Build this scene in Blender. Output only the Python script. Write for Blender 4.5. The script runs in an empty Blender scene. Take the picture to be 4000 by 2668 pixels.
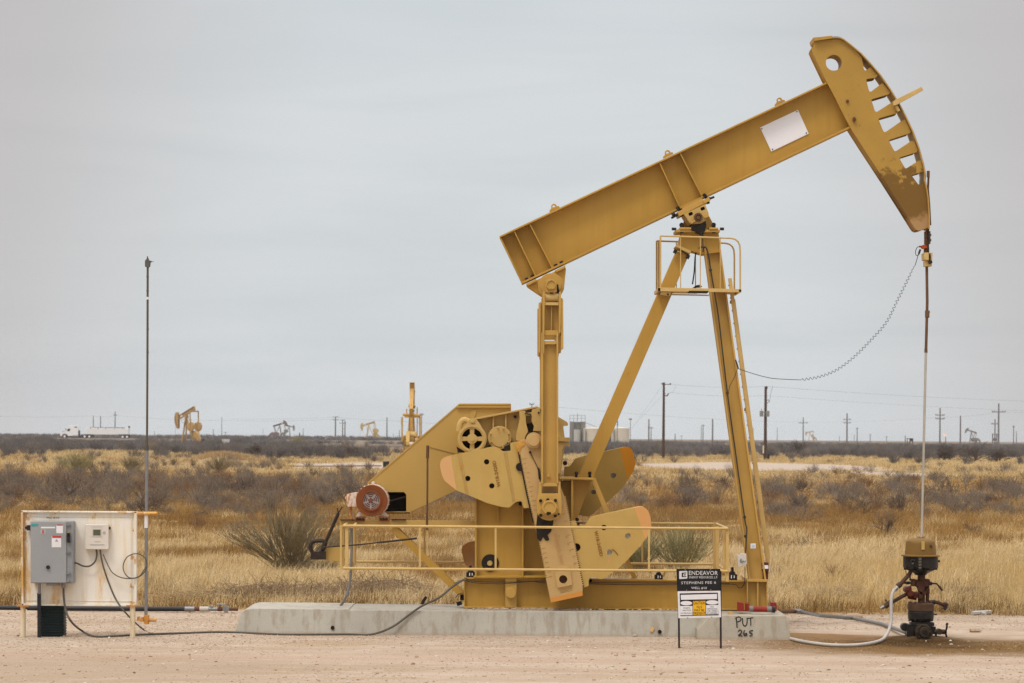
import bpy, bmesh, math, random
import numpy as np
from mathutils import Vector, Matrix
from mathutils.geometry import tessellate_polygon
random.seed(7)
rng = np.random.default_rng(11)
S = bpy.context.scene
COL = S.collection
R = math.radians

# ------------------------------------------------------------------ camera
F = 11250.0           # focal length in photo pixels (4000 px wide)
CX, YH = 2000.0, 1695.0
CAMH = 3.15
ROLL = R(0.45)
cam = bpy.data.cameras.new('camera')
cam.sensor_width = 36
cam.lens = F / 4000 * 36
cam.shift_y = (YH - 1334) / 4000
cam.clip_start = 0.5
cam.clip_end = 9000
cam.dof.use_dof = True
cam.dof.focus_distance = 45.2
cam.dof.aperture_fstop = 5.0
camo = bpy.data.objects.new('camera', cam)
COL.objects.link(camo)
camo.matrix_world = Matrix.Translation((0, 0, CAMH)) @ Matrix.Rotation(R(90), 4, 'X') @ Matrix.Rotation(ROLL, 4, 'Z')
S.camera = camo

# ------------------------------------------------------------------ sky
SUN_EL, SUN_AZ = R(58), R(215)
world = bpy.data.worlds.new('World')
S.world = world
world.use_nodes = True
nt = world.node_tree
nt.nodes.clear()
def N(tree, typ, **kw):
    n = tree.nodes.new(typ)
    for k, v in kw.items():
        setattr(n, k, v)
    return n
def mathn(tree, op, a, b=None, c=None, clamp=False):
    n = tree.nodes.new('ShaderNodeMath'); n.operation = op; n.use_clamp = clamp
    for i, v in enumerate((a, b, c)):
        if v is None: continue
        if isinstance(v, (int, float)): n.inputs[i].default_value = v
        else: tree.links.new(v, n.inputs[i])
    return n.outputs[0]
def mixc(tree, fac, a, b, blend='MIX'):
    n = tree.nodes.new('ShaderNodeMix'); n.data_type = 'RGBA'; n.blend_type = blend; n.clamp_factor = True
    for s, v in ((n.inputs[0], fac), (n.inputs[6], a), (n.inputs[7], b)):
        if isinstance(v, (int, float)): s.default_value = v
        elif isinstance(v, (tuple, list)): s.default_value = (v[0], v[1], v[2], 1)
        else: tree.links.new(v, s)
    return n.outputs[2]
def smooth(tree, x, lo, hi):
    n = tree.nodes.new('ShaderNodeMapRange'); n.interpolation_type = 'SMOOTHSTEP'
    n.inputs[1].default_value = lo; n.inputs[2].default_value = hi
    tree.links.new(x, n.inputs[0])
    return n.outputs[0]
def noise(tree, vec, scale, detail=3, rough=.5, dist=0):
    n = tree.nodes.new('ShaderNodeTexNoise')
    n.inputs['Scale'].default_value = scale; n.inputs['Detail'].default_value = detail
    n.inputs['Roughness'].default_value = rough; n.inputs['Distortion'].default_value = dist
    tree.links.new(vec, n.inputs['Vector'])
    return n.outputs[0]
def mapping(tree, vec, scale=(1, 1, 1), rot=(0, 0, 0), loc=(0, 0, 0)):
    n = tree.nodes.new('ShaderNodeMapping')
    n.inputs['Scale'].default_value = scale; n.inputs['Rotation'].default_value = rot; n.inputs['Location'].default_value = loc
    tree.links.new(vec, n.inputs['Vector'])
    return n.outputs[0]

tc = N(nt, 'ShaderNodeTexCoord')
sep = N(nt, 'ShaderNodeSeparateXYZ'); nt.links.new(tc.outputs['Generated'], sep.inputs[0])
sky = N(nt, 'ShaderNodeTexSky'); sky.sky_type = 'NISHITA'; sky.sun_disc = False
sky.sun_elevation = SUN_EL; sky.sun_rotation = SUN_AZ; sky.dust_density = 4
skyc = mixc(nt, 1.0, sky.outputs[0], (0.1, 0.1, 0.1), 'MULTIPLY')
# overcast: pale veil with long flat streaks
v1 = mapping(nt, tc.outputs['Generated'], (5.0, 5.0, 40), (0, R(1.5), 0))
n1 = noise(nt, v1, 1.0, 4, .5, .6)
v2 = mapping(nt, tc.outputs['Generated'], (9, 9, 75), (0, R(-3), 0), (3, 1, 2))
n2 = noise(nt, v2, 1.0, 3, .5, .4)
v3 = mapping(nt, tc.outputs['Generated'], (4, 4, 14), (0, 0, 0), (8, 0, 1))
n3 = noise(nt, v3, 1.0, 2, .5)
cl = mixc(nt, smooth(nt, n1, .25, .80), (.635, .678, .700), (.715, .742, .758))
cl = mixc(nt, mathn(nt, 'MULTIPLY', smooth(nt, n2, .52, .85), .24), cl, (.545, .595, .62))
cl = mixc(nt, mathn(nt, 'MULTIPLY', smooth(nt, n3, .50, .80), .4), cl, (.70, .735, .74))
# lens vignette put into the sky colour: veil darker and pinker outwards
ax = mathn(nt, 'ABSOLUTE', sep.outputs[0])
edge = mathn(nt, 'ADD', ax, mathn(nt, 'MULTIPLY', mathn(nt, 'SUBTRACT', sep.outputs[2], .06), .35))
cl = mixc(nt, mathn(nt, 'MULTIPLY', smooth(nt, edge, .075, .22), .85), cl, (.54, .505, .50))
# zenith of an overcast sky is brighter than its horizon
gain = mathn(nt, 'ADD', 1.0, mathn(nt, 'MULTIPLY', smooth(nt, sep.outputs[2], .17, .9), 2.3))
cmb = N(nt, 'ShaderNodeCombineXYZ')
for i in range(3): nt.links.new(gain, cmb.inputs[i])
cl = mixc(nt, 1.0, cl, cmb.outputs[0], 'MULTIPLY')
fin = mixc(nt, .06, cl, skyc)
bg = N(nt, 'ShaderNodeBackground'); bg.inputs[1].default_value = 1.0
nt.links.new(fin, bg.inputs[0])
wo = N(nt, 'ShaderNodeOutputWorld'); nt.links.new(bg.outputs[0], wo.inputs[0])

sun = bpy.data.lights.new('sun', 'SUN'); sun.energy = 1.3; sun.angle = R(14); sun.color = (1, .95, .88)
suno = bpy.data.objects.new('sun', sun); COL.objects.link(suno)
# light comes from high behind the camera, to its left
sd = Vector((-math.cos(SUN_EL) * .55, -math.cos(SUN_EL) * .83, math.sin(SUN_EL)))
suno.rotation_euler = sd.to_track_quat('Z', 'Y').to_euler()
suno.location = (-20, -30, 60)

S.view_settings.view_transform = 'Standard'
S.view_settings.look = 'None'
S.view_settings.exposure = 0
S.view_settings.gamma = 1
S.render.engine = 'CYCLES'
S.cycles.volume_bounces = 0
S.cycles.max_bounces = 6
S.cycles.diffuse_bounces = 3
S.cycles.use_denoising = True
S.cycles.denoising_prefilter = 'NONE'
S.cycles.denoising_input_passes = 'RGB_ALBEDO_NORMAL'

# ------------------------------------------------------------------ photo pixel -> place at depth d
_c, _s = math.cos(ROLL), math.sin(ROLL)
def W(px, py, d):
    dx, dy = px - CX, py - YH
    return Vector(((dx * _c + dy * _s) * d / F, d, CAMH - (-dx * _s + dy * _c) * d / F))
def gd(px, py):
    """distance of the level ground seen at a photo pixel"""
    dx, dy = px - CX, py - YH
    return CAMH * F / (-dx * _s + dy * _c)
def G(px, py):
    p = W(px, py, gd(px, py)); p.z = 0
    return p
def gx(px, d):
    """world x of a photo column at depth d, measured on the ground there"""
    return (px - CX) * d / F + CAMH * _s
def mpp(d): return d / F

# ------------------------------------------------------------------ mesh builder
def circ(cx, cy, r, n=20, a0=0.0):
    return [(cx + r * math.cos(a0 + 2 * math.pi * i / n), cy + r * math.sin(a0 + 2 * math.pi * i / n)) for i in range(n)]
def rect(x0, y0, x1, y1): return [(x0, y0), (x1, y0), (x1, y1), (x0, y1)]
def crom(pts, k=6):
    """smooth curve through points"""
    P = [Vector(p) for p in pts]
    P = [P[0] * 2 - P[1]] + P + [P[-1] * 2 - P[-2]]
    out = []
    for i in range(1, len(P) - 2):
        for j in range(k):
            t = j / k
            a, b, c, d = P[i - 1], P[i], P[i + 1], P[i + 2]
            out.append(.5 * ((2 * b) + (c - a) * t + (2 * a - 5 * b + 4 * c - d) * t * t + (3 * b - a - 3 * c + d) * t ** 3))
    out.append(P[-2])
    return out
def rnd_poly(pts, r, k=4):
    """round the corners of a polygon"""
    n = len(pts); out = []
    for i in range(n):
        p = Vector(pts[i][:2]); a = Vector(pts[i - 1][:2]); b = Vector(pts[(i + 1) % n][:2])
        rr = pts[i][2] if len(pts[i]) > 2 else r
        ra = min(rr, (a - p).length * .49); rb = min(rr, (b - p).length * .49)
        if rr <= 0: out.append(tuple(p)); continue
        s = p + (a - p).normalized() * ra; e = p + (b - p).normalized() * rb
        for j in range(k + 1):
            t = j / k
            q = s * (1 - t) ** 2 + p * 2 * t * (1 - t) + e * t * t
            out.append((q.x, q.y))
    return out
def teeth(a, b, pitch=8, amp=3.2, side=1):
    a, b = Vector(a), Vector(b); L = (b - a).length; n = max(1, int(L / pitch)); u = (b - a) / n
    nrm = Vector((u.y, -u.x)).normalized() * amp * side
    out = []
    for i in range(n):
        out += [tuple(a + u * i), tuple(a + u * (i + .15) + nrm), tuple(a + u * (i + .5) + nrm), tuple(a + u * (i + .65))]
    return out

# ================================================================== ground height
def vnoise(x, y, seed=0):
    """smooth value noise, about 0..1"""
    x = np.asarray(x, float); y = np.asarray(y, float)
    xi, yi = np.floor(x).astype(np.int64), np.floor(y).astype(np.int64)
    fx, fy = x - xi, y - yi; fx = fx * fx * (3 - 2 * fx); fy = fy * fy * (3 - 2 * fy)
    def h(a, b):
        n = (a * 374761393 + b * 668265263 + seed * 1442695041) & 0xffffffff
        n = ((n ^ (n >> 13)) * 1274126177) & 0xffffffff
        return ((n ^ (n >> 16)) & 0xffff) / 65535.0
    return (h(xi, yi) * (1 - fx) + h(xi + 1, yi) * fx) * (1 - fy) + (h(xi, yi + 1) * (1 - fx) + h(xi + 1, yi + 1) * fx) * fy
def fbm(x, y, s, seed=0, o=3):
    v = 0; a = 1; t = 0
    for i in range(o):
        v = v + a * vnoise(np.asarray(x) / s * 2 ** i, np.asarray(y) / s * 2 ** i, seed + i); t += a; a *= .5
    return v / t
def sstep(x, a, b):
    t = np.clip((x - a) / (b - a), 0, 1); return t * t * (3 - 2 * t)
YC = 46.1
WY = 45.4
WX = W(3600, 2470, WY).x
MND = [(gx(880, 285), 285, 3.4, 3.0, .95), (gx(1095, 286), 286, 1.5, 1.3, .38)]   # low earth mounds x, y, rx, ry, h
def gz(x, y):
    x = np.asarray(x, float); y = np.asarray(y, float)
    f = sstep(y, 51.2, 56)
    z = f * ((fbm(x, y, 9, 3) - .5) * .28 + (fbm(x, y, 1.6, 14) - .5) * .34 * (1 - sstep(y, 90, 150)) + (fbm(x, y, 34, 8) - .5) * .5 * sstep(y, 60, 140)) * (1 - sstep(y, 400, 700))
    r = np.hypot((x - WX) / 2.0, (y - WY + .1) / np.where(y < WY, 3.2, 2.2))
    z = z - .045 * (1 - sstep(r, .05, 1.0)) + .075 * np.exp(-(((x - WX) / .55) ** 2 + ((y - WY) / .5) ** 2)) + .03 * np.exp(-(((x - WX + 2.2) / 1.5) ** 4 + ((y - 45.6) / .3) ** 2)) * (.4 + 1.2 * fbm(x, y, .35, 44))
    z = z + (1 - f) * (fbm(x, y, 1.1, 21) - .5) * .018 * sstep(np.hypot(x - WX, y - WY), 1, 3)
    for mx, my, rx, ry, h in MND: z = z + h * np.exp(-((x - mx) / rx) ** 2 - ((y - my) / ry) ** 2) * (.7 + .6 * fbm(x, y, 2.5, 5))
    return z
def gz1(x, y): return float(gz(x, y))
def at(px, d, dz=0):
    x = gx(px, d); return Vector((x, d, gz1(x, d) + dz))


POS = {}
def wpos(o): return POS[o.name]
class MB:
    def __init__(self): self.bm = bmesh.new()
    def face(self, vs):
        try: self.bm.faces.new(vs)
        except ValueError: pass
    def prism(self, pts, d0, d1, holes=(), b0=None):
        if not holes:
            f = [self.bm.verts.new(W(x, y, d0)) for x, y in pts]
            b = [self.bm.verts.new((v.co.x, d1, v.co.z)) for v in f]
            self.face(f); self.face(b[::-1])
            n = len(f)
            for i in range(n): self.face([f[i], b[i], b[(i + 1) % n], f[(i + 1) % n]])
            return self
        loops = [list(pts)] + [list(h) for h in holes]
        flat = [p for l in loops for p in l]
        f = [self.bm.verts.new(W(x, y, d0)) for x, y in flat]
        b = [self.bm.verts.new((v.co.x, d1, v.co.z)) for v in f]
        for t in tessellate_polygon([[Vector((x, y, 0)) for x, y in l] for l in loops]):
            self.face([f[i] for i in t]); self.face([b[i] for i in reversed(t)])
        o = 0
        for l in loops:
            n = len(l)
            for i in range(n):
                a, c = o + i, o + (i + 1) % n
                self.face([f[a], b[a], b[c], f[c]])
            o += n
        return self
    def boxp(self, x0, y0, x1, y1, d0, d1): return self.prism(rect(x0, y0, x1, y1), d0, d1)
    def box(self, x0, x1, y0, y1, z0, z1):
        v = [self.bm.verts.new(p) for p in ((x0, y0, z0), (x1, y0, z0), (x1, y1, z0), (x0, y1, z0), (x0, y0, z1), (x1, y0, z1), (x1, y1, z1), (x0, y1, z1))]
        for q in ((0, 3, 2, 1), (4, 5, 6, 7), (0, 1, 5, 4), (1, 2, 6, 5), (2, 3, 7, 6), (3, 0, 4, 7)): self.face([v[i] for i in q])
        return self
    def disc(self, cx, cy, r, d0, d1, n=28): return self.prism(circ(cx, cy, r, n), d0, d1)
    def ring(self, cx, cy, r0, r1, d0, d1, n=28): return self.prism(circ(cx, cy, r1, n), d0, d1, [circ(cx, cy, r0, n)])
    def sweep(self, P, rad, n=8, cap=True, rads=None):
        P = [Vector(p) for p in P]
        T = []
        for i in range(len(P)):
            a = P[max(i - 1, 0)]; b = P[min(i + 1, len(P) - 1)]
            t = (b - a)
            T.append(t.normalized() if t.length > 1e-9 else Vector((0, 0, 1)))
        up = Vector((0, 1, 0)) if abs(T[0].y) < .9 else Vector((1, 0, 0))
        u = (up - T[0] * up.dot(T[0])).normalized()
        rings = []
        for i, p in enumerate(P):
            u = (u - T[i] * u.dot(T[i])).normalized(); w = T[i].cross(u)
            r = rads[i] if rads else rad
            rings.append([self.bm.verts.new(p + (u * math.cos(2 * math.pi * k / n) + w * math.sin(2 * math.pi * k / n)) * r) for k in range(n)])
        for a, b in zip(rings[:-1], rings[1:]):
            for k in range(n): self.face([a[k], a[(k + 1) % n], b[(k + 1) % n], b[k]])
        if cap: self.face(rings[0][::-1]); self.face(rings[-1])
        return self
    def tubep(self, pts, r, n=8, curve=0, rads=None):
        P = [W(*p) for p in pts]
        if curve: P = crom(P, curve)
        return self.sweep(P, r, n, rads=rads)
    def lathe(self, cx, d, prof, n=32):
        """vertical axis; prof = (radius px, y px) from top to bottom"""
        m = mpp(d); rings = []
        for r, y in prof:
            c = W(cx, y, d)
            rings.append([self.bm.verts.new((c.x + r * m * math.cos(2 * math.pi * k / n), c.y + r * m * math.sin(2 * math.pi * k / n), c.z)) for k in range(n)])
        for a, b in zip(rings[:-1], rings[1:]):
            for k in range(n): self.face([a[k], b[k], b[(k + 1) % n], a[(k + 1) % n]])
        self.face(rings[0]); self.face(rings[-1][::-1])
        return self
    def bar(self, p0, p1, w, h, side=Vector((0, 1, 0))):
        """straight bar: w along side, h across"""
        p0, p1 = Vector(p0), Vector(p1); t = (p1 - p0).normalized()
        s = Vector(side)
        if abs(t.dot(s)) > .95: s = Vector((1, 0, 0))
        s = (s - t * s.dot(t)).normalized() * w / 2; u = t.cross(s).normalized() * h / 2
        a = [self.bm.verts.new(p0 + x) for x in (s + u, s - u, -s - u, -s + u)]
        b = [self.bm.verts.new(p1 + x) for x in (s + u, s - u, -s - u, -s + u)]
        self.face(a[::-1]); self.face(b)
        for k in range(4): self.face([a[k], a[(k + 1) % 4], b[(k + 1) % 4], b[k]])
        return self
    def quadprism(self, c0, c1):
        """two matching rings of points joined"""
        a = [self.bm.verts.new(p) for p in c0]; b = [self.bm.verts.new(p) for p in c1]; n = len(a)
        self.face(a); self.face(b[::-1])
        for k in range(n): self.face([a[k], b[k], b[(k + 1) % n], a[(k + 1) % n]])
        return self
    def ball(self, c, r, seg=12, sc=(1, 1, 1)):
        m = Matrix.Translation(c) @ Matrix.Diagonal((r * sc[0], r * sc[1], r * sc[2], 1))
        bmesh.ops.create_uvsphere(self.bm, u_segments=seg, v_segments=max(6, seg // 2), radius=1, matrix=m)
        return self
    def mesh(self, name, off, flat=False):
        bm = self.bm
        bmesh.ops.recalc_face_normals(bm, faces=bm.faces[:])
        if not flat:
            for f in bm.faces: f.smooth = True
            for e in bm.edges:
                if len(e.link_faces) != 2 or e.calc_face_angle(0) > R(38): e.smooth = False
        me = bpy.data.meshes.new(name)
        bmesh.ops.translate(bm, verts=bm.verts[:], vec=-off)
        bm.to_mesh(me); bm.free()
        return me
    def build(self, name, mat, parent=None, bevel=0, flat=False, label=None):
        if parent is not None: off = wpos(parent)
        else:
            xs = [v.co for v in self.bm.verts]
            off = Vector(((min(v.x for v in xs) + max(v.x for v in xs)) / 2, (min(v.y for v in xs) + max(v.y for v in xs)) / 2, min(v.z for v in xs)))
        me = self.mesh(name, off, flat)
        me.materials.append(mat)
        o = bpy.data.objects.new(name, me); COL.objects.link(o)
        POS[o.name] = off.copy()
        if parent is not None: o.parent = parent
        else: o.location = off
        if bevel:
            m = o.modifiers.new('bevel', 'BEVEL'); m.width = bevel; m.segments = 2; m.limit_method = 'ANGLE'; m.angle_limit = R(40); m.harden_normals = False
        if label: o['label'] = label
        if name in SPLIT and parent is not None: split_islands(o, parent)
        return o
SPLIT = {'bolt_hole', 'slide_rail', 'guard_rib', 'platform_grease', 'foot_bolt', 'head_bolt', 'bolt', 'tail_bolt', 'sign_bolt', 'weight_bolt', 'saddle_bolt', 'cap_bolt',
         'bearing_bolt', 'fixing_bolt', 'lifting_hole', 'rust_drip', 'leg_tie', 'ladder_bracket', 'motor_leg', 'motor_foot', 'bearing_pad', 'conduit_hub', 'latch', 'transformer',
         'rust_stain', 'clamp_mark', 'brace_bolt', 'white_field', 'threaded_end', 'bracket_cap', 'pole_bracket', 'rail_bracket', 'casting_groove', 'bearing_clamp', 'brake_rod_lower',
         'tape_band', 'brace_bolt', 'crank_bolt', 'vent_and_mirror', 'mudguard', 'hopper', 'grease_patch', 'bearing_housing', 'dark_gap', 'head_slots', 'yoke_grease', 'rack_gap_shade', 'oil_residue', 'elbow_cap'}
def split_islands(o, parent):
    """pieces that do not touch become parts of their own"""
    me = o.data; n = len(me.vertices); par = list(range(n))
    def find(i):
        while par[i] != i: par[i] = par[par[i]]; i = par[i]
        return i
    for ed in me.edges:
        p, q = find(ed.vertices[0]), find(ed.vertices[1])
        if p != q: par[p] = q
    isl = {}
    for i in range(n): isl.setdefault(find(i), []).append(i)
    boxes = []
    for k, vs in isl.items():
        co = [me.vertices[i].co for i in vs]
        boxes.append([vs, [min(c[j] for c in co) - .006 for j in range(3)], [max(c[j] for c in co) + .006 for j in range(3)]])
    merged = True
    while merged:
        merged = False
        for i in range(len(boxes)):
            for j in range(i + 1, len(boxes)):
                A, B = boxes[i], boxes[j]
                if all(A[1][k] <= B[2][k] and B[1][k] <= A[2][k] for k in range(3)):
                    A[0] += B[0]; A[1] = [min(x, y) for x, y in zip(A[1], B[1])]; A[2] = [max(x, y) for x, y in zip(A[2], B[2])]
                    del boxes[j]; merged = True; break
            if merged: break
    if len(boxes) < 2: return
    for k, (vs, _, _) in enumerate(boxes):
        keep = set(vs); bm = bmesh.new(); bm.from_mesh(me)
        bmesh.ops.delete(bm, geom=[v for v in bm.verts if v.index not in keep], context='VERTS')
        m2 = bpy.data.meshes.new(o.name); bm.to_mesh(m2); bm.free(); m2.materials.append(me.materials[0])
        if k == 0: first = m2
        else:
            c = o.copy(); c.data = m2; COL.objects.link(c); POS[c.name] = POS[o.name].copy()
    o.data = first
def tag(o, label=None, cat=None, group=None, kind=None):
    if label: o['label'] = label
    if cat: o['category'] = cat
    if group: o['group'] = group
    if kind: o['kind'] = kind
    return o
def thing(name, loc, label, cat, group=None):
    o = bpy.data.objects.new(name, None); COL.objects.link(o); o.location = loc; o.empty_display_size = .2
    POS[o.name] = Vector(loc)
    return tag(o, label, cat, group)
def copy_tree(o, parent=None):
    c = o.copy(); COL.objects.link(c); c.parent = parent
    for ch in list(o.children): copy_tree(ch, c)
    return c
def raw_mesh(name, V, T, mat, cols=None, loc=(0, 0, 0)):
    """big numpy mesh of triangles (V: n,3  T: m,3), optional colour per vertex"""
    me = bpy.data.meshes.new(name)
    V = np.asarray(V, dtype=np.float32) - np.asarray(loc, dtype=np.float32); T = np.asarray(T, dtype=np.int32)
    me.vertices.add(len(V)); me.vertices.foreach_set('co', V.ravel())
    me.loops.add(T.size); me.loops.foreach_set('vertex_index', T.ravel())
    me.polygons.add(len(T)); me.polygons.foreach_set('loop_start', np.arange(0, T.size, 3, dtype=np.int32))
    me.polygons.foreach_set('loop_total', np.full(len(T), 3, dtype=np.int32))
    me.update(calc_edges=True)
    if cols is not None:
        at = me.color_attributes.new('tint', 'FLOAT_COLOR', 'POINT')
        c4 = np.ones((len(V), 4), dtype=np.float32); c4[:, :3] = cols
        at.data.foreach_set('color', c4.ravel())
    me.materials.append(mat)
    o = bpy.data.objects.new(name, me); COL.objects.link(o); o.location = loc
    return o

# ------------------------------------------------------------------ materials
def mat(name, col, rough=.5, metal=0, var=.10, vs=2.5, fine=.05, fs=45, rust=0, rcol=(.28, .11, .03), rs=5, rstretch=3,
        bump=.0, bs=60, zones=(), spots=0, scol=(.05, .03, .02), streak=0, stcol=(.25, .16, .08), attr=False, spec=.2, rsoft=.10, zoff=(0, 0, 0), wash=0, wcol=(.5, .42, .3)):
    m = bpy.data.materials.new(name); m.use_nodes = True
    t = m.node_tree; t.nodes.clear()
    out = N(t, 'ShaderNodeOutputMaterial'); b = N(t, 'ShaderNodeBsdfPrincipled'); t.links.new(b.outputs[0], out.inputs[0])
    tcx = N(t, 'ShaderNodeTexCoord'); ob = tcx.outputs['Object']
    a = noise(t, ob, vs, 4, .55)
    f = noise(t, ob, fs, 3, .6)
    k = mathn(t, 'ADD', mathn(t, 'MULTIPLY', mathn(t, 'SUBTRACT', a, .5), var * 4), mathn(t, 'MULTIPLY', mathn(t, 'SUBTRACT', f, .5), fine * 4))
    k = mathn(t, 'ADD', k, 1.0)
    cb = N(t, 'ShaderNodeCombineXYZ')
    for i in range(3): t.links.new(k, cb.inputs[i])
    if attr:
        at = N(t, 'ShaderNodeAttribute'); at.attribute_name = 'tint'; base = at.outputs['Color']
    else: base = col
    c = mixc(t, 1.0, base, cb.outputs[0], 'MULTIPLY')
    if wash:
        w = noise(t, mapping(t, ob, (1, 1, .5), (0, 0, 0), (5, 2, 9)), 1.6, 4, .6)
        c = mixc(t, mathn(t, 'MULTIPLY', smooth(t, w, .45, .75), wash), c, wcol)
    if streak:
        w = noise(t, mapping(t, ob, (9, 9, .7), (0, 0, 0), (1, 7, 3)), 1.0, 4, .65)
        c = mixc(t, mathn(t, 'MULTIPLY', smooth(t, w, .47, .68), streak), c, stcol)
    sp = N(t, 'ShaderNodeSeparateXYZ'); t.links.new(mapping(t, ob, (1, 1, 1), (0, 0, 0), tuple(zoff)), sp.inputs[0])
    for (nx, nz, c0, soft, zc, amt, rag) in zones:
        e = mathn(t, 'ADD', mathn(t, 'MULTIPLY', sp.outputs[0], nx), mathn(t, 'MULTIPLY', sp.outputs[2], nz))
        if rag: e = mathn(t, 'ADD', e, mathn(t, 'MULTIPLY', mathn(t, 'SUBTRACT', noise(t, ob, 7, 5, .65), .5), rag))
        c = mixc(t, mathn(t, 'MULTIPLY', smooth(t, e, c0, c0 + soft), amt), c, zc)
    if rust:
        w = noise(t, mapping(t, ob, (1, 1, 1 / rstretch), (0, 0, 0), (2, 4, 6)), rs, 6, .68)
        lo = .74 - rust * .42
        c = mixc(t, smooth(t, w, lo, lo + rsoft), c, rcol)
    if spots:
        w = noise(t, mapping(t, ob, (1, 1, 1), (0, 0, 0), (9, 1, 4)), 26, 3, .5)
        lo = .80 - spots * .25
        c = mixc(t, smooth(t, w, lo, lo + .04), c, scol)
    t.links.new(c, b.inputs['Base Color'])
    rr = mathn(t, 'ADD', rough, mathn(t, 'MULTIPLY', mathn(t, 'SUBTRACT', a, .5), .3), clamp=True)
    t.links.new(rr, b.inputs['Roughness'])
    b.inputs['Metallic'].default_value = metal
    b.inputs['Specular IOR Level'].default_value = spec
    if bump:
        bn = N(t, 'ShaderNodeBump'); bn.inputs['Strength'].default_value = 1.0; bn.inputs['Distance'].default_value = bump
        t.links.new(noise(t, ob, bs, 4, .6), bn.inputs['Height']); t.links.new(bn.outputs[0], b.inputs['Normal'])
    return m
YEL = (.49, .295, .075)
M = {}
M['beam'] = mat('beam_paint', (.455, .266, .05), .45, var=.10, vs=1.2, fine=.025, bump=.0015, bs=14, spots=.22, scol=(.2, .1, .03), wash=.4, wcol=(.48, .29, .07), streak=.2, stcol=(.34, .19, .03))
M['yel'] = mat('yellow_paint', (.50, .305, .075), .45, var=.08, vs=2, fine=.03, spots=.14, scol=(.16, .08, .03), streak=.15, stcol=(.36, .2, .06))
M['guard'] = mat('guard_paint', (.475, .305, .085), .5, var=.06, vs=.9, fine=.015, wash=.3, wcol=(.50, .33, .11), spots=.06, scol=(.2, .1, .04))
M['cast'] = mat('cast_paint', (.50, .335, .11), .55, var=.08, vs=4, fine=.05, bump=.003, bs=30, rust=.12, rcol=(.42, .2, .04), wash=.4, wcol=(.53, .37, .15))
M['rail'] = mat('rail_paint', (.57, .39, .145), .45, var=.08, vs=6, fine=.03, spots=.16, scol=(.2, .1, .04))
M['crank'] = mat('crank_paint', (.53, .35, .14), .6, var=.07, vs=3, fine=.04, bump=.002, bs=40, rust=.08, rcol=(.5, .28, .08), wash=.5, wcol=(.56, .365, .16))
M['dark'] = mat('grease', (.018, .013, .009), .5, var=.3, vs=9, fine=.1, bump=.006, bs=30)
M['bolt'] = mat('dark_steel', (.04, .028, .02), .5, .3, var=.2, vs=12)
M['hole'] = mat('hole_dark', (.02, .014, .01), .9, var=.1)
M['white'] = mat('white_sheet', (.80, .80, .82), .4, var=.02, vs=1, fine=.01)
M['chrome'] = mat('polished_steel', (.48, .43, .35), .35, .6, var=.1, vs=4)
M['rustrod'] = mat('rust_rod', (.13, .065, .032), .7, .1, var=.25, vs=8)
M['orange'] = mat('orange_metal', (.45, .075, .02), .5, var=.15, vs=20)
M['red'] = mat('red_paint', (.26, .030, .018), .5, var=.15, vs=10, spots=.2)
M['cable'] = mat('black_cable', (.045, .038, .03), .55, var=.1)
M['greycable'] = mat('grey_cable', (.10, .088, .068), .55, var=.15, vs=5)
M['blackpipe'] = mat('black_pipe', (.022, .022, .024), .4, var=.15, vs=3, wash=.3, wcol=(.08, .07, .06))
M['galv'] = mat('galvanised', (.25, .25, .25), .4, .5, var=.15, vs=6)
M['hose'] = mat('white_hose', (.47, .44, .39), .45, var=.1, vs=6, wash=.4, wcol=(.4, .36, .3))
M['pvc'] = mat('grey_pipe', (.20, .19, .175), .5, var=.1, vs=3)
M['ink'] = mat('black_ink', (.02, .018, .016), .6, var=.2)
# ================================================================== the pumpjack
pj = thing('pumpjack', tuple(Vector((W(2400, 2376, 45.65).x, YC, .38))), 'large yellow pumpjack on a long concrete base, nearest the camera', 'pumpjack')
def textm(s, x0, x1, yb, h, d, material, parent, name='lettering', ang=0.0, ext=.002, bold=0.0, spacing=1.0):
    """upright text facing the camera side; yb = baseline, h = cap height (photo px); ang = clockwise turn on the picture"""
    cu = bpy.data.curves.new('t', 'FONT'); cu.body = s; cu.extrude = 0; cu.resolution_u = 2; cu.offset = bold; cu.space_character = spacing
    ob = bpy.data.objects.new('t', cu); COL.objects.link(ob)
    dg = bpy.context.evaluated_depsgraph_get()
    me = bpy.data.meshes.new_from_object(ob.evaluated_get(dg))
    bpy.data.objects.remove(ob)
    n = len(me.vertices); co = np.zeros(n * 3); me.vertices.foreach_get('co', co); co = co.reshape(-1, 3)
    w0, w1 = co[:, 0].min(), co[:, 0].max(); y0, y1 = co[:, 1].min(), co[:, 1].max()
    sx = (x1 - x0) / (w1 - w0); sy = h / (y1 - y0)
    u = (co[:, 0] - w0) * sx; v = (co[:, 1] - y0) * sy
    ca, sa = math.cos(ang), math.sin(ang)
    off = wpos(parent)
    for i in range(n):
        px = x0 + u[i] * ca + v[i] * sa; py = yb + u[i] * sa - v[i] * ca
        co[i] = W(px, py, d) - off
    me.vertices.foreach_set('co', co.ravel()); me.update()
    me.name = name; me.materials.clear(); me.materials.append(material)
    o = bpy.data.objects.new(name, me); COL.objects.link(o); o.parent = parent; POS[o.name] = off.copy()
    return o

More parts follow.
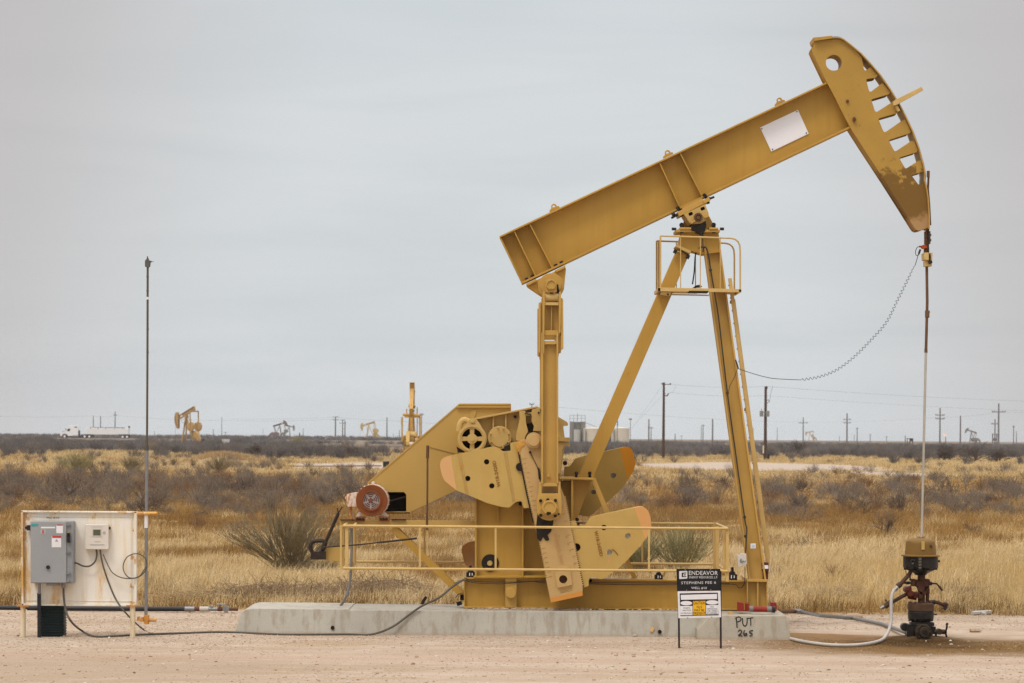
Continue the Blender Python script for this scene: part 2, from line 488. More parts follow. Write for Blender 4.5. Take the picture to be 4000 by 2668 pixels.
# ---- skid base
b = MB()
def skid(b, d0, d1):
    b.prism([(1813, 2262), (2930, 2274), (2930, 2378), (1813, 2373)], d0 + .10, d0 + .115)      # web
    b.prism([(1812, 2255), (2930, 2267), (2930, 2274), (1812, 2262)], d0, d0 + .22)               # top flange
    b.prism([(1812, 2369), (2930, 2378), (2930, 2384), (1812, 2376)], d0, d0 + .22)
skid(b, 45.62, 46)
b.prism([(1812, 2255), (2930, 2267), (2930, 2384), (1812, 2376)], 46.45, 46.58)
b.boxp(1812, 2262, 1817, 2374, 45.66, 46.5)
b.boxp(2925, 2274, 2930, 2380, 45.66, 46.5)
for x in (2100, 2400, 2700): b.boxp(x, 2275, x + 8, 2376, 45.75, 46.5)
skido = b.build('skid_base', M['beam'], pj, .004)
b = MB(); b.prism([(1974, 2256), (2018, 2257), (2018, 2374), (1974, 2374)], 45.6, 45.66)
pad = b.build('lifting_pad', M['yel'], pj, .004)
b = MB(); b.disc(1996, 2317, 20, 45.52, 45.62); b.build('pad_cap', M['yel'], pad, .004)
# right end column under the post
b = MB()
b.prism([(2918, 2262), (3000, 2264), (3000, 2274), (2918, 2272)], 45.5, 46.66)
b.boxp(2918, 2273, 2998, 2376, 45.62, 45.64)
b.boxp(2957, 2273, 2963, 2376, 45.52, 45.62)
b.boxp(2918, 2273, 2922, 2376, 45.52, 46.6); b.boxp(2994, 2273, 2998, 2376, 45.52, 46.6)
b.build('post_foot', M['yel'], pj, .003)
# cables under the flange
b = MB()
b.tubep([(1815, 2262, 45.6), (1850, 2276, 45.6), (1960, 2280, 45.58), (2080, 2271, 45.6), (2120, 2276, 45.6), (2290, 2280, 45.6), (2480, 2284, 45.6), (2700, 2283, 45.6), (2860, 2282, 45.6), (2885, 2296, 45.58), (2900, 2293, 45.55), (2909, 2270, 45.5), (2910, 2215, 45.45)], .007, 6, 5)
b.tubep([(1815, 2256, 45.6), (1850, 2270, 45.61), (1960, 2274, 45.6), (2120, 2270, 45.6), (2290, 2275, 45.6), (2480, 2277, 45.6), (2700, 2278, 45.6), (2850, 2279, 45.6)], .006, 6, 5)
b.build('base_cable', M['cable'], pj)
# hold-down bolts
for x, y, s in ((1838, 2255, 1), (2574, 2264, .9), (2861, 2266, 1.1)):
    b = MB(); b.boxp(x - 17 * s, y - 20 * s, x + 17 * s, y, 45.63, 45.82); b.disc(x, y - 20 * s, 12 * s, 45.64, 45.8, 12); b.tubep([(x, y, 45.7), (x, y - 46 * s, 45.7)], .022, 10)
    hb = b.build('hold_down_bolt', M['dark'], pj, .006)
    b = MB(); b.boxp(x - 5 * s, y - 17 * s, x - 2 * s, y - 6 * s, 45.615, 45.63); b.boxp(x + 5 * s, y - 16 * s, x + 8 * s, y - 7 * s, 45.615, 45.63)
    b.build('clamp_mark', M['white'], hb)

# ---- pedestal
b = MB()
b.boxp(1858, 1930, 2042, 2255, 45.66, 45.68)                                     # web facing us
b.boxp(1855, 1930, 1862, 2256, 45.55, 46.65); b.boxp(2038, 1930, 2045, 2256, 45.55, 46.65)
b.boxp(1943, 1935, 1947, 2042, 45.56, 45.66)
b.boxp(2043, 1900, 2136, 2256, 45.86, 46.6)
b.boxp(2130, 1880, 2240, 2262, 45.95, 46.5)
b.boxp(1850, 2249, 2140, 2257, 45.56, 46.6)
b.build('pedestal', M['beam'], pj, .003)
b = MB(); b.ring(1915, 2199, 10, 34, 45.64, 45.68); b.build('hand_hole_rim', M['dark'], pj)
b = MB(); b.disc(1913, 2200, 10, 45.62, 45.7); b.build('shaft_end', M['cast'], pj)
# right side bracket carrying the brace
b = MB()
b.prism([(2185, 1864), (2318, 1866), (2318, 1874), (2185, 1872)], 45.66, 46.5)
b.prism([(2237, 1874), (2310, 1877), (2253, 2030), (2232, 2036)], 46.04, 46.08)
b.boxp(2231, 1872, 2239, 2256, 45.7, 46.4)
b.build('bracket', M['yel'], pj, .003)
b = MB()
b.bar(W(2316, 1868, 45.9), W(2480, 2262, 45.9), .10, .075)
b.build('front_strut', M['yel'], pj)
b = MB()
for x in (2251, 2304): b.disc(x, 1849, 7, 45.7, 45.8, 12); b.tubep([(x, 1866, 45.76), (x, 1842, 45.76)], .022, 8)
b.build('bolt', M['dark'], pj)

# ---- belt guard
b = MB()
gp = [(1795, 1579), (1994, 1579), (1996, 1640), (1965, 1850), (1784, 1915), (1602, 2000), (1587, 2001), (1587, 1932), (1578, 1922), (1500, 1922), (1500, 2001), (1450, 2001), (1418, 1962), (1440, 1884)]
b.prism(gp, 46.25, 46.265)
edge = [(1418, 1962), (1440, 1884), (1795, 1579), (1994, 1579), (1994, 1640)]
for p, q in zip(edge[:-1], edge[1:]):
    a0, a1 = W(*p, 46.25), W(*q, 46.25); b.bar(a0 + Vector((0, .2, 0)), a1 + Vector((0, .2, 0)), .42, .022)
bt = [(1965, 1850), (1784, 1915), (1602, 2000), (1450, 2001), (1418, 1962)]
for p, q in zip(bt[:-1], bt[1:]):
    a0, a1 = W(*p, 46.25), W(*q, 46.25); b.bar(a0 + Vector((0, .21, 0)), a1 + Vector((0, .21, 0)), .40, .012)
b.prism(gp, 46.62, 46.635)
b.boxp(1784, 1587, 1994, 1592, 46.2, 46.25)
beltg = b.build('belt_guard', M['guard'], pj)
b = MB(); b.prism([(1680, 1738), (1790, 1765), (1786, 1774), (1678, 1746)], 46.235, 46.25); b.prism([(1840, 1600), (1864, 1600), (1846, 1650), (1828, 1650)], 46.235, 46.25); b.build('guard_rib', M['guard'], beltg)
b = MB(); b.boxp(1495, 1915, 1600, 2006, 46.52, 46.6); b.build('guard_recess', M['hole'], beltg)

# ---- gear reducer
b = MB()
case = rnd_poly([(1815, 1700), (1837, 1640), (2097, 1590), (2180, 1627), (2218, 1650), (2220, 1663), (2200, 1664), (2206, 1710), (2206, 1741), (2191, 1850), (2190, 1965), (1860, 1965), (1815, 1800)], 6)
b.prism(case, 45.72, 46.5)
for p, q in zip([(1837, 1640), (2097, 1590), (2180, 1627)][:-1], [(1837, 1640), (2097, 1590), (2180, 1627)][1:]):
    a0, a1 = W(*p, 45.62), W(*q, 45.62); b.bar(a0 + Vector((0, .45, 0)), a1 + Vector((0, .45, 0)), 1.0, .028)
b.prism([(1924, 1622), (1930, 1621), (1930, 1690), (1924, 1690)], 45.62, 45.73); b.prism([(1973, 1613), (1979, 1612), (1979, 1690), (1973, 1690)], 45.62, 45.73)
b.prism([(2172, 1707), (2225, 1709), (2225, 1726), (2172, 1724)], 45.62, 46.55)
b.prism([(2172, 1726), (2225, 1728), (2225, 1746), (2210, 1738), (2196, 1755), (2190, 1850), (2172, 1850)], 45.66, 45.72)
b.prism([(1835, 1640), (1808, 1650), (1792, 1672), (1796, 1720), (1830, 1750)], 45.66, 46.3)
reducer = b.build('gear_reducer', M['cast'], pj, .004)
b = MB(); b.ring(1844, 1714, 41, 57, 45.4, 45.66, 40); b.ring(1844, 1714, 47, 51, 45.385, 45.41, 40)
b.disc(1844, 1714, 20, 45.38, 45.66); b.disc(1844, 1714, 10, 45.36, 45.4)
for k in range(4):
    a = math.pi / 4 * 0 + k * math.pi / 2; c, s = math.cos(a), math.sin(a)
    q = []
    for r, t in ((16, -.5), (43, -.22), (43, .22), (16, .5)): q.append((1844 + r * math.cos(a + t), 1714 + r * math.sin(a + t)))
    b.prism(q, 45.42, 45.5)
b.build('brake_drum', M['cast'], reducer, .004)
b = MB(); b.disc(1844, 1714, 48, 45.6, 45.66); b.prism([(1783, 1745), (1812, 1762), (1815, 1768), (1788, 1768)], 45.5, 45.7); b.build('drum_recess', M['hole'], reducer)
b = MB()
b.tubep([(1840, 1655, 45.5), (1815, 1640, 45.5), (1798, 1655, 45.5), (1793, 1685, 45.5)], .05, 10, 4)
b.prism(rnd_poly([(1833, 1640), (1856, 1632), (1872, 1652), (1884, 1672), (1868, 1682), (1845, 1664), (1822, 1680), (1812, 1668)], 5), 45.42, 45.6)
b.disc(1845, 1643, 9, 45.38, 45.45, 16)
b.build('brake_band', M['cast'], reducer, .004)
b = MB(); b.disc(1952, 1710, 46, 45.5, 45.75, 36); b.disc(1952, 1710, 36, 45.485, 45.5, 36)
for a in (-100, -70, -25, 25, 70, 155, 205): b.disc(1952 + 39 * math.cos(R(a)), 1710 + 39 * math.sin(R(a)), 4, 45.44, 45.5, 6)
b.build('bearing_cover', M['cast'], reducer, .005)
b = MB(); b.prism([(1905, 1750), (1915, 1730), (1990, 1735), (1995, 1762), (1975, 1760), (1960, 1768)], 45.6, 45.73); b.prism([(1970, 1745), (1992, 1735), (1994, 1758), (1968, 1762)], 45.3, 45.6)
b.build('grease_patch', M['dark'], reducer)
b = MB()
b.disc(2085, 1720, 31, 45.12, 45.2, 32); b.disc(2085, 1720, 23, 45.09, 45.13, 32)
b.build('crankshaft_end', M['crank'], reducer, .004)
b = MB()
b.prism(rnd_poly([(2028, 1607), (2053, 1605), (2055, 1653), (2063, 1684), (2051, 1707), (2050, 1722), (2017, 1722), (2015, 1707), (2024, 1665), (2030, 1634)], 4), 45.4, 45.72)
b.prism(rnd_poly([(2078, 1600), (2108, 1592), (2114, 1626), (2114, 1684), (2082, 1684), (2086, 1665), (2076, 1645)], 4), 45.4, 45.72)
b.prism([(2052, 1614), (2080, 1610), (2080, 1622), (2052, 1624)], 45.42, 45.5)
b.build('bearing_housing', M['cast'], reducer, .004)
b = MB(); b.prism([(2056, 1656), (2074, 1652), (2086, 1664), (2080, 1690), (2066, 1686)], 45.69, 45.71); b.disc(2012, 1628, 6, 45.68, 45.73, 8); b.tubep([(2050, 1615, 45.38), (2075, 1619, 45.38)], .012, 8); b.disc(2104, 1612, 4, 45.38, 45.41, 8)
b.build('dark_gap', M['bolt'], reducer)

# ---- cranks (near one is traced; the far one hangs opposite the same shaft)
def crank_poly(dx=0, dy=0):
    left = teeth((2030, 1776), (2060, 1930), 7.5, 4.5, 1) + teeth((2060, 1930), (2092, 2070), 7.5, 4.5, 1) + teeth((2092, 2070), (2106, 2122), 8, 4.5, 1) + teeth((2106, 2122), (2133, 2262), 8, 4.5, 1)
    pts = [(2012, 1728), (2045, 1716), (2110, 1716), (2130, 1750), (2205, 1940)]
    pts += teeth((2205, 1940), (2276, 2290), 8, -4.5, -1)
    pts += [(2276, 2300), (2276, 2327), (2152, 2354)]
    pts += [p for p in left[::-1]]
    return [(x + dx, y + dy) for x, y in pts]
def crank(name, d0, d1, material):
    b = MB()
    b.prism(crank_poly(), d0, d1, [circ(2200, 2263, 16, 20)])
    return b.build(name, material, pj, 0)
ca, cb_ = W(2158, 2334, 45.1), W(2276, 2308, 45.1)
nrm = Vector((ca.z - cb_.z, 0, cb_.x - ca.x)).normalized()
if nrm.z > 0: nrm = -nrm
tipc = nrm.x * ca.x + nrm.z * ca.z
rp = W(2030, 1738, 45.1)
M['cranktip'] = mat('crank_paint_tip', (.53, .35, .14), .6, var=.07, vs=3, fine=.04, bump=.002, bs=40, wash=.5, wcol=(.56, .365, .16), zoff=wpos(pj),
    zones=[(nrm.x, nrm.z, tipc, .012, (.62, .27, .055), 1, .02)])
ck = crank('crank_arm', 45.2, 45.42, M['cranktip'])
b = MB()
b.prism([(2165, 2225), (2226, 2212), (2236, 2285), (2178, 2297)], 45.17, 45.2, [circ(2200, 2263, 16, 20)])
b.build('crank_pad', M['crank'], ck, .003)
b = MB(); b.disc(2200, 2263, 17, 45.28, 45.3); b.build('pin_hole', M['rustrod'], ck)
# graduation marks and cast letters on the crank
M['ruststreak'] = mat('orange_rust', (.52, .27, .055), .8, var=.25, vs=12)
M['mark'] = mat('cast_mark', (.40, .24, .08), .7, var=.1)
M['markp'] = mat('cast_mark_pink', (.60, .34, .13), .7, var=.1)
M['markr'] = mat('rust_letters', (.27, .13, .03), .7, var=.25, vs=30)
b = MB()
for i in range(12):
    t = i / 11; x = 2036 + t * 45; y = 1790 + t * 200
    b.prism([(x + 4, y + 2), (x + (22 if i % 3 == 0 else 15), y), (x + (22 if i % 3 == 0 else 15), y + 2), (x + 4, y + 4)], 45.195, 45.2)
for i in range(7):
    t = i / 6; x = 2112 + t * 26; y = 2140 + t * 110
    b.prism([(x + 4, y + 2), (x + 18, y - 1), (x + 18, y + 2), (x + 4, y + 5)], 45.195, 45.2)
for i in range(11):
    t = i / 10; x = 2200 + t * 66; y = 1950 + t * 275
    b.prism([(x - 16, y + 3), (x - 4, y), (x - 4, y + 2), (x - 16, y + 5)], 45.195, 45.2)
for yy in (2303, 2308, 2313): b.prism([(2188, yy + 3), (2233, yy - 8), (2233, yy - 7), (2188, yy + 4.5)], 45.195, 45.2)
b.build('graduation_marks', M['mark'], ck)
textm('0112CO-372E', 2162, 2284, 2084, 15, 45.19, M['markp'], ck, ang=R(78), bold=.03)
for t, x, y in (('7', 2181, 2100), ('6', 2210, 2101), ('5', 2216, 2129), ('4', 2223, 2154), ('2', 2240, 2206)):
    textm(t, x, x + 7, y, 8, 45.19, M['mark'], ck)
b = MB()
b.tubep([(2070, 1766, 45.17), (2095, 1815, 45.18), (2100, 1828, 45.18), (2106, 1850, 45.18)], .006, 6); b.disc(2071, 1767, 5, 45.15, 45.21, 10); b.prism([(2100, 1824), (2108, 1832), (2113, 1878), (2104, 1870)], 45.17, 45.2)
b.build('crank_bolt', M['dark'], ck)
b = MB(); b.prism(rnd_poly([(2100, 2000), (2166, 2000), (2162, 2034), (2160, 2050), (2152, 2078), (2138, 2090), (2146, 2106), (2144, 2112), (2130, 2112), (2122, 2096), (2112, 2116), (2098, 2106), (2094, 2060)], 5), 45.185, 45.2)
b.build('grease_stain', M['dark'], ck)

# ---- counterweights on the near crank
def peach(xa, ya, xb, yb, sign, d):
    """paint turns peach beyond the line a-b"""
    a, c = W(xa, ya, d), W(xb, yb, d)
    n = Vector((c.z - a.z, 0, a.x - c.x)).normalized()
    if n.x * sign < 0: n = -n
    return n.x, n.z, n.x * a.x + n.z * a.z
def z2(p): return [(1500 + x * .3827, 1500 + y * .3827) for x, y in p]
w1 = z2([(1285, 602), (1345, 590), (1385, 700), (1500, 1262), (1425, 1270), (1405, 1195), (1350, 1200), (1320, 1225), (1280, 1262), (1200, 1255), (1050, 1215), (900, 1150), (740, 1085), (620, 990), (590, 930), (570, 830), (580, 780), (610, 750), (700, 725), (820, 700), (1110, 637), (1160, 650), (1215, 688), (1295, 680)])
n_ = peach(1762, 1775, 1785, 1915, -1, 45.3)
def wmat(name, zones): return mat(name, (.50, .335, .098), .5, var=.07, vs=2.5, fine=.03, bump=.0015, bs=40, spots=.15, scol=(.3, .16, .05), streak=.25, stcol=(.50, .28, .08), wash=.35, wcol=(.47, .30, .085), rust=.06, rcol=(.5, .26, .06), zones=zones, zoff=wpos(pj))
b = MB()
b.prism([(2024, 1762), (2031, 1776), (2061, 1930), (2085, 2040), (2080, 2040), (2055, 1930), (2025, 1780)], 45.206, 45.24)  # dark strips stand in for shade in the gaps along the greasy rack
b.prism([(2200, 1930), (2206, 1940), (2281, 2290), (2274, 2292), (2204, 1990)], 45.206, 45.24)
b.build('rack_gap_shade', M['hole'], ck)
b = MB()
b.prism(rnd_poly([(2012, 1731), (2044, 1720), (2052, 1728), (2048, 1741), (2036, 1748), (2030, 1770), (2022, 1762)], 4), 45.19, 45.2)
b.build('rust_stain', M['ruststreak'], ck)
b = MB(); b.prism(rnd_poly(w1, 6), 45.24, 45.62, [circ(1901, 1804, 10.5), circ(1827, 1869, 10.5), circ(1921, 1898, 10.5)])
cw1 = b.build('counterweight', wmat('weight_paint', [(n_[0], n_[1], n_[2], .015, (.64, .365, .155), 1, .03)]), pj, label='upper counterweight with peach painted outer end')
b = MB()
for x, y in ((1901, 1804), (1827, 1869), (1921, 1898)): b.disc(x, y, 11, 45.3, 45.33)
b.disc(2031, 1824, 16, 45.205, 45.24); b.disc(2034, 1968, 8, 45.6, 45.7)
b.build('bolt_hole', M['hole'], cw1)
M['groove'] = mat('rusty_groove', (.42, .25, .08), .7, var=.3, vs=8, rust=.5, rcol=(.5, .24, .03), rs=9)
b = MB()
for q in ([(750, 715), (782, 706), (858, 1130), (835, 1122)], [(1222, 700), (1250, 695), (1335, 1195), (1315, 1205)]):
    q = z2(q); mx = [((q[0][0] * (1 - t) + q[1][0] * t), (q[0][1] * (1 - t) + q[1][1] * t)) for t in (.45, .55)]; mn = [((q[3][0] * (1 - t) + q[2][0] * t), (q[3][1] * (1 - t) + q[2][1] * t)) for t in (.45, .55)]
    b.prism([q[0], (q[0][0] + 1.3, q[0][1]), (q[3][0] + 1.3, q[3][1]), q[3]], 45.234, 45.24)
    b.prism([q[1], (q[1][0] + 1.3, q[1][1]), (q[2][0] + 1.3, q[2][1]), q[2]], 45.234, 45.24)
    b.prism([mx[0], mx[1], mn[1], mn[0]], 45.236, 45.24)
b.build('casting_groove', M['groove'], cw1)
b = MB()
b.prism(rnd_poly(z2([(768, 815), (795, 812), (803, 870), (790, 885), (772, 870)]), 4), 45.236, 45.24)
b.prism(rnd_poly(z2([(1350, 592), (1372, 660), (1385, 720), (1360, 745), (1352, 690), (1340, 640)]), 4), 45.236, 45.24)
b.build('rust_stain', M['ruststreak'], cw1)
textm('W18-2420D', 1956.5, 2061.5, 1901, 14.5, 45.235, M['markr'], cw1, ang=R(-101), bold=.03)
def z3(p): return [(1900 + x / 2.613, 1550 + y / 2.613) for x, y in p]
w2 = z3([(850, 1275), (905, 1265), (925, 1300), (1002, 1325), (1050, 1245), (1080, 1225), (1570, 1120), (1610, 1125), (1650, 1160), (1675, 1230), (1685, 1330), (1662, 1395)]) + [(2504, 2130), (2451, 2187), (2412, 2224), (2374, 2250), (2355, 2262), (2342, 2262), (2317, 2252), (2303, 2258), (2299, 2270), (2300, 2289), (2278, 2296), (2262, 2215), (2232, 2060)]
n_ = peach(2476, 1985, 2520, 2110, 1, 45.3)
b = MB(); b.prism(rnd_poly(w2, 6), 45.24, 45.62, [circ(2452, 2093, 11.5), circ(2380, 2157, 11.5), circ(2359, 2061, 11), circ(2252, 2138, 16)])
cw2 = b.build('counterweight', wmat('weight_paint_lower', [(n_[0], n_[1], n_[2], .015, (.64, .33, .115), 1, .03)]), pj, label='lower counterweight with orange painted outer end')
b = MB()
for x, y in ((2453, 2094), (2381, 2158)): b.disc(x, y, 10, 45.28, 45.3)
b.build('weight_bolt', mat('zinc', (.42, .40, .33), .5, .2, var=.3, vs=30), cw2)
b = MB(); b.disc(2359, 2061, 11, 45.3, 45.32); b.disc(2252, 2138, 17, 45.3, 45.32); b.disc(2259, 2046, 6, 45.22, 45.26, 8); b.disc(2255, 2030, 7, 45.5, 45.7, 12); b.disc(2306, 2267, 7, 45.6, 45.7, 10)
b.build('bolt_hole', M['hole'], cw2)
b = MB()
b.tubep([(2391, 2145, 45.235), (2405, 2155, 45.235), (2414, 2168, 45.235)], .009, 6)
b.build('weld_mark', M['markr'], cw2)
M['drip'] = mat('rust_drip', (.58, .34, .12), .7, var=.1)
b = MB(); b.prism([(2452, 2105), (2454, 2105), (2454, 2140), (2452, 2140)], 45.236, 45.24); b.prism([(2377, 2169), (2381, 2169), (2381, 2205), (2377, 2205)], 45.236, 45.24)
b.prism([(2496, 2128), (2503, 2120), (2504, 2132), (2496, 2139)], 45.232, 45.24)
b.build('rust_drip', M['drip'], cw2)
textm('W18-2420D', 2320, 2422, 2075, 14.5, 45.235, M['markr'], cw2, ang=R(77), bold=.03)
# ---- far crank weights: we see their inner faces
M['inner'] = mat('inner_face_shaded', (.36, .235, .055), .55, var=.1, vs=2, fine=.04, wash=.5, wcol=(.40, .28, .10), zoff=wpos(pj),  # older mustard paint, with shade also put into its darker colour
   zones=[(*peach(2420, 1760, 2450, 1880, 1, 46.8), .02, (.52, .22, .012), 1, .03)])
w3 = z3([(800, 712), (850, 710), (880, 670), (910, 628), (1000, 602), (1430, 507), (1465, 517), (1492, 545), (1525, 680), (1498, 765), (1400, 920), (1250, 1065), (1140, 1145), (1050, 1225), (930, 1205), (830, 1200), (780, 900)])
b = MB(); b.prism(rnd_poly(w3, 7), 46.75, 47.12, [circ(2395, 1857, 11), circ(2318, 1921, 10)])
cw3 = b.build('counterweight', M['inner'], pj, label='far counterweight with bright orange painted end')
b = MB(); b.disc(2395, 1857, 9.5, 46.85, 46.87); b.disc(2318, 1921, 9, 46.85, 46.87); b.build('weight_bolt', bpy.data.materials['zinc'], cw3)
b = MB(); b.disc(2207, 1809, 9, 46.7, 46.8, 12); b.build('crank_bolt', M['dark'], cw3)
b = MB(); b.prism(rnd_poly([(1856, 2113), (1830, 2118), (1806, 2132), (1802, 2150), (1816, 2205), (1835, 2222), (1856, 2226)], 6), 46.75, 47.1)
b.build('counterweight', mat('weight_brown', (.36, .17, .05), .6, var=.12, vs=3, wash=.3), pj, label='brown weight edge left of the pedestal')
b = MB(); b.prism([(2190, 1850), (2232, 2010), (2270, 2250), (2150, 2270), (2080, 1760), (2120, 1740)], 46.8, 47.0); b.build('crank_arm', M['inner'], pj)
b = MB(); b.tubep([(2085, 1720, 45.4), (2085, 1720, 47.0)], .11, 20); b.build('crankshaft', M['crank'], pj)

# ---- pitman arms: near one traced
def pitman(d, detail=True):
    b = MB()
    b.boxp(2122, 1334, 2174, 1890, d + .10, d + .12)
    b.boxp(2114, 1300, 2122, 1888, d, d + .2); b.boxp(2174, 1300, 2181, 1888, d, d + .2)
    b.boxp(2118, 1888, 2178, 1900, d + .02, d + .16)
    # yoke plates
    b.prism([(2104, 1184), (2112, 1178), (2112, 1378), (2108, 1378), (2104, 1374)], d + .02, d + .24)
    b.prism([(2191, 1162), (2200, 1168), (2201, 1360), (2197, 1364), (2191, 1366)], d + .02, d + .24)
    b.boxp(2112, 1182, 2122, 1390, d + .06, d + .22); b.boxp(2182, 1165, 2191, 1378, d + .06, d + .22)
    b.prism([(2120, 1142), (2124, 1137), (2128, 1142), (2126, 1380), (2119, 1382)], d, d + .05)
    b.prism([(2184, 1142), (2188, 1137), (2192, 1142), (2190, 1300), (2183, 1302)], d, d + .05)
    b.boxp(2122, 1192, 2186, 1292, d + .16, d + .18)
    b.boxp(2122, 1290, 2186, 1309, d + .04, d + .18)
    b.boxp(2152, 1192, 2156, 1290, d + .08, d + .16)
    b.boxp(2122, 1331, 2178, 1345, d + .02, d + .12)
    return b.build('pitman_arm', M['yel'], pj, .003)
D = 44.95
p1 = pitman(D)
b = MB(); b.prism(rnd_poly([(2106, 1885, 3), (2116, 1885, 3), (2116, 1928, 2), (2180, 1928, 2), (2180, 1883, 3), (2189, 1883, 3), (2190, 1925), (2194, 1950), (2194, 2005), (2180, 2026, 22), (2146, 2036, 22), (2112, 2026, 22), (2098, 2005), (2098, 1950), (2104, 1925)], 8), D + .02, D + .2)
wb = b.build('wrist_pin_bearing', M['yel'], p1, .006)
b = MB(); b.disc(2146, 1987, 34, D - .02, D + .04, 36); b.disc(2146, 1983, 29, D - .09, D - .01, 36); b.ring(2146, 1983, 22, 27, D - .105, D - .09, 36)
for a in range(0, 360, 45): b.disc(2146 + 31 * math.cos(R(a)), 1987 + 31 * math.sin(R(a)), 2.6, D - .04, D, 6)
b.build('bearing_cap', M['yel'], wb, .003)
b = MB()
for x, y in ((2112, 1956), (2170, 1955), (2112, 2013), (2169, 2014), (2140, 1953)): b.disc(x, y, 6.5, D - .03, D + .03, 12)
b.disc(2141, 2006, 7, D - .112, D - .088, 10); b.disc(2148, 2005, 5, D - .112, D - .088, 10); b.disc(2183, 2008, 4, D, D + .03, 8)
b.build('bearing_bolt', M['dark'], wb)
b = MB(); b.disc(2142, 1857, 7, D + .06, D + .1, 12); b.build('pitman_rivet', M['yel'], p1)
b = MB(); b.tubep([(2130, 1162, D + .12), (2182, 1162, D + .12)], .062, 18); b.boxp(2128, 1181, 2182, 1192, D + .03, D + .16); b.tubep([(2143, 1148, D + .1), (2143, 1140, D + .1)], .02, 8); b.tubep([(2165, 1148, D + .1), (2165, 1140, D + .1)], .02, 8)
b.build('yoke_pin', M['rail'], p1)
b = MB(); b.prism([(2172, 1112), (2180, 1110), (2188, 1150), (2190, 1200), (2180, 1192), (2178, 1155)], D + .14, D + .3); b.prism([(2134, 1094), (2146, 1080), (2160, 1094), (2178, 1118), (2172, 1122), (2156, 1098)], D + .2, D + .3)
b.build('yoke_grease', M['dark'], p1)
# far pitman: same world shape 2.3 m further back
far = p1.copy(); COL.objects.link(far); far.parent = pj; far.location = (0, 2.12, 0)
# equalizer
b = MB(); b.tubep([(2152, 1112, 45.1), (2152, 1112, 47.1)], .16, 20); b.boxp(2128, 1128, 2178, 1180, 45.3, 46.9)
b.build('equalizer_beam', M['yel'], pj)
b = MB()
b.prism(rnd_poly([(2056, 1112), (2206, 1042), (2211, 1050), (2203, 1130), (2188, 1158), (2120, 1158), (2063, 1120)], 4), 45.86, 46.34)
b.build('tail_bearing_bracket', M['beam'], pj, .004)
b = MB(); b.disc(2152, 1117, 50, 45.62, 45.86, 40); b.build('equalizer_flange', M['yel'], pj, .004)
b = MB(); b.prism(rnd_poly([(2130, 1110), (2136, 1094), (2150, 1090), (2166, 1094), (2175, 1110), (2175, 1142), (2130, 1142)], 7), 45.0, 45.4); b.disc(2153, 1112, 21, 44.96, 45.0); b.ring(2153, 1112, 16, 18, 44.94, 44.965)
for x, y in ((2143, 1099), (2163, 1099)): b.disc(x, y, 2.5, 44.98, 45, 8)
b.build('equalizer_bearing', M['yel'], pj, .004)
b = MB()
b.prism([(2056, 1108), (2094, 1089), (2098, 1097), (2062, 1116)], 45.8, 46.36); b.prism([(2168, 1056), (2208, 1036), (2209, 1046), (2174, 1063)], 45.8, 46.36)
b.build('bearing_pad', M['yel'], pj, .003)
b = MB()
for x, y in ((2055, 1086), (2077, 1075), (2169, 1032), (2191, 1021)):
    p, q = W(x, y, 45.97), W(x + 5, y + 11, 45.97); b.bar(p, q, .06, .056)
b.build('tail_bolt', M['dark'], pj)

# ---- walking beam (I section, near flange edge at 45.9)
A0, A1 = Vector((1951, 922)), Vector((3245, 313))       # top edge
B0, B1 = Vector((2040, 1109)), Vector((3345, 489))      # bottom edge
def lerp(a, b, t): return a + (b - a) * t
def offp(a, b, px):   # line a-b moved by px towards the other edge
    u = (b - a).normalized(); n = Vector((-u.y, u.x)); return a + n * px, b + n * px
b = MB()
def strip(a, c, t, d0, d1):
    u = (c - a).normalized(); n = Vector((-u.y, u.x)) * t
    b.prism([tuple(a), tuple(c), tuple(c + n), tuple(a + n)], d0, d1)
strip(A0, A1, 6.5, 45.88, 46.32); strip(B0, B1, -7.5, 45.88, 46.32)
b.prism([tuple(A0), tuple(A1), tuple(B1), tuple(B0)], 46.085, 46.115)
u = (A1 - A0).normalized(); dn = Vector((-u.y, u.x))
def stiff(p, q, w=4.5):
    p, q = Vector(p), Vector(q); e = (q - p).normalized(); s = Vector((-e.y, e.x)) * w / 2
    b.prism([tuple(p + s), tuple(q + s), tuple(q - s), tuple(p - s)], 45.90, 46.3)
stiff((2007, 899), (2093, 1080)); stiff((2068, 872), (2159, 1050)); stiff((2577, 636), (2655, 808)); stiff((2657, 598), (2743, 768)); stiff((1953, 924), (2041, 1105), 4)
beam = b.build('walking_beam', M['beam'], pj, .003)
for x, y in ((2164, 811), (2608, 601), (3045, 396)):
    b = MB(); b.ring(x, y - 4, 6, 11, 46.07, 46.12, 20)
    b.prism([(x - 18, y + 12), (x - 10, y + 2), (x + 10, y - 6), (x + 20, y - 6), (x + 22, y - 1), (x - 16, y + 17)], 46.06, 46.13)
    b.build('lifting_eye', M['beam'], beam)
b = MB(); b.prism([(2969, 498), (3117, 429), (3159, 522), (3013, 592)], 46.07, 46.085); pl = b.build('blank_sign', M['white'], beam)
b = MB()
for x, y in ((2976, 503), (3113, 436), (3150, 519), (3018, 583)): b.disc(x, y, 2.6, 46.06, 46.07, 8)
b.build('sign_bolt', M['dark'], pl)
b = MB()
b.prism([(2645, 828), (2765, 772), (2774, 784), (2653, 846)], 45.8, 46.4); b.prism([(2664, 812), (2742, 775), (2748, 785), (2668, 824)], 45.82, 46.38)
b.prism([(2745, 782), (2768, 770), (2776, 782), (2752, 796)], 45.78, 46.42)
b.build('saddle_plate', M['yel'], beam, .003)
b = MB()
for x, y in ((2648, 812), (2752, 762)):
    b.disc(x, y, 7, 45.84, 45.95, 10); b.bar(W(x + 2, y, 45.9), W(x + 16, y + 34, 45.9), .05, .045)
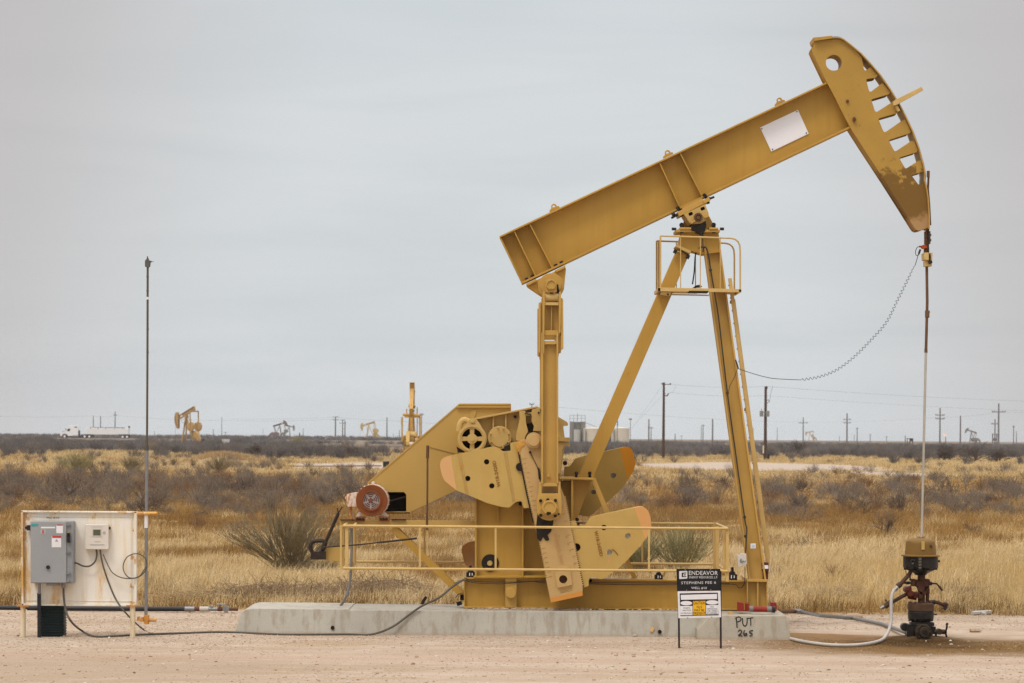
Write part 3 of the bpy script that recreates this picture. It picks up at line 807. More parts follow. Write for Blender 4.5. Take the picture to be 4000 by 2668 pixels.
b.tubep([(2652, 836, 45.85), (2622, 852, 45.85)], .018, 8); b.tubep([(2768, 778, 45.85), (2790, 769, 45.85)], .018, 8); b.disc(2770, 776, 7, 45.8, 45.88, 8)
b.tubep([(2625, 842, 45.85), (2637, 834, 45.85)], .03, 8)
b.build('saddle_bolt', M['dark'], beam)

# ---- centre bearing
b = MB()
b.prism(rnd_poly([(2672, 836, 2), (2754, 797, 2), (2770, 838), (2758, 850), (2752, 872), (2711, 876), (2698, 876)], 5), 45.72, 46.48, [rnd_poly([(2688, 832), (2704, 826), (2708, 838), (2692, 845)], 5), rnd_poly([(2735, 812), (2751, 806), (2755, 818), (2739, 824)], 5)])
cbx = b.build('saddle_bearing', M['cast'], pj)
b = MB(); b.ring(2728, 848, 11, 17, 45.66, 45.74, 28); b.disc(2728, 850, 7, 45.6, 45.75, 16); b.build('bearing_shaft', M['rustrod'], cbx)
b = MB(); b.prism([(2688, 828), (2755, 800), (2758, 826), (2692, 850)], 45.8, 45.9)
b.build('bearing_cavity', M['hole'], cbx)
b = MB()
for (x0, y0, x1, y1) in ((2698, 872, 2714, 862), (2750, 850, 2768, 842)): b.bar(W(x0, y0, 45.68), W(x1, y1, 45.68), .1, .03)
b.build('bearing_clamp', M['yel'], cbx)
b = MB(); b.prism(rnd_poly([(2701, 886), (2706, 876), (2722, 878), (2740, 872), (2756, 862), (2760, 880), (2754, 902), (2745, 916), (2732, 914), (2712, 903), (2699, 900)], 4), 45.70, 46.3); b.tubep([(2739, 908, 45.6), (2739, 920, 45.6)], .03, 10)
b.build('bearing_grease', M['dark'], cbx, .01)
b = MB()
b.prism([(2662, 907), (2674, 850), (2700, 838), (2765, 835), (2786, 874), (2792, 907)], 46.35, 46.42)
b.prism([(2655, 888), (2700, 888), (2700, 896), (2655, 896)], 45.7, 46.1); b.prism([(2770, 888), (2806, 889), (2806, 896), (2770, 896)], 45.7, 46.1)
b.prism([(2640, 896), (2814, 897), (2812, 907), (2642, 906)], 45.72, 46.5)
b.build('post_cap_plate', M['yel'], pj, .003)
b = MB()
for x in (2663, 2788): b.tubep([(x, 873, 45.75), (x, 911, 45.75)], .03, 8); b.disc(x, 878, 9, 45.72, 45.8, 8)
b.tubep([(2624, 894, 45.8), (2642, 895, 45.8)], .022, 8); b.tubep([(2812, 894, 45.8), (2828, 894, 45.8)], .022, 8); b.tubep([(2630, 890, 45.8), (2630, 900, 45.8)], .016, 6); b.tubep([(2822, 889, 45.8), (2822, 900, 45.8)], .016, 6)
b.build('cap_bolt', M['dark'], pj)

# ---- Samson post
b = MB()
b.prism([(2664, 907), (2806, 907), (2818, 985), (2748, 993), (2701, 980), (2697, 990), (2645, 968)], 45.86, 46.34)
sp_ = b.build('post_head', M['beam'], pj, .004)
b = MB(); b.prism([(2638, 962), (2644, 955), (2700, 980), (2696, 992)], 45.8, 46.4); b.build('brace_clamp', M['cast'], pj, .003)
b = MB(); b.bar(W(2641, 975, 45.85), W(2634, 989, 45.85), .07, .055); b.bar(W(2690, 996, 45.85), W(2684, 1010, 45.85), .07, .055); b.build('brace_bolt', M['dark'], pj)
b = MB(); b.prism([(2642, 980), (2690, 998), (2317, 1864), (2257, 1864)], 45.94, 46.26); b.prism([(2257, 1858), (2322, 1858), (2320, 1866), (2252, 1866)], 45.85, 46.35)
b.build('rear_brace', M['beam'], pj, .004)
b = MB(); b.prism([(2447, 1462), (2460, 1446), (2458, 1458), (2450, 1470)], 45.933, 45.94); b.build('rust_stain', M['ruststreak'], pj)
def post_leg(t0, t1, side):
    """H section standing leg; t0/t1 = depth at head and foot"""
    b = MB()
    def q(xt, xb, w, o0, o1):
        c0 = [W(xt, 912, t0) + Vector((0, o0, 0)), W(xt + w, 912, t0) + Vector((0, o0, 0)), W(xb + w, 2264, t1) + Vector((0, o0, 0)), W(xb, 2264, t1) + Vector((0, o0, 0))]
        c1 = [v + Vector((0, o1 - o0, 0)) for v in c0]
        b.quadprism(c0, c1)
    q(2740, 2924, 6, -.12, .12); q(2798, 2984, 7, -.12, .12); q(2744, 2928, 58, -.01, .015)
    return b
post_leg(45.98, 45.64, 0).build('post_leg', M['yel'], pj, .003)
post_leg(46.22, 46.62, 1).build('post_leg', M['yel'], pj, .003)
# rung ties between the legs
b = MB()
for i in range(1, 6):
    t = i / 6.0; x = 2770 + t * 184; y = 912 + t * 1352
    p = W(x, y, 46.1); b.bar((p.x + .1, 46.1 - .35 * t - .1, p.z), (p.x + .1, 46.1 + .35 * t + .1, p.z), .06, .06, Vector((1, 0, 0)))
b.build('leg_tie', M['yel'], pj)
# ladder on the well side of the post
b = MB()
def lad(y): return 2851 + (y - 1087) * .1335
for d in (45.86, 46.26):
    b.bar(W(lad(1087), 1087, d), W(lad(2200), 2200, d), .06, .055)
    b.bar(W(lad(1170) + 6, 1170, d), W(lad(2180) + 8, 2180, d), .03, .03)
for i in range(22):
    y = 1110 + i * 50; p = W(lad(y), y, 45.86); b.sweep([p, p + Vector((0, .4, 0))], .012, 6)
b.build('ladder', M['rail'], pj)
b = MB()
for y in (1180, 1600, 1960): b.bar(W(lad(y) - 12, y, 45.9), W(lad(y) + 2, y, 45.9), .05, .05)
b.build('ladder_bracket', M['yel'], pj)
b = MB(); b.boxp(2977, 2198, 3003, 2232, 45.55, 45.8); b.boxp(2980, 2232, 3001, 2263, 45.58, 45.78); ft = b.build('ladder_foot_box', mat('oxide_box', (.11, .03, .014), .5, var=.2), pj, .005)
b = MB(); b.boxp(2979, 2208, 3001, 2222, 45.54, 45.55); b.build('box_label', M['white'], ft)
b = MB()
for (x, y, w, h) in ((2970, 1978, 5, 13), (2985, 2090, 5, 5), (2985, 2135, 5, 6), (2970, 1945, 4, 5), (2832, 1265, 5, 12), (2838, 1295, 5, 5), (2826, 1310, 5, 14), (2845, 1330, 4, 10), (2874, 1534, 5, 4), (2866, 1610, 4, 4), (2868, 1533, 2, 8)):
    b.prism(rnd_poly([(x, y), (x + w, y + 1), (x + w - 1, y + h), (x + 1, y + h - 1)], 2), 45.5, 45.51)
b.bm.free()

# control cable down the post
b = MB()
hp = [(2746, 985, 45.75), (2748, 968, 45.72), (2758, 968, 45.72), (2768, 1000, 45.74), (2775, 1048, 45.74), (2794, 1160, 45.74), (2808, 1250, 45.72), (2841, 1531, 45.66), (2875, 1780, 45.6), (2909, 2025, 45.5), (2917, 2062, 45.5), (2915, 2110, 45.49), (2912, 2165, 45.46)]
b.tubep(hp, .011, 8, 5)
b.tubep([(2705, 1110, 46.2), (2712, 1060, 46.1), (2716, 1000, 46.0), (2726, 974, 45.9), (2740, 965, 45.8), (2750, 970, 45.75)], .011, 8, 5)
b.tubep([(2746, 900, 45.78), (2745, 950, 45.78), (2747, 975, 45.76)], .008, 6)
for x, y, d in ((2776, 1055, 45.72), (2842, 1536, 45.64), (2909, 2020, 45.48), (2912, 2095, 45.47)): b.disc(x, y, 6, d - .02, d + .03, 10)
b.build('control_cable', M['cable'], pj)
b = MB(); b.prism(rnd_poly([(2879, 2167), (2891, 2169), (2893, 2164), (2914, 2162), (2918, 2205), (2898, 2208), (2897, 2213), (2884, 2214)], 2), 45.42, 45.52)
cb1 = b.build('junction_box', mat('box_white', (.62, .58, .52), .5, var=.15, vs=10), pj, .004)
b = MB(); b.tubep([(2892, 2185, 45.41), (2893, 2197, 45.41), (2899, 2196, 45.41), (2903, 2190, 45.41), (2907, 2196, 45.41), (2913, 2190, 45.41)], .004, 6); b.tubep([(2895, 2182, 45.41), (2899, 2199, 45.41)], .003, 6); b.build('scribble', M['ink'], cb1)
b = MB(); b.boxp(2932, 2123, 2952, 2142, 45.52, 45.53); st = b.build('inspection_sticker', M['white'], pj)
b = MB(); b.boxp(2936, 2127, 2948, 2138, 45.515, 45.52); b.build('sticker_print', mat('pale_blue', (.5, .6, .68), .5), st)

# ---- service platform round the post
DN, DF = 45.5, 46.7
b = MB()
b.prism([(2570, 1123), (2896, 1129), (2896, 1142), (2570, 1138)], DN, DN + .05)
b.prism([(2570, 1123), (2896, 1129), (2896, 1142), (2570, 1138)], DF, DF + .05)
b.prism([(2570, 1124), (2580, 1124), (2580, 1138), (2570, 1138)], DN, DF); b.prism([(2886, 1130), (2896, 1130), (2896, 1141), (2886, 1141)], DN, DF)
b.prism([(2583, 1140), (2622, 1141), (2618, 1155), (2583, 1150)], DN + .05, DN + .4); b.prism([(2620, 1148), (2770, 1151), (2770, 1156), (2620, 1153)], DN + .3, DN + .35)
plat = b.build('service_platform', M['rail'], pj, .003)
b = MB(); b.prism([(2580, 1129), (2740, 1131), (2740, 1134), (2580, 1132)], DN + .06, DF); b.prism([(2800, 1132), (2890, 1133), (2890, 1137), (2800, 1136)], DN + .06, DF); b.build('platform_deck', M['rail'], plat)
b = MB(); b.prism([(2690, 1136), (2768, 1137), (2766, 1143), (2692, 1142)], DN - .01, DN + .3); b.prism(rnd_poly([(2708, 1122), (2720, 1114), (2735, 1112), (2744, 1120)], 3), DN + .3, DN + .6); b.disc(2609, 1150, 4, DN + .04, DN + .06, 8); b.build('platform_grease', M['dark'], plat)
def railp(d, dx, dy):
    b = MB()
    # same world shape at both depths
    P = [(2580, 1125), (2580, 921), (2855, 930), (2872, 934), (2884, 944), (2890, 958), (2892, 980), (2892, 1130)]
    w = [W(x, y, DN) for x, y in P]
    for p in w: p.y = d
    b.sweep(w[:3], .013, 8) if False else None
    b.sweep(w[0:2], .014, 8); b.sweep(w[1:], .014, 8)
    for x in (2659, 2736, 2814):
        p, q = W(x, 925, DN), W(x, 1126, DN); p.y = q.y = d; b.sweep([p, q], .008, 8)
    return b.build('platform_rail', M['rail'], plat)
railp(DN + .02, 0, 0); railp(DF + .02, 0, 0)
b = MB(); b.boxp(2571, 940, 2578, 1130, DF - .1, DF + .05); b.build('end_post', M['rail'], plat)

# ---- horsehead
def hz(p): return [(3100 + x * .38265, 100 + y * .38265) for x, y in p]
def h3(p): return [(3300 + x * .35074, 550 + y * .35074) for x, y in p]
right = hz([(440, 135), (490, 145), (560, 190), (620, 240), (697, 325), (715, 435), (722, 452), (735, 459), (755, 450), (775, 425), (792, 427), (858, 505), (853, 522), (832, 532), (748, 545), (742, 556), (768, 658), (776, 672), (790, 675), (893, 596), (905, 588), (917, 594), (985, 678), (982, 693), (965, 702), (800, 752), (796, 764), (828, 864), (836, 877), (852, 880), (1000, 785), (1032, 770), (1086, 862), (1078, 882), (1062, 892), (872, 946), (868, 957), (912, 1068), (922, 1084), (940, 1086), (1118, 962), (1140, 958), (1196, 1080), (1190, 1097), (980, 1165), (975, 1178), (1018, 1262), (1030, 1280), (1048, 1280), (1210, 1172), (1230, 1178), (1268, 1270), (1260, 1290), (1084, 1346), (1082, 1358), (1130, 1440), (1142, 1456), (1158, 1454), (1280, 1376), (1300, 1380), (1320, 1472), (1314, 1490)])
right += h3([(866, 345), (752, 378), (748, 390), (812, 478), (826, 489), (838, 483), (846, 474), (880, 452), (898, 460), (915, 530), (928, 640), (936, 760), (939, 860), (938, 950), (925, 968), (900, 975), (850, 995), (820, 1000), (790, 988), (765, 952), (640, 750), (455, 460), (180, 40)])
left = [(3326, 506), (3302, 462), (3264, 385), (3230, 322), (3180, 218), (3170, 196), (3173, 186), (3182, 172)]
plate = right + left + [(3183, 163)]
z0 = W(3560, 700, 46).z; z1 = W(3600, 850, 46).z
M['head'] = mat('horsehead_paint', (.425, .25, .05), .5, var=.08, vs=2, fine=.03, spots=.42, scol=(.17, .085, .03), wash=.3, wcol=(.40, .255, .065), bump=.0015, bs=14, zoff=wpos(pj),
    zones=[(0.0, -1.0, -z0 - .20, .22, (.17, .088, .018), .92, 1.5), (.3, -1.0, -z1 + .3 * W(3600, 850, 46).x - .08, .12, (.42, .25, .11), .9, .35)])
def headplate(d0, d1):
    b = MB(); b.prism(plate, d0, d1, [circ(3257, 245, 31, 36)])
    return b
hh = headplate(45.86, 45.885).build('horsehead', M['head'], pj)
b = headplate(45.86, 45.885)
for v in b.bm.verts: v.co.y += .44
b.build('horsehead_far_plate', M['head'], hh)
out = hz([(400, 112), (430, 107), (460, 108), (490, 115), (520, 130), (600, 192), (700, 275), (790, 372), (900, 500), (1000, 645), (1075, 765), (1150, 905), (1230, 1075), (1290, 1240), (1335, 1400), (1358, 1520)]) + h3([(905, 430), (928, 530), (942, 620), (950, 720), (957, 850), (957, 975)])
b = MB()
pw = [W(x, y, 45.84) for x, y in out]
inn = []
for i, p in enumerate(out):
    a = Vector(out[max(i - 1, 0)]); c = Vector(out[min(i + 1, len(out) - 1)]); e = (c - a).normalized(); n = Vector((-e.y, e.x))
    inn.append((Vector(p) + n * 7, Vector(p) + n * 3))
poly = [tuple(q[1]) for q in inn] + [tuple(q[0]) for q in inn[::-1]]
b.prism(poly, 45.80, 46.40)
b.build('face_plate', M['yel'], hh)
b = MB()
for d in (45.98, 46.22):
    P = [W(x, y, 45.84) for x, y in out]
    for p in P: p.y = d
    e0 = W(3631, 905, 45.84); e1 = W(3631, 990, 45.84)
    P = P[:-1] + [Vector((e0.x, d, e0.z)), Vector((e1.x, d, e1.z))]
    b.sweep(P, .014, 8)
bridle = b.build('bridle_cable', M['bolt'], hh)
# top cap, back plate, spacers, hole rim
b = MB(); b.prism([(3178, 146), (3251, 139), (3254, 149), (3182, 160)], 45.78, 46.42); b.build('head_cap', M['head'], hh, .004)
b = MB(); b.prism([(3177, 147), (3182, 147), (3184, 170), (3178, 164)], 45.86, 46.34)
b.prism([(3175, 200), (3180, 195), (3330, 500), (3588, 893), (3583, 896), (3326, 506)], 45.89, 46.30)
b.build('head_back_plate', M['head'], hh)
b = MB(); b.ring(3257, 245, 31, 33, 45.88, 46.32, 36); b.build('hole_tube', M['head'], hh)
b = MB(); b.disc(3311, 395, 6, 45.83, 45.87, 12); b.disc(3338, 468, 7, 45.81, 45.87, 12); b.disc(3337, 461, 5, 45.8, 45.87, 12); b.prism([(3356, 492), (3360, 484), (3358, 490), (3357, 494)], 45.855, 45.86); b.build('head_bolt', M['rustrod'], hh)
b = MB(); b.prism([(3488, 397), (3500, 388), (3600, 338), (3607, 352), (3500, 411), (3490, 412)], 45.72, 45.8); b.prism([(3497, 416), (3506, 412), (3517, 431), (3507, 437)], 45.76, 45.86); b.prism([(3489, 399), (3497, 396), (3510, 430), (3500, 434)], 45.8, 45.86); b.build('wireline_arm', M['rail'], hh, .003)
# tail of the bridle, clamps, load cell, carrier bar
b = MB()
b.boxp(3622, 667, 3632, 692, 46.05, 46.1); b.tubep([(3627, 692, 46.08), (3625, 740, 46.08), (3630, 800, 46.08), (3634, 880, 46.08)], .017, 8)
b.tubep([(3625, 880, 46.05), (3622, 985, 46.05)], .02, 8)
b.build('cable_tail', M['rustrod'], hh)
b = MB()
for i in range(5):
    y = 903 + i * 10
    b.boxp(3615, y, 3635 + (i % 2) * 3, y + 9, 45.98, 46.14)
b.boxp(3616, 903, 3626, 956, 46.0, 46.1); b.build('cable_clamp', M['rustrod'], hh)
b = MB(); b.prism([(3610, 987), (3628, 986), (3628, 1016), (3611, 1014)], 45.94, 46.26); b.prism([(3635, 987), (3643, 987), (3642, 1016), (3635, 1016)], 45.98, 46.22); b.boxp(3613, 1015, 3640, 1040, 46.0, 46.2); carrier = b.build('carrier_bar', M['rail'], hh, .003)
b = MB(); b.boxp(3627, 995, 3636, 1030, 45.97, 46.2); b.disc(3637, 1024, 6, 45.96, 46.0, 10); b.build('carrier_gap', M['bolt'], carrier)
b = MB(); b.prism([(3604, 957), (3614, 955), (3626, 952), (3628, 968), (3618, 970), (3606, 971), (3602, 964)], 46.0, 46.16); b.tubep([(3590, 963, 46.08), (3603, 964, 46.08)], .016, 8); lc = b.build('load_cell', M['orange'], hh, .004)
b = MB(); b.boxp(3612, 968, 3630, 988, 46.03, 46.15); b.build('rod_clamp', M['rustrod'], hh)

# polished rod (hangs from the carrier bar, enters the wellhead)
b = MB(); b.tubep([(3620, 1036, YC), (3622, 1180, YC - .09), (3619, 1300, YC - .17), (3617, 1372, YC - .22)], .023, 12)
b.tubep([(3622, 1214, YC - .11), (3622, 1240, YC - .13)], .036, 12); b.disc(3629, 1219, 4, 46.06, 46.12, 8)
rod = b.build('polished_rod', M['rustrod']); tag(rod, 'slim steel rod hanging from the horsehead into the wellhead, rusty above and shiny below', 'rod')
b = MB(); b.tubep([(3617, 1365, YC - .215), (3600, 2104, WY)], .0195, 12); b.build('shiny_section', M['chrome'], rod)
b = MB(); b.tubep([(3617, 1362, YC - .21), (3617, 1378, YC - .225)], .026, 12); b.build('rod_coupling', M['rustrod'], rod)

# coiled sensor cord from load cell to post
b = MB()
b.tubep([(3593, 963, 46.05), (3582, 967, 46.05), (3576, 985, 46.05), (3580, 998, 46.05), (3590, 994, 46.05), (3596, 978, 46.05), (3592, 975, 46.05), (3588, 990, 46.05), (3584, 1005, 46.05), (3575, 1036, 46.05)], .006, 6, 5)
b.tubep([(3595, 975, 46.03), (3589, 990, 46.03)], .016, 8)
cp = crom([W(x, y, 46.05) for x, y in ((3575, 1036), (3566, 1050), (3539, 1106), (3505, 1174), (3462, 1259), (3403, 1327), (3335, 1395), (3266, 1446), (3198, 1472), (3130, 1484))], 24)
# helix round the path
L = [0]
for a, c in zip(cp[:-1], cp[1:]): L.append(L[-1] + (c - a).length)
tot = L[-1]; n = int(tot / .0065); pts = []; j = 0
for i in range(n):
    s = tot * i / n
    while L[j + 1] < s: j += 1
    t = (s - L[j]) / max(L[j + 1] - L[j], 1e-6); p = cp[j].lerp(cp[j + 1], t); tg = (cp[j + 1] - cp[j]).normalized()
    nn = Vector((-tg.z, 0, tg.x)); bb = Vector((0, 1, 0)); ph = 2 * math.pi * s / .062
    amp = .019 * min(1, s / .25)
    pts.append(p + (nn * math.cos(ph) + bb * math.sin(ph)) * amp)
b.sweep(pts, .0042, 5)
b.tubep([(3130, 1484, 46.05), (3075, 1482, 46.0), (3011, 1477, 45.95), (2950, 1462, 45.85), (2892, 1443, 45.72), (2882, 1438, 45.7)], .0055, 6, 5)
b.tubep([(2882, 1438, 45.7), (2868, 1475, 45.68), (2852, 1505, 45.66), (2845, 1531, 45.65)], .0055, 6, 4)
b.tubep([(2873, 1405, 45.68), (2880, 1425, 45.68), (2884, 1440, 45.68)], .012, 8)
tag(b.build('coiled_cord', M['cable']), 'thin coiled black sensor cord sagging between the horsehead and the post', 'cord')

# ---- motor and rear deck
b = MB()
b.prism([(1327, 2032), (1858, 2034), (1858, 2056), (1327, 2054)], 45.75, 45.81)
b.prism([(1327, 2032), (1858, 2034), (1858, 2056), (1327, 2054)], 46.4, 46.46)
b.boxp(1327, 2036, 1337, 2054, 45.8, 46.42); b.boxp(1560, 2040, 1570, 2054, 45.8, 46.42)
b.prism([(1271, 2134), (1336, 2136), (1336, 2194), (1270, 2188)], 45.95, 46.0)
b.boxp(1337, 2050, 1345, 2214, 46.35, 46.42); b.boxp(1385, 2050, 1391, 2208, 46.38, 46.44)
deck = b.build('motor_deck', M['guard'], pj, .003)
b = MB(); b.bar(W(1536, 2062, 45.85), W(1812, 2330, 45.85), .10, .10); b.bar(W(1556, 2062, 45.92), W(1812, 2311, 45.92), .04, .02); b.build('deck_brace', M['beam'], deck, .004)
b = MB(); b.boxp(1798, 2322, 1812, 2345, 45.8, 45.9); b.prism(rnd_poly([(1782, 2352), (1800, 2348), (1806, 2362), (1786, 2368)], 3), 45.75, 45.85); b.build('brace_bolt', M['dark'], deck)
b = MB(); b.prism([(1328, 2029), (1400, 2029), (1400, 2033), (1328, 2033)], 45.7, 45.85); b.prism([(1528, 2028), (1586, 2028), (1586, 2032), (1528, 2032)], 45.7, 45.85); b.build('slide_rail', M['bolt'], deck)
M['mring'] = mat('motor_rust', (.20, .058, .015), .55, var=.18, vs=6, rust=.1, rcol=(.4, .15, .03))
M['mwhite'] = mat('motor_white', (.68, .60, .52), .5, var=.1, vs=8, rust=.55, rcol=(.50, .20, .05), rs=7)
b = MB(); b.disc(1454, 1956, 63, 45.75, 46.22, 40)
for a in range(-60, 240, 15): 
    c, s = math.cos(R(a)), -math.sin(R(a)); b.prism([(1454 + 60 * c - s, 1956 + 60 * s + c), (1454 + 66 * c - s, 1956 + 66 * s + c), (1454 + 66 * c + s, 1956 + 66 * s - c), (1454 + 60 * c + s, 1956 + 60 * s - c)], 45.8, 46.2)
b.disc(1457, 1886, 6, 45.9, 45.95, 12)
mo = b.build('electric_motor', M['mwhite'], pj, .004)
b = MB(); b.ring(1452, 1956, 38, 62, 45.66, 45.76, 40); b.ring(1450, 1956, 33, 40, 45.63, 45.68, 40); b.build('motor_end_bell', M['mring'], mo, .006)
b = MB()
for r in (12, 19, 26, 32): b.ring(1448, 1956, r, r + 3, 45.655, 45.67, 32)
for k in range(5):
    a = R(90 + 72 * k); b.bar(W(1448, 1956, 45.66), W(1448 + 33 * math.cos(a), 1956 + 33 * math.sin(a), 45.66), .012, .025)
b.build('motor_grille', mat('grille_metal', (.38, .30, .28), .5, .3, var=.2, vs=20), mo)
b = MB(); b.disc(1448, 1956, 36, 45.69, 45.7); b.disc(1448, 1956, 8, 45.64, 45.68, 12); b.build('grille_hub', mat('rust_brown', (.20, .065, .035), .7, var=.2), mo)
b = MB(); b.prism(rnd_poly([(1355, 1931), (1372, 1926), (1396, 1924), (1396, 1978), (1360, 1980), (1354, 1970)], 4), 45.85, 46.1); b.disc(1357, 1945, 9, 45.88, 46.0, 16); b.tubep([(1370, 1978, 45.95), (1373, 2030, 45.95)], .022, 10); b.tubep([(1362, 1976, 45.9), (1358, 1984, 45.9), (1368, 1992, 45.9)], .006, 6); b.build('terminal_box', M['mwhite'], mo, .005)
M['foot'] = mat('foot_rust', (.28, .09, .03), .6, var=.2, vs=10)
b = MB(); b.boxp(1388, 2018, 1424, 2036, 45.68, 45.9); b.boxp(1480, 2018, 1520, 2036, 45.68, 45.9); mf = b.build('motor_foot', M['foot'], mo, .004)
b = MB(); 
for x in (1396, 1406, 1417, 1487, 1498, 1510): b.disc(x, 2027, 5, 45.65, 45.7, 8)
b.boxp(1390, 2028, 1422, 2032, 45.66, 45.69); b.boxp(1484, 2028, 1514, 2032, 45.66, 45.69); b.build('foot_bolt', M['dark'], mf)
b = MB(); b.bar(W(1408, 2002, 45.85), W(1396, 2020, 45.85), .1, .05); b.bar(W(1496, 2000, 45.85), W(1514, 2020, 45.85), .1, .05); b.build('motor_leg', M['mwhite'], mo)
b = MB(); b.bar(W(1518, 1958, 46.2), W(1592, 1938, 46.3), .03, .02); b.build('drive_belt', M['bolt'], mo)
# brake lever, linkage, spring block
b = MB()
b.boxp(1214, 2154, 1272, 2186, 45.85, 46.05)
b.tubep([(1219, 2156, 45.9), (1212, 2135, 45.9), (1222, 2116, 45.9), (1245, 2112, 45.9), (1262, 2113, 45.9), (1270, 2124, 45.9), (1262, 2146, 45.9), (1250, 2156, 45.9)], .034, 8, 5)
b.tubep([(1258, 2146, 45.88), (1283, 2093, 45.88), (1322, 2004, 45.88)], .028, 8); b.tubep([(1322, 2004, 45.88), (1337, 1980, 45.88)], .010, 6); b.tubep([(1322, 2004, 45.88), (1318, 1985, 45.88)], .010, 6)
b.tubep([(1262, 2138, 45.6), (1400, 2128, 45.6), (1480, 2119, 45.6)], .011, 8); b.tubep([(1480, 2119, 45.6), (1629, 2103, 45.6)], .016, 8)
b.build('brake_lever', M['bolt'], pj)
b = MB(); b.tubep([(1671, 1740, 45.3), (1670, 1790, 45.3)], .026, 10); b.tubep([(1670, 1785, 45.3), (1669, 2015, 45.3)], .015, 8); b.tubep([(1668, 2005, 45.3), (1668, 2070, 45.3)], .02, 8); b.build('brake_rod', M['rustrod'], pj)
b = MB(); b.tubep([(1668, 2070, 45.3), (1669, 2170, 45.3)], .009, 6); b.tubep([(1637, 2075, 45.05), (1642, 2084, 45.05)], .03, 6); b.build('brake_rod_lower', M['rail'], pj)
b = MB(); b.tubep([(1373, 2063, 45.9), (1374, 2120, 45.9), (1371, 2215, 45.9), (1368, 2265, 45.9), (1356, 2320, 45.9), (1340, 2352, 45.95), (1330, 2366, 46.0)], .022, 10, 4); b.tubep([(1360, 2312, 45.9), (1354, 2328, 45.9)], .032, 8); b.build('motor_conduit', M['pvc'], pj)

# ---- safety guard rail round the cranks
GN, GF = 44.72, 47.1
gr = thing('safety_rail', tuple(Vector((W(2090, 2300, GN).x, (GN + GF) / 2, .38))), 'low two-bar yellow steel safety rail around the cranks', 'railing')
def wz(x, y, d, ref=GN):
    p = W(x, y, ref); p.y = d; return p
TL, TR, BL, BR = (1341, 2054), (2842, 2065), (1341, 2220), (2842, 2231)
def gpt(p, d): return wz(*p, d)
for nm, l, r in (('top_bar', TL, TR), ('lower_bar', BL, BR)):
    b = MB(); b.sweep([gpt(l, GN), gpt(r, GN)], .021, 10); b.sweep([gpt(r, GN), gpt(r, GF)], .021, 10); b.sweep([gpt(r, GF), gpt(l, GF)], .021, 10); b.sweep([gpt(l, GF), gpt(l, GN)], .021, 10)
    b.build(nm, M['rail'], gr)
b = MB(); b.bar(wz(1354, 2052, GN + .04), wz(1354, 2226, GN + .04), .05, .05); b.bar(wz(1331, 2052, GN + .06), wz(1331, 2226, GN + .06), .03, .03)
b.build('corner_post', M['rail'], gr)
b = MB(); b.bar(wz(2842, 2062, GN + .04), wz(2842, 2272, GN + .04), .05, .045); b.bar(wz(2832, 2070, GN + .1), wz(2832, 2240, GN + .1), .03, .05); b.bar(wz(2822, 2238, GN + .2), wz(2846, 2270, GN + .05), .05, .045); b.bar(wz(2812, 2232, GN + .3), wz(2828, 2236, GN + .1), .05, .05)
b.build('corner_post', M['rail'], gr)
for d, x in ((GF, 1345), (GF, 2835)):
    b = MB(); b.bar(wz(x, 2060, d), wz(x, 2270, d), .05, .06); b.build('corner_post', M['rail'], gr)
b = MB(); b.bar(wz(2825, 2066, 46.0), wz(2825, 2232, 46.0), .04, .05); b.build('corner_post', M['rail'], gr)
for d, xs in ((GN, (1640, 1936, 2535)), (GF, (1640, 2536))):
    for x in xs:
        b = MB(); b.bar(wz(x, 2054 + (x - 1341) * .0073, d), wz(x, 2222 + (x - 1341) * .0073, d), .025, .03); b.build('mid_post', M['rail'], gr)
b = MB()
for x in (1380, 2600, 2810):
    b.bar(wz(x, 2222, GN), wz(x + 4, 2262, 45.66), .03, .03) if x > 2500 else b.bar(wz(x, 2056, GN), wz(x, 2052, 45.78), .03, .03)
b.build('rail_bracket', M['rail'], gr)
# ================================================================== concrete base blocks
M['conc'] = mat('concrete', (.41, .385, .325), .85, var=.10, vs=1.6, fine=.06, bump=.004, bs=35, streak=.55, stcol=(.27, .22, .15), wash=.5, wcol=(.46, .445, .375), zones=[(0, -1, -.06, .05, (.36, .27, .18), .45, .12)], zoff=(0, 0, -.12))
M['conc2'] = mat('concrete_end', (.39, .355, .28), .85, var=.10, vs=1.6, fine=.07, bump=.004, bs=35, streak=.5, stcol=(.26, .20, .13), wash=.5, wcol=(.45, .42, .35), zones=[(0, -1, -.06, .05, (.36, .25, .16), .45, .12)], zoff=(0, 0, -.12))
def slab(name, pts, df, db, zt, sl, material, slope=.10):
    """block with battered front: pts = list of (x m, z m) outline seen from the front"""
    b = MB()
    f = []; k = []
    for x, z in pts:
        f.append(Vector((x, df + slope * max(z, 0) / zt, z))); k.append(Vector((x, db, z)))
    b.quadprism(f, k)
    return b.build(name, material, None, .012)
def X(px, py, d): return W(px, py, d).x
xl, xr = X(918, 2478, 44.95), X(2790, 2486, 44.95)
xt = X(968, 2380, 45.05)
zt = .375
xs = X(1362, 2380, 45.05)
s1 = slab('concrete_block', [(xl, -.12), (xl, 0), (xt - .11, zt - .06), (xt - .05, zt - .01), (xt + .05, zt + .012), (xs, zt + .01), (xs, zt - .01), (xs + .025, zt), (xr, zt), (xr, -.12)], 44.95, 46.75, zt, 0, M['conc'])
tag(s1, 'long low grey concrete base block under the pumpjack', 'concrete block')
b = MB()
for px, py in ((1298, 2453), (2578, 2469)):
    p = W(px, py, 44.9); b.sweep([Vector((p.x, 44.93 + .10 * p.z / zt - .003, p.z)), Vector((p.x, 45.1, p.z))], .03, 14)
b.build('lifting_hole', M['hole'], s1)
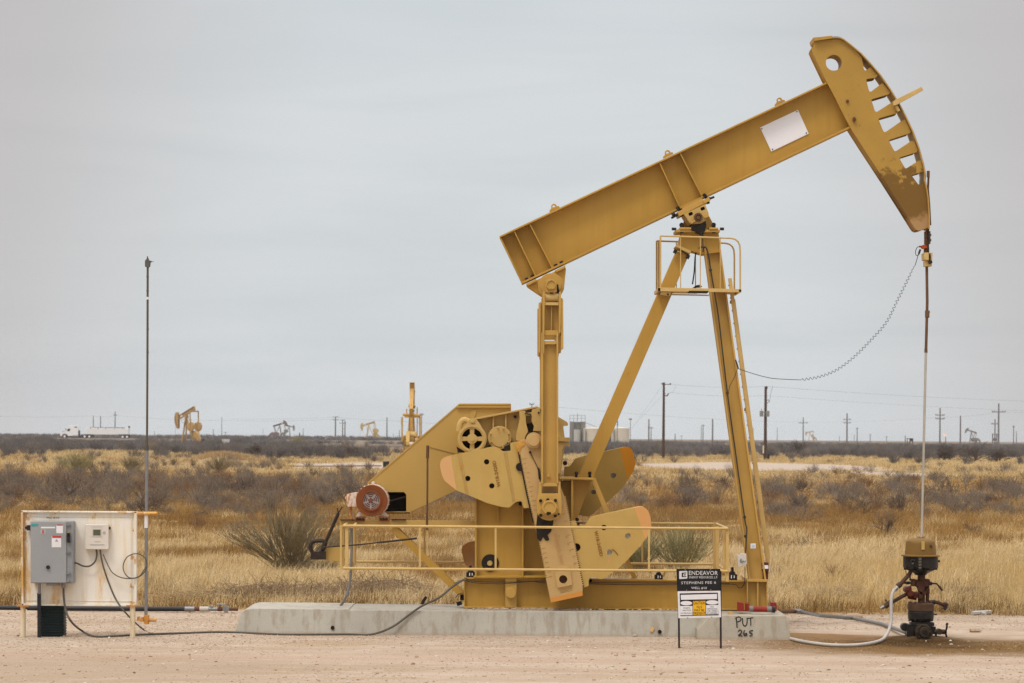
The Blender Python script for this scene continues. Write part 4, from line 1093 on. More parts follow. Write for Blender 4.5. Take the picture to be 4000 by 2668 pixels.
b = MB(); p = W(2548, 2461, 44.9); b.quadprism([Vector((p.x + a, 44.942 + .10 * (p.z + c) / zt, p.z + c)) for a, c in ((-.03, -.03), (.01, -.035), (.035, .02), (.02, .045), (-.02, .02))], [Vector((p.x + a, 45.0, p.z + c)) for a, c in ((-.03, -.03), (.01, -.035), (.035, .02), (.02, .045), (-.02, .02))])
b.build('rust_spot', M['drip'], s1)
x0, x1 = X(2722, 2498, 44.46), X(3091, 2503, 44.46)
a0, a1 = X(2776, 2403, 44.56), X(3073, 2409, 44.56)
s2 = slab('concrete_block', [(x0, -.12), (x0, .0), (x0 + .01, .15), (a0, .372), (a1, .372), (x1, 0), (x1, -.12)], 44.46, 46.72, .372, 0, M['conc2'])
tag(s2, 'separate end block of concrete with PUT written on its face', 'concrete block')
def stroke(b, pts, r=.009, d=44.46):
    P = []
    for x, y in pts:
        p = W(x, y, d); P.append(Vector((p.x, 44.46 + .10 * p.z / .372 - .001, p.z)))
    P = crom(P, 4) if len(P) > 2 else P
    b.sweep(P, r, 6)
b = MB()
stroke(b, [(2877, 2413), (2879, 2432), (2880, 2452)], .010); stroke(b, [(2874, 2417), (2886, 2411), (2896, 2416), (2893, 2426), (2880, 2431)])
stroke(b, [(2902, 2416), (2903, 2437), (2909, 2446), (2917, 2442), (2920, 2428), (2920, 2415)])
stroke(b, [(2922, 2417), (2943, 2414)]); stroke(b, [(2934, 2416), (2934, 2444)])
stroke(b, [(2884, 2467), (2891, 2461), (2898, 2466), (2893, 2476), (2884, 2482), (2890, 2481), (2900, 2484)], .008)
stroke(b, [(2909, 2462), (2905, 2474), (2908, 2483), (2918, 2480), (2916, 2474), (2908, 2477)], .008)
stroke(b, [(2942, 2463), (2931, 2465), (2929, 2472), (2938, 2474), (2937, 2482), (2928, 2484)], .008)
b.build('handwriting', M['ink'], s2)
# pebbles and dirt clods on the base
b = MB()
random.seed(3)
M['clod'] = mat('dirt_clod', (.42, .31, .21), .95, var=.2, vs=30)
for i in range(170):
    x = random.choice([random.uniform(1820, 2660), random.uniform(1900, 2300)]); d = random.uniform(45.35, 45.62); p = W(x, 2376, d); r = random.uniform(.008, .028)
    b.ball(Vector((p.x, d, zt + r * .4)), r, 6, (1.3, 1, .8))
tag(b.build('dirt_clods', M['clod']), 'pebbles and dirt lying on the concrete base', 'pebbles', kind='stuff')
b = MB(); p = W(2350 * 0 + 2620, 2376, 45.3); b.ball(Vector((p.x, 45.25, .385)), .05, 8, (1.2, 1, .3)); b.build('x', M['drip']) if False else b.bm.free()
# bird-like fitting and wrench on slab
b = MB(); b.prism(rnd_poly([(1642, 2360), (1650, 2342), (1662, 2328), (1669, 2336), (1660, 2350), (1656, 2362)], 3), 45.5, 45.6)
tag(b.build('cable_clamp_block', M['dark']), 'small dark clamp block standing on the concrete base behind the cable', 'clamp')
b = MB(); p = W(2350, 0, 45); b.bm.free()
b = MB(); b.prism(rnd_poly([(2846, 2392), (2852, 2388), (2862, 2391), (2866, 2396), (2856, 2403), (2848, 2399)], 2), 44.75, 44.85)
tag(b.build('rusty_bracket', M['drip']), 'small rusty bracket lying on the end block near the sign', 'bracket')

# red clamps and pipe nipple on the end block
def red_block(pts, d0, d1, label):
    b = MB(); b.prism(rnd_poly(pts, 2), d0, d1); return tag(b.build('red_clamp', M['red'], None, .006), label, 'clamp', 'red clamps on the end block')
red_block([(2883, 2353), (2905, 2355), (2908, 2388), (2883, 2388)], 44.9, 45.1, 'broad red clamp, leftmost on the concrete end block')
red_block([(2915, 2357), (2926, 2356), (2926, 2388), (2914, 2388)], 44.95, 45.15, 'narrow red clamp left of the red and grey pipe')
red_block([(3011, 2353), (3034, 2354), (3034, 2389), (3012, 2389)], 45.1, 45.25, 'red clamp standing behind the right end of the pipe')
b = MB(); b.tubep([(2942, 2379, 44.8), (2996, 2380, 44.8)], .044, 16)
nip = tag(b.build('pipe_nipple', M['red']), 'short red pipe piece with grey threaded ends on the end block', 'pipe')
b = MB(); b.tubep([(2927, 2378, 44.8), (2942, 2379, 44.8)], .046, 16); b.tubep([(2996, 2380, 44.8), (3014, 2380, 44.8)], .046, 16); b.build('threaded_end', M['pvc'], nip)
b = MB(); b.tubep([(3015, 2380, 44.8), (3028, 2381, 44.8)], .048, 16); b.build('end_cap', M['blackpipe'], nip)

# ================================================================== lease sign
SD = 42.6
sg = thing('lease_sign', tuple(Vector((W(2730, 2533, SD).x, SD, 0))), 'black and white lease and caution sign on two thin black posts', 'sign')
M['post'] = mat('post_black', (.022, .018, .016), .6, var=.2, vs=10, rust=.2, rcol=(.12, .05, .02))
for x0, x1, yb in ((2650, 2653, 2530), (2814, 2816, 2534)):
    b = MB(); b.bar(W(x0, 2230, SD + .03), W(x1, yb + 18, SD + .03), .03, .028); b.build('post', M['post'], sg)
M['signb'] = mat('sign_black', (.014, .014, .016), .45, var=.1)
M['signw'] = mat('sign_white', (.74, .73, .74), .45, var=.03)
M['letw'] = mat('lettering_white', (.66, .65, .64), .5, var=.08)
M['letk'] = mat('lettering_black', (.02, .02, .02), .5)
M['signy'] = mat('sign_yellow', (.80, .44, .02), .45, var=.05)
b = MB(); b.prism([(2642, 2222), (2814, 2222), (2814, 2307), (2645, 2309)], SD, SD + .006)
sb = b.build('black_panel', M['signb'], sg, 0)
d = SD - .004
b = MB()
b.prism(rnd_poly([(2653, 2231), (2685, 2230), (2685, 2260), (2653, 2262)], 3), d, SD, [rnd_poly([(2663, 2237), (2681, 2236), (2681, 2254), (2663, 2255)], 1)])
b.prism([(2669, 2241), (2681, 2240), (2681, 2250), (2669, 2251)], d, SD, [rect(2672, 2243, 2678, 2248)])
b.build('emblem', M['letw'], sb)
ang = R(.2)
textm('ENDEAVOR', 2691, 2804, 2246, 16, d, M['letw'], sb, ang=ang)
textm('ENERGY RESOURCES, L.P.', 2692, 2803, 2260.5, 10, d, M['letw'], sb, ang=ang)
textm('STEPHENS FEE 6', 2661, 2797, 2282, 10, d, M['letw'], sb, ang=R(-.8), spacing=1.1)
textm('WELL #10', 2700, 2761, 2302, 10, d, M['letw'], sb, ang=ang)
b = MB(); b.prism([(2647, 2310), (2814, 2308), (2817, 2411), (2650, 2415)], SD, SD + .006)
sw = b.build('caution_panel', M['signw'], sg, 0)
b = MB(); b.prism([(2655, 2318), (2804, 2315), (2807, 2403), (2658, 2406)], d, SD); b.build('black_border', M['signb'], sw)
b = MB(); d2 = SD - .007
b.prism(rnd_poly([(2659, 2324), (2801, 2320), (2801, 2340), (2660, 2343)], 2), d2, d)
b.prism([(x * 23 + 2681, y * 8.5 + 2356) for x, y in circ(0, 0, 1, 28)], d2, d); b.prism([(x * 24 + 2782, y * 8.5 + 2353) for x, y in circ(0, 0, 1, 28)], d2, d)
b.prism([(2657, 2367), (2705, 2367), (2705, 2403), (2658, 2403)], d2, d); b.prism([(2758, 2364), (2806, 2363), (2806, 2399), (2759, 2400)], d2, d)
b.build('white_field', M['signw'], sw)
b = MB(); b.prism([(2707, 2348), (2756, 2347), (2756, 2402), (2707, 2402)], d2, d); b.build('yellow_field', M['signy'], sw)
d3 = d2 - .003
textm('CAUTION', 2708, 2755, 2361, 12, d3, M['letk'], sw)
textm('H S', 2722, 2742, 2375, 9, d3, M['letk'], sw); textm('2', 2729.5, 2734, 2377.5, 5, d3, M['letk'], sw)
textm('MAY BE', 2713, 2751, 2388, 8.5, d3, M['letk'], sw); textm('PRESENT', 2709, 2755, 2400, 9, d3, M['letk'], sw)
textm('STARTS', 2669, 2696, 2378, 5.5, d3, M['letk'], sw); textm('AND STOPS', 2666, 2699, 2387, 5.5, d3, M['letk'], sw); textm('AUTOMATICALLY', 2660, 2704, 2398, 5.5, d3, M['letk'], sw)
for i, s in enumerate(('NO', 'SMOKING', 'OR OPEN', 'FLAMES')): textm(s, 2776 - (i > 0) * 13, 2788 + (i > 0) * 14, 2373 + i * 8.3, 5.8, d3, M['letk'], sw)
b = MB()
for x, y in ((2682, 2306), (2777, 2304), (2686, 2414), (2780, 2411), (2677, 2226), (2775, 2226)): b.disc(x, y, 2.3, SD - .012, SD, 8)
b.build('fixing_bolt', M['galv'], sg)

# ================================================================== electrical rack on the left
PD = 43.9
rk = thing('equipment_rack', tuple(Vector((W(305, 2490, PD).x, PD, 0))), 'rust-streaked white steel backboard on two pipe legs', 'rack')
M['rackw'] = mat('rusty_white', (.80, .76, .68), .6, var=.05, vs=2, fine=.03, streak=.45, stcol=(.70, .50, .22), rust=.47, rcol=(.62, .36, .09), rs=2.6, rstretch=4, wash=.7, wcol=(.76, .68, .52), rsoft=.16, zoff=wpos(rk),
    zones=[(1, 0, W(500, 2200, PD).x + .17, .07, (.58, .30, .06), .85, 1.3), (-1, .12, -W(100, 2300, PD).x + .12 * W(100, 2300, PD).z + .10, .07, (.56, .28, .05), .75, 1.1), (0, 1, W(300, 2008, PD).z + .08, .05, (.60, .34, .08), .7, .9)])
M['rackleg'] = mat('rack_leg_cream', (.70, .60, .42), .6, var=.1, vs=4, rust=.4, rcol=(.58, .34, .10), rs=4, streak=.4, stcol=(.6, .42, .18))
M['rusty'] = mat('rust_orange', (.50, .22, .04), .8, var=.25, vs=14, wash=.5, wcol=(.68, .55, .35))
b = MB(); b.prism([(84, 1998), (530, 2000), (530, 2366), (86, 2364)], PD, PD + .01); bd = b.build('backboard', M['rackw'], rk)
b = MB()
for q in ([(82, 1995), (533, 1998), (533, 2004), (82, 2001)], [(84, 2358), (533, 2362), (533, 2369), (84, 2365)], [(82, 1996), (90, 1996), (92, 2366), (84, 2366)], [(524, 1998), (533, 1998), (533, 2368), (524, 2368)]): b.prism(q, PD - .05, PD + .05)
b.prism([(90, 2016), (524, 2019), (524, 2021), (90, 2018)], PD - .012, PD); b.prism([(92, 2344), (524, 2348), (524, 2350), (92, 2346)], PD - .012, PD); b.prism([(98, 2018), (100, 2018), (101, 2346), (99, 2346)], PD - .012, PD); b.prism([(513, 2018), (515, 2018), (515, 2350), (513, 2350)], PD - .012, PD)
b.build('frame', M['rackw'], rk, .003)
for x, yb in ((90, 2494), (518, 2482)):
    b = MB(); b.tubep([(x, 2366, PD), (x, yb + 18, PD)], .041, 14); lg = b.build('leg', M['rackleg'], rk)
    b = MB(); b.boxp(x - 25, 2364, x + 22, 2369, PD - .07, PD + .07); b.build('leg_plate', M['rusty'], lg)
b = MB(); b.tubep([(533, 2006, PD), (612, 2006, PD)], .028, 12); b.tubep([(532, 2419, PD), (585, 2419, PD)], .028, 12); b.build('pole_bracket', M['rackw'], rk)
b = MB(); b.tubep([(586, 2007, PD), (615, 2007, PD)], .0285, 12); b.tubep([(585, 2421, PD), (611, 2422, PD)], .03, 12); b.tubep([(540, 2006, PD), (562, 2006, PD)], .0285, 12); b.build('bracket_cap', M['rusty'], rk)
textm('WELL', 180, 203, 2026, 9, PD - .006, mat('faint_ink', (.12, .11, .1), .6), bd); textm('#10', 208, 231, 2027, 9, PD - .006, bpy.data.materials['faint_ink'], bd)
# grey disconnect box
M['greybox'] = mat('grey_enamel', (.30, .31, .315), .4, var=.05, vs=2, fine=.015, wash=.3, wcol=(.34, .34, .33))
M['greyside'] = mat('grey_enamel_side', (.25, .26, .27), .4, var=.05, vs=2)
b = MB(); b.prism([(119, 2036), (285, 2037), (285, 2279), (120, 2278)], PD - .26, PD - .012)
gb = tag(b.build('disconnect_box', M['greyside'], None, .006), 'large grey switch box on the left of the white rack', 'electrical box')
BD = PD - .262
b = MB(); b.prism([(119.5, 2038), (259, 2038.5), (259, 2276), (120.5, 2276)], BD - .02, BD); dr = b.build('door', M['greybox'], gb, .005)
d = BD - .024
def flat(name, q, m, parent, d0=None, th=.004):
    b = MB(); b.prism(q, (d0 if d0 else d), (d0 if d0 else d) + th); return b.build(name, m, parent)
flat('teal_badge', rect(121, 2047, 149, 2055), mat('teal', (.03, .32, .32), .4), dr)
flat('name_strip', rect(160, 2058, 215, 2064), M['signw'], dr)
l1 = flat('warning_label', rect(220, 2052, 246, 2083), M['signw'], dr); flat('label_header', rect(222, 2049, 245, 2053.5), mat('label_red', (.45, .06, .05), .5), l1)
l2 = flat('warning_label', rect(202, 2094, 239, 2138), M['signw'], dr); flat('label_header', rect(204, 2093, 239, 2101), bpy.data.materials['label_red'], l2, d - .003)
flat('label_print', [(221, 2106), (228, 2115), (215, 2115)], mat('label_grey', (.3, .3, .32), .5), l2, d - .003)
l3 = flat('small_label', rect(158, 2069, 178, 2085), mat('label_pale', (.40, .38, .38), .5), dr); flat('label_figure', rect(165, 2071, 171, 2083), bpy.data.materials['label_red'], l3, d - .003)
b = MB(); b.disc(187, 2216, 7.5, BD - .05, BD - .02, 16); b.build('push_button', M['ink'], dr)
b = MB(); b.boxp(262, 2082, 272, 2120, BD - .06, BD - .0); b.prism([(262, 2100), (272, 2094), (273, 2120), (264, 2120)], BD - .09, BD - .03); b.build('switch_handle', M['ink'], gb)
b = MB(); b.boxp(264, 2078, 271, 2090, BD - .06, BD - .0); b.build('handle_tip', mat('brass', (.4, .28, .08), .5), gb)
b = MB()
for y in (2048, 2156, 2238, 2268): b.boxp(258, y, 275, y + 5, BD - .03, BD); b.disc(267, y + 2, 4, BD - .04, BD, 10)
b.build('latch', M['galv'], gb)
b = MB(); b.boxp(104, 2052, 119, 2072, PD - .15, PD - .02); b.disc(103, 2062, 6, PD - .12, PD - .05, 12); b.build('side_knob', M['bolt'], gb)
b = MB(); b.boxp(180, 2279, 228, 2288, PD - .2, PD - .05); b.tubep([(154, 2279, PD - .12), (154, 2320, PD - .12)], .022, 10); b.tubep([(248, 2279, PD - .12), (248, 2296, PD - .12)], .03, 10); b.build('conduit_hub', M['galv'], gb)
# controller box
b = MB(); b.prism(rnd_poly([(333, 2048), (424, 2047), (424, 2147), (332, 2146)], 3), PD - .12, PD - .012)
cbx2 = tag(b.build('controller_box', mat('cream_plastic', (.66, .61, .53), .45, var=.04, vs=2), None, .008), 'cream controller box with a small grey screen on the white rack', 'control box')
flat('screen', rect(364, 2069, 393, 2092), mat('lcd', (.095, .105, .065), .25), cbx2, PD - .126, .006)
b = MB(); b.prism(rect(360, 2065, 397, 2096), PD - .128, PD - .12, [rect(364, 2069, 393, 2092)]); b.build('screen_frame', mat('cream_frame', (.55, .51, .44), .5), cbx2)
flat('print_line', rect(352, 2127, 408, 2129), bpy.data.materials['label_grey'], cbx2, PD - .124); flat('print_line', rect(370, 2115, 392, 2116.5), bpy.data.materials['label_pale'], cbx2, PD - .124); flat('print_line', rect(358, 2057, 402, 2058.5), bpy.data.materials['label_pale'], cbx2, PD - .124); flat('round_badge', circ(407, 2081, 6, 14), bpy.data.materials['label_pale'], cbx2, PD - .124)
b = MB(); b.boxp(425, 2058, 431, 2068, PD - .08, PD - .03); b.build('lock_tab', M['bolt'], cbx2)
# dark post, ribbed green box below
b = MB(); b.bar(W(153, 2316, PD - .1), W(154, 2512, PD - .1), .06, .052)
tag(b.build('black_pipe_post', M['blackpipe']), 'thin black pipe standing left of the dark green ribbed post', 'pipe')
b = MB(); b.boxp(158, 2366, 248, 2500, PD + .07, PD + .33)
for i in range(12): b.boxp(156, 2372 + i * 10.5, 250, 2377 + i * 10.5, PD + .055, PD + .345)
tag(b.build('cable_pedestal', mat('dark_green', (.008, .018, .018), .5, var=.2, vs=6), None, .006), 'dark green ribbed pedestal box under the rack', 'pedestal')
# cables of the rack
def cable(name, pts, r, m, label, c=6, n=8):
    b = MB(); b.tubep(pts, r, n, c); return tag(b.build(name, m), label, 'cable')
def gp_(px, py, r=.01):
    p = G(px, py); p.z = r + gz1(p.x, p.y); return p
def gcable(name, wpts, r, m, label, k=6, cat='cable'):
    b = MB(); b.sweep(crom(wpts, k), r, 8); return tag(b.build(name, m), label, cat)
cable('short_cable', [(286, 2199, PD - .12), (300, 2200, PD - .1), (325, 2211, PD - .08), (350, 2211, PD - .08), (370, 2195, PD - .08), (378, 2170, PD - .08), (376, 2147, PD - .06)], .013, M['greycable'], 'short grey cable curving between grey switch box and cream controller')
gcable('ground_cable', [W(391, 2147, PD - .08), W(400, 2200, PD - .09), W(423, 2272, PD - .1), W(455, 2345, PD - .12), W(500, 2404, PD - .12), gp_(560, 2464, .02), gp_(600, 2478), gp_(700, 2477), gp_(830, 2472)], .013, M['greycable'], 'grey cable running from the cream controller down past the right rack leg')
cable('antenna_cable', [(403, 2165, PD - .08), (418, 2200, PD - .08), (438, 2235, PD - .1), (470, 2255, PD - .1), (510, 2260, PD - .08), (545, 2252, PD - .05), (570, 2225, PD - .03), (572, 2190, PD - .04), (552, 2168, PD - .06), (525, 2163, PD - .08), (495, 2178, PD - .08), (481, 2210, PD - .08), (488, 2240, PD - .1), (510, 2258, PD - .09), (545, 2250, PD - .07), (570, 2215, PD - .02)], .008, M['greycable'], 'thin black cable coiled in a loop at the right edge of the rack')
gcable('power_cable', [W(248, 2295, PD - .12), W(249, 2330, PD - .12), W(257, 2385, PD - .14), W(280, 2430, PD - .16), gp_(320, 2472, .03), gp_(370, 2489, .016), gp_(450, 2488, .016), gp_(540, 2483, .016), gp_(700, 2478, .016), gp_(880, 2474, .016), gp_(1100, 2482, .016), gp_(1350, 2482, .018), W(1450, 2478, 44.7), W(1530, 2450, 44.9), W(1600, 2400, 45.0), W(1650, 2366, 45.05), W(1715, 2335, 45.4), W(1770, 2290, 45.55), W(1815, 2262, 45.6)], .017, M['greycable'], 'long grey power cable lying along the dirt from the rack to the pumpjack')
b = MB(); b.tubep([(1775, 2282, 45.62), (1800, 2268, 45.6), (1822, 2266, 45.58)], .014, 8, 4); b.tubep([(1780, 2335, 45.7), (1790, 2322, 45.65), (1810, 2316, 45.6)], .009, 8, 4)
tag(b.build('cable_end', M['greycable']), 'short grey cable ends at the left foot of the skid', 'cable')
# antenna mast
b = MB(); ad = PD + .03
b.tubep([(570, 2418, ad), (571, 2180, ad), (573, 1900, ad), (574, 1750, ad)], .024, 12); mast = tag(b.build('antenna_mast', M['galv']), 'tall thin metal mast with a small lamp head rising beside the rack', 'mast')
b = MB(); b.tubep([(574, 1755, ad), (576, 1400, ad), (577, 1040, ad)], .017, 10); b.tubep([(574, 1740, ad), (574, 1760, ad)], .028, 12); b.build('upper_tube', mat('weathered_tube', (.11, .095, .065), .5, .2, var=.2), mast)
b = MB(); b.tubep([(576, 1160, ad), (576, 1170, ad)], .022, 10); b.tubep([(571, 2008, ad), (571, 2062, ad)], .0285, 12); b.build('tape_band', M['signw'], mast)
b = MB(); b.prism(rnd_poly([(566, 1018), (572, 1012), (576, 1004), (579, 1012), (582, 1018), (584, 1040), (578, 1045), (566, 1042)], 3), ad - .05, ad + .05); b.tubep([(580, 1021, ad), (592, 1022, ad)], .014, 8); b.tubep([(590, 1022, ad), (601, 1023, ad)], .005, 6); b.tubep([(576, 1001, ad), (576, 1010, ad)], .01, 6); b.tubep([(588, 1024, ad), (586, 1040, ad), (580, 1046, ad)], .005, 6)
for y in (1080, 1135, 1285, 1375): b.disc(576, y, 5, ad - .02, ad + .02, 8)
b.build('sensor_head', mat('sensor_grey', (.10, .10, .09), .5, var=.2), mast)
b = MB(); b.boxp(562, 2403, 580, 2438, PD - .05, PD + .07); b.boxp(548, 2411, 560, 2428, PD - .04, PD + .04); b.boxp(534, 2410, 545, 2424, PD - .04, PD + .04); b.build('mast_clamp', M['rusty'], mast, .004)

# ================================================================== pipelines
b = MB(); P = [W(-60, 2374, 50.4), W(300, 2377, 50.2), W(722, 2379, 50.0)]
b.sweep(P, .042, 12); pln = tag(b.build('black_pipeline', M['blackpipe']), 'black pipeline lying along the back edge of the pad, left side', 'pipe')
M['rustbrn'] = mat('rust_fitting', (.12, .045, .025), .7, var=.2, vs=10)
def seg(x0, x1, r, m, nm):
    b = MB(); b.sweep([W(x0, 2379 + (x0 - 722) * .003, 50.0), W(x1, 2379 + (x1 - 722) * .003, 50.0)], r, 12); return b.build(nm, m, pln)
seg(722, 760, .046, M['galv'], 'hose_coupling'); seg(758, 782, .040, M['rustbrn'], 'red_union'); seg(780, 815, .045, M['hose'], 'white_sleeve'); seg(815, 850, .032, M['galv'], 'valve_body'); seg(850, 868, .036, M['rustbrn'], 'red_union'); seg(866, 930, .030, M['rustrod'], 'rusty_nipple')
b = MB(); b.disc(882, 2379, 13, 49.96, 50.04, 14); b.tubep([(846, 2360, 49.95), (882, 2360, 49.95)], .010, 6); b.tubep([(862, 2360, 49.95), (858, 2376, 50)], .012, 6); b.tubep([(826, 2365, 50), (826, 2379, 50)], .03, 8); b.tubep([(832, 2369, 50), (826, 2369, 50)], .03, 8); b.build('valve_handle', M['galv'], pln)
b = MB(); P = [W(3040, 2388, 47.5), W(3075, 2388, 48.5), W(3107, 2388, 49.2)]
b.sweep(P, .036, 10); tag(b.build('rusty_pipe', M['rustrod']), 'short rusty pipe emerging behind the end block at right', 'pipe')
b = MB(); b.sweep([W(3107, 2387, 49.2), W(3134, 2390, 48.9)], .042, 10); b.sweep([W(3124, 2386, 48.9), W(3124, 2396, 48.9)], .05, 8)
tag(b.build('pipe_union', M['galv']), 'small silver pipe union between rusty and grey pipe', 'fitting')
b = MB(); P = [W(3134, 2391, 48.85), W(3200, 2404, 48.2), gp_(3330, 2426, .05), gp_(3450, 2447, .04), W(3548, 2474, 45.3)]
b.sweep(P, .032, 10); tag(b.build('flow_pipe', M['pvc']), 'straight grey pipe running over the dirt to the wellhead', 'pipe')

# ================================================================== wellhead
wh = thing('wellhead', (WX, WY, -.10), 'oily dark wellhead with a yellow bell cover on top', 'wellhead')
M['bell'] = mat('bell_yellow', (.185, .105, .024), .55, var=.12, vs=4, fine=.05, spots=.3, wash=.5, wcol=(.24, .13, .03), streak=.5, stcol=(.16, .08, .02), bump=.002)
M['oily'] = mat('oily_iron', (.022, .018, .015), .38, var=.4, vs=14, fine=.15, bump=.008, bs=25, spots=.25, scol=(.09, .06, .035))
M['rustred'] = mat('rust_red_iron', (.075, .028, .013), .6, var=.3, vs=12, bump=.004, bs=30, spots=.4, scol=(.03, .015, .01), wash=.3, wcol=(.05, .03, .02))
M['rustbr'] = mat('rust_brown_iron', (.085, .045, .025), .6, var=.3, vs=12, bump=.004, bs=30)
b = MB(); b.lathe(3596, WY, [(8, 2098), (22, 2102), (46, 2107), (55, 2113), (58, 2122), (61, 2166), (75, 2168), (75, 2173), (60, 2174)]); b.disc(3608, 2100, 3, 46.0, 46.1, 8)
for a in range(0, 360, 60):
    m_ = mpp(WY); c = W(3597, 2099, WY); b.ball(c + Vector((.05 * math.cos(R(a)), .05 * math.sin(R(a)), 0)), .014, 6)
bell = b.build('bell_cover', M['bell'], wh, .004)
b = MB(); b.boxp(3600, 2115, 3612, 2147, WY - .255, WY - .23); b.build('cover_strap', M['cast'], bell)
b = MB(); b.prism([(3634, 2130), (3638, 2128), (3644, 2138), (3641, 2140)], WY - .225, WY - .19); b.build('rust_scrape', M['rustbr'], bell)
b = MB(); b.lathe(3596, WY, [(60, 2172), (68, 2175), (68, 2217), (58, 2219), (55, 2226), (38, 2234), (26, 2240), (22, 2246)])
for a in range(0, 360, 30): m_ = mpp(WY); b.tubep([(3596 + 60 * math.cos(R(a)), 2214, WY + 60 * m_ * math.sin(R(a))), (3596 + 60 * math.cos(R(a)), 2226, WY + 60 * m_ * math.sin(R(a)))], .026, 6)
b.disc(3566, 2193, 7, WY - .30, WY - .2, 10); b.tubep([(3662, 2192, WY), (3672, 2192, WY)], .02, 8); b.boxp(3586, 2176, 3601, 2230, WY - .30, WY - .2)
pot = b.build('stuffing_box', M['oily'], wh, .006)
b = MB()
for y in (2181, 2192, 2203, 2215): b.prism(rnd_poly([(3588, y), (3600, y - 1), (3599, y + 6), (3589, y + 7)], 2), WY - .315, WY - .29)
b.prism(rnd_poly([(3562, 2190), (3572, 2186), (3570, 2202), (3563, 2204)], 2), WY - .30, WY - .26); b.build('oil_residue', mat('grey_residue', (.14, .12, .09), .6, var=.3, vs=40), pot)
b = MB(); b.lathe(3599, WY, [(18, 2236), (15, 2250), (15, 2266), (22, 2270), (26, 2276), (26, 2290), (18, 2296), (14, 2305), (14, 2356)])
b.boxp(3560, 2262, 3578, 2290, WY - .06, WY + .06); b.boxp(3614, 2262, 3630, 2290, WY - .06, WY + .06); b.tubep([(3560, 2276, WY), (3632, 2276, WY)], .05, 12)
b.tubep([(3624, 2290, WY), (3622, 2356, WY)], .028, 10); b.boxp(3615, 2300, 3632, 2320, WY - .05, WY + .05)
b.boxp(3582, 2272, 3616, 2292, WY - .11, WY); b.disc(3599, 2300, 13, WY - .13, WY, 14); b.disc(3596, 2330, 10, WY - .1, WY, 12)
b.tubep([(3590, 2300, WY - .1), (3590, 2340, WY - .08)], .018, 8); b.disc(3611, 2316, 8, WY - .12, WY, 12); b.disc(3583, 2318, 6, WY - .12, WY, 10)
b.build('upper_tree', M['rustred'], wh, .005)
b = MB(); b.tubep([(3532, 2277, WY), (3560, 2277, WY)], .016, 8); b.tubep([(3540, 2277, WY), (3552, 2277, WY)], .026, 8); b.tubep([(3632, 2279, WY), (3640, 2280, WY)], .03, 8); b.tubep([(3632, 2278, WY), (3659, 2280, WY), (3668, 2290, WY)], .014, 8); b.boxp(3553, 2240, 3558, 2268, WY - .02, WY + .02); b.tubep([(3538, 2226, WY), (3540, 2250, WY), (3548, 2246, WY)], .006, 6)
b.build('stem_screw', M['oily'], wh)
b = MB(); b.tubep([(3668, 2290, WY), (3682, 2307, WY)], .018, 8); b.build('lever_grip', M['rustred'], wh)
b = MB(); b.tubep([(3558, 2230, WY - .05), (3553, 2242, WY - .05), (3535, 2262, WY - .05), (3514, 2286, WY - .05)], .034, 10); b.tubep([(3518, 2281, WY - .05), (3506, 2291, WY - .05)], .046, 10); b.build('return_hose', M['rustbr'], wh)
b = MB(); b.disc(3547, 2305, 13, WY - .12, WY + .1, 18); b.tubep([(3547, 2290, WY), (3556, 2332, WY), (3580, 2333, WY)], .05, 10); b.disc(3558, 2318, 12, WY - .14, WY, 14); b.disc(3545, 2300, 8, WY - .16, WY - .1, 12); b.boxp(3570, 2312, 3586, 2336, WY - .08, WY + .05)
b.build('check_valve', mat('red_valve', (.11, .026, .014), .5, var=.3, vs=14, spots=.4, scol=(.04, .02, .01)), wh, .004)
b = MB(); b.tubep([(3556, 2313, WY), (3520, 2332, WY), (3460, 2366, WY)], .030, 10); b.tubep([(3484, 2350, WY), (3456, 2369, WY)], .045, 10); b.disc(3462, 2346, 4, WY - .05, WY + .05, 8); b.build('side_pipe', M['rustbr'], wh)
b = MB(); b.tubep([(3458, 2367, WY), (3441, 2377, WY)], .028, 10); b.build('pipe_end', M['galv'], wh)
b = MB(); b.tubep([(3630, 2352, WY), (3655, 2352, WY), (3680, 2360, WY), (3690, 2366, WY)], .030, 10, 4); b.tubep([(3686, 2358, WY), (3700, 2362, WY)], .028, 8); b.build('elbow_pipe', M['rustred'], wh)
b = MB(); b.tubep([(3688, 2382, WY), (3694, 2372, WY), (3698, 2358, WY)], .028, 8); b.tubep([(3642, 2352, WY), (3652, 2352, WY)], .04, 8); b.build('elbow_cap', M['oily'], wh)
b = MB(); b.lathe(3597, WY, [(44, 2354), (51, 2357), (51, 2386), (40, 2387)])
for a in range(0, 360, 30): b.tubep([(3597 + 44 * math.cos(R(a)), 2350, WY + 44 * mpp(WY) * math.sin(R(a))), (3597 + 44 * math.cos(R(a)), 2356, WY + 44 * mpp(WY) * math.sin(R(a)))], .02, 6)
b.build('top_flange', M['rustbr'], wh, .004)
b = MB(); b.lathe(3597, WY, [(48, 2387), (51, 2390), (50, 2417), (44, 2420), (38, 2424), (35, 2434)]); b.tubep([(3640, 2400, WY), (3660, 2400, WY)], .012, 8)
for a in range(0, 360, 30): b.tubep([(3597 + 44 * math.cos(R(a)), 2416, WY + 44 * mpp(WY) * math.sin(R(a))), (3597 + 44 * math.cos(R(a)), 2426, WY + 44 * mpp(WY) * math.sin(R(a)))], .02, 6)
b.build('lower_flange', M['oily'], wh, .004)
b = MB(); b.lathe(3597, WY, [(36, 2430), (46, 2436), (46, 2500), (52, 2506), (52, 2530)]); b.boxp(3543, 2440, 3572, 2492, WY - .15, WY + .1); b.boxp(3560, 2432, 3650, 2445, WY - .16, WY + .1)
b.disc(3536, 2450, 16, WY - .1, WY + .05, 12); b.boxp(3530, 2436, 3550, 2462, WY - .05, WY + .05)
b.boxp(3636, 2448, 3656, 2478, WY - .12, WY + .08)
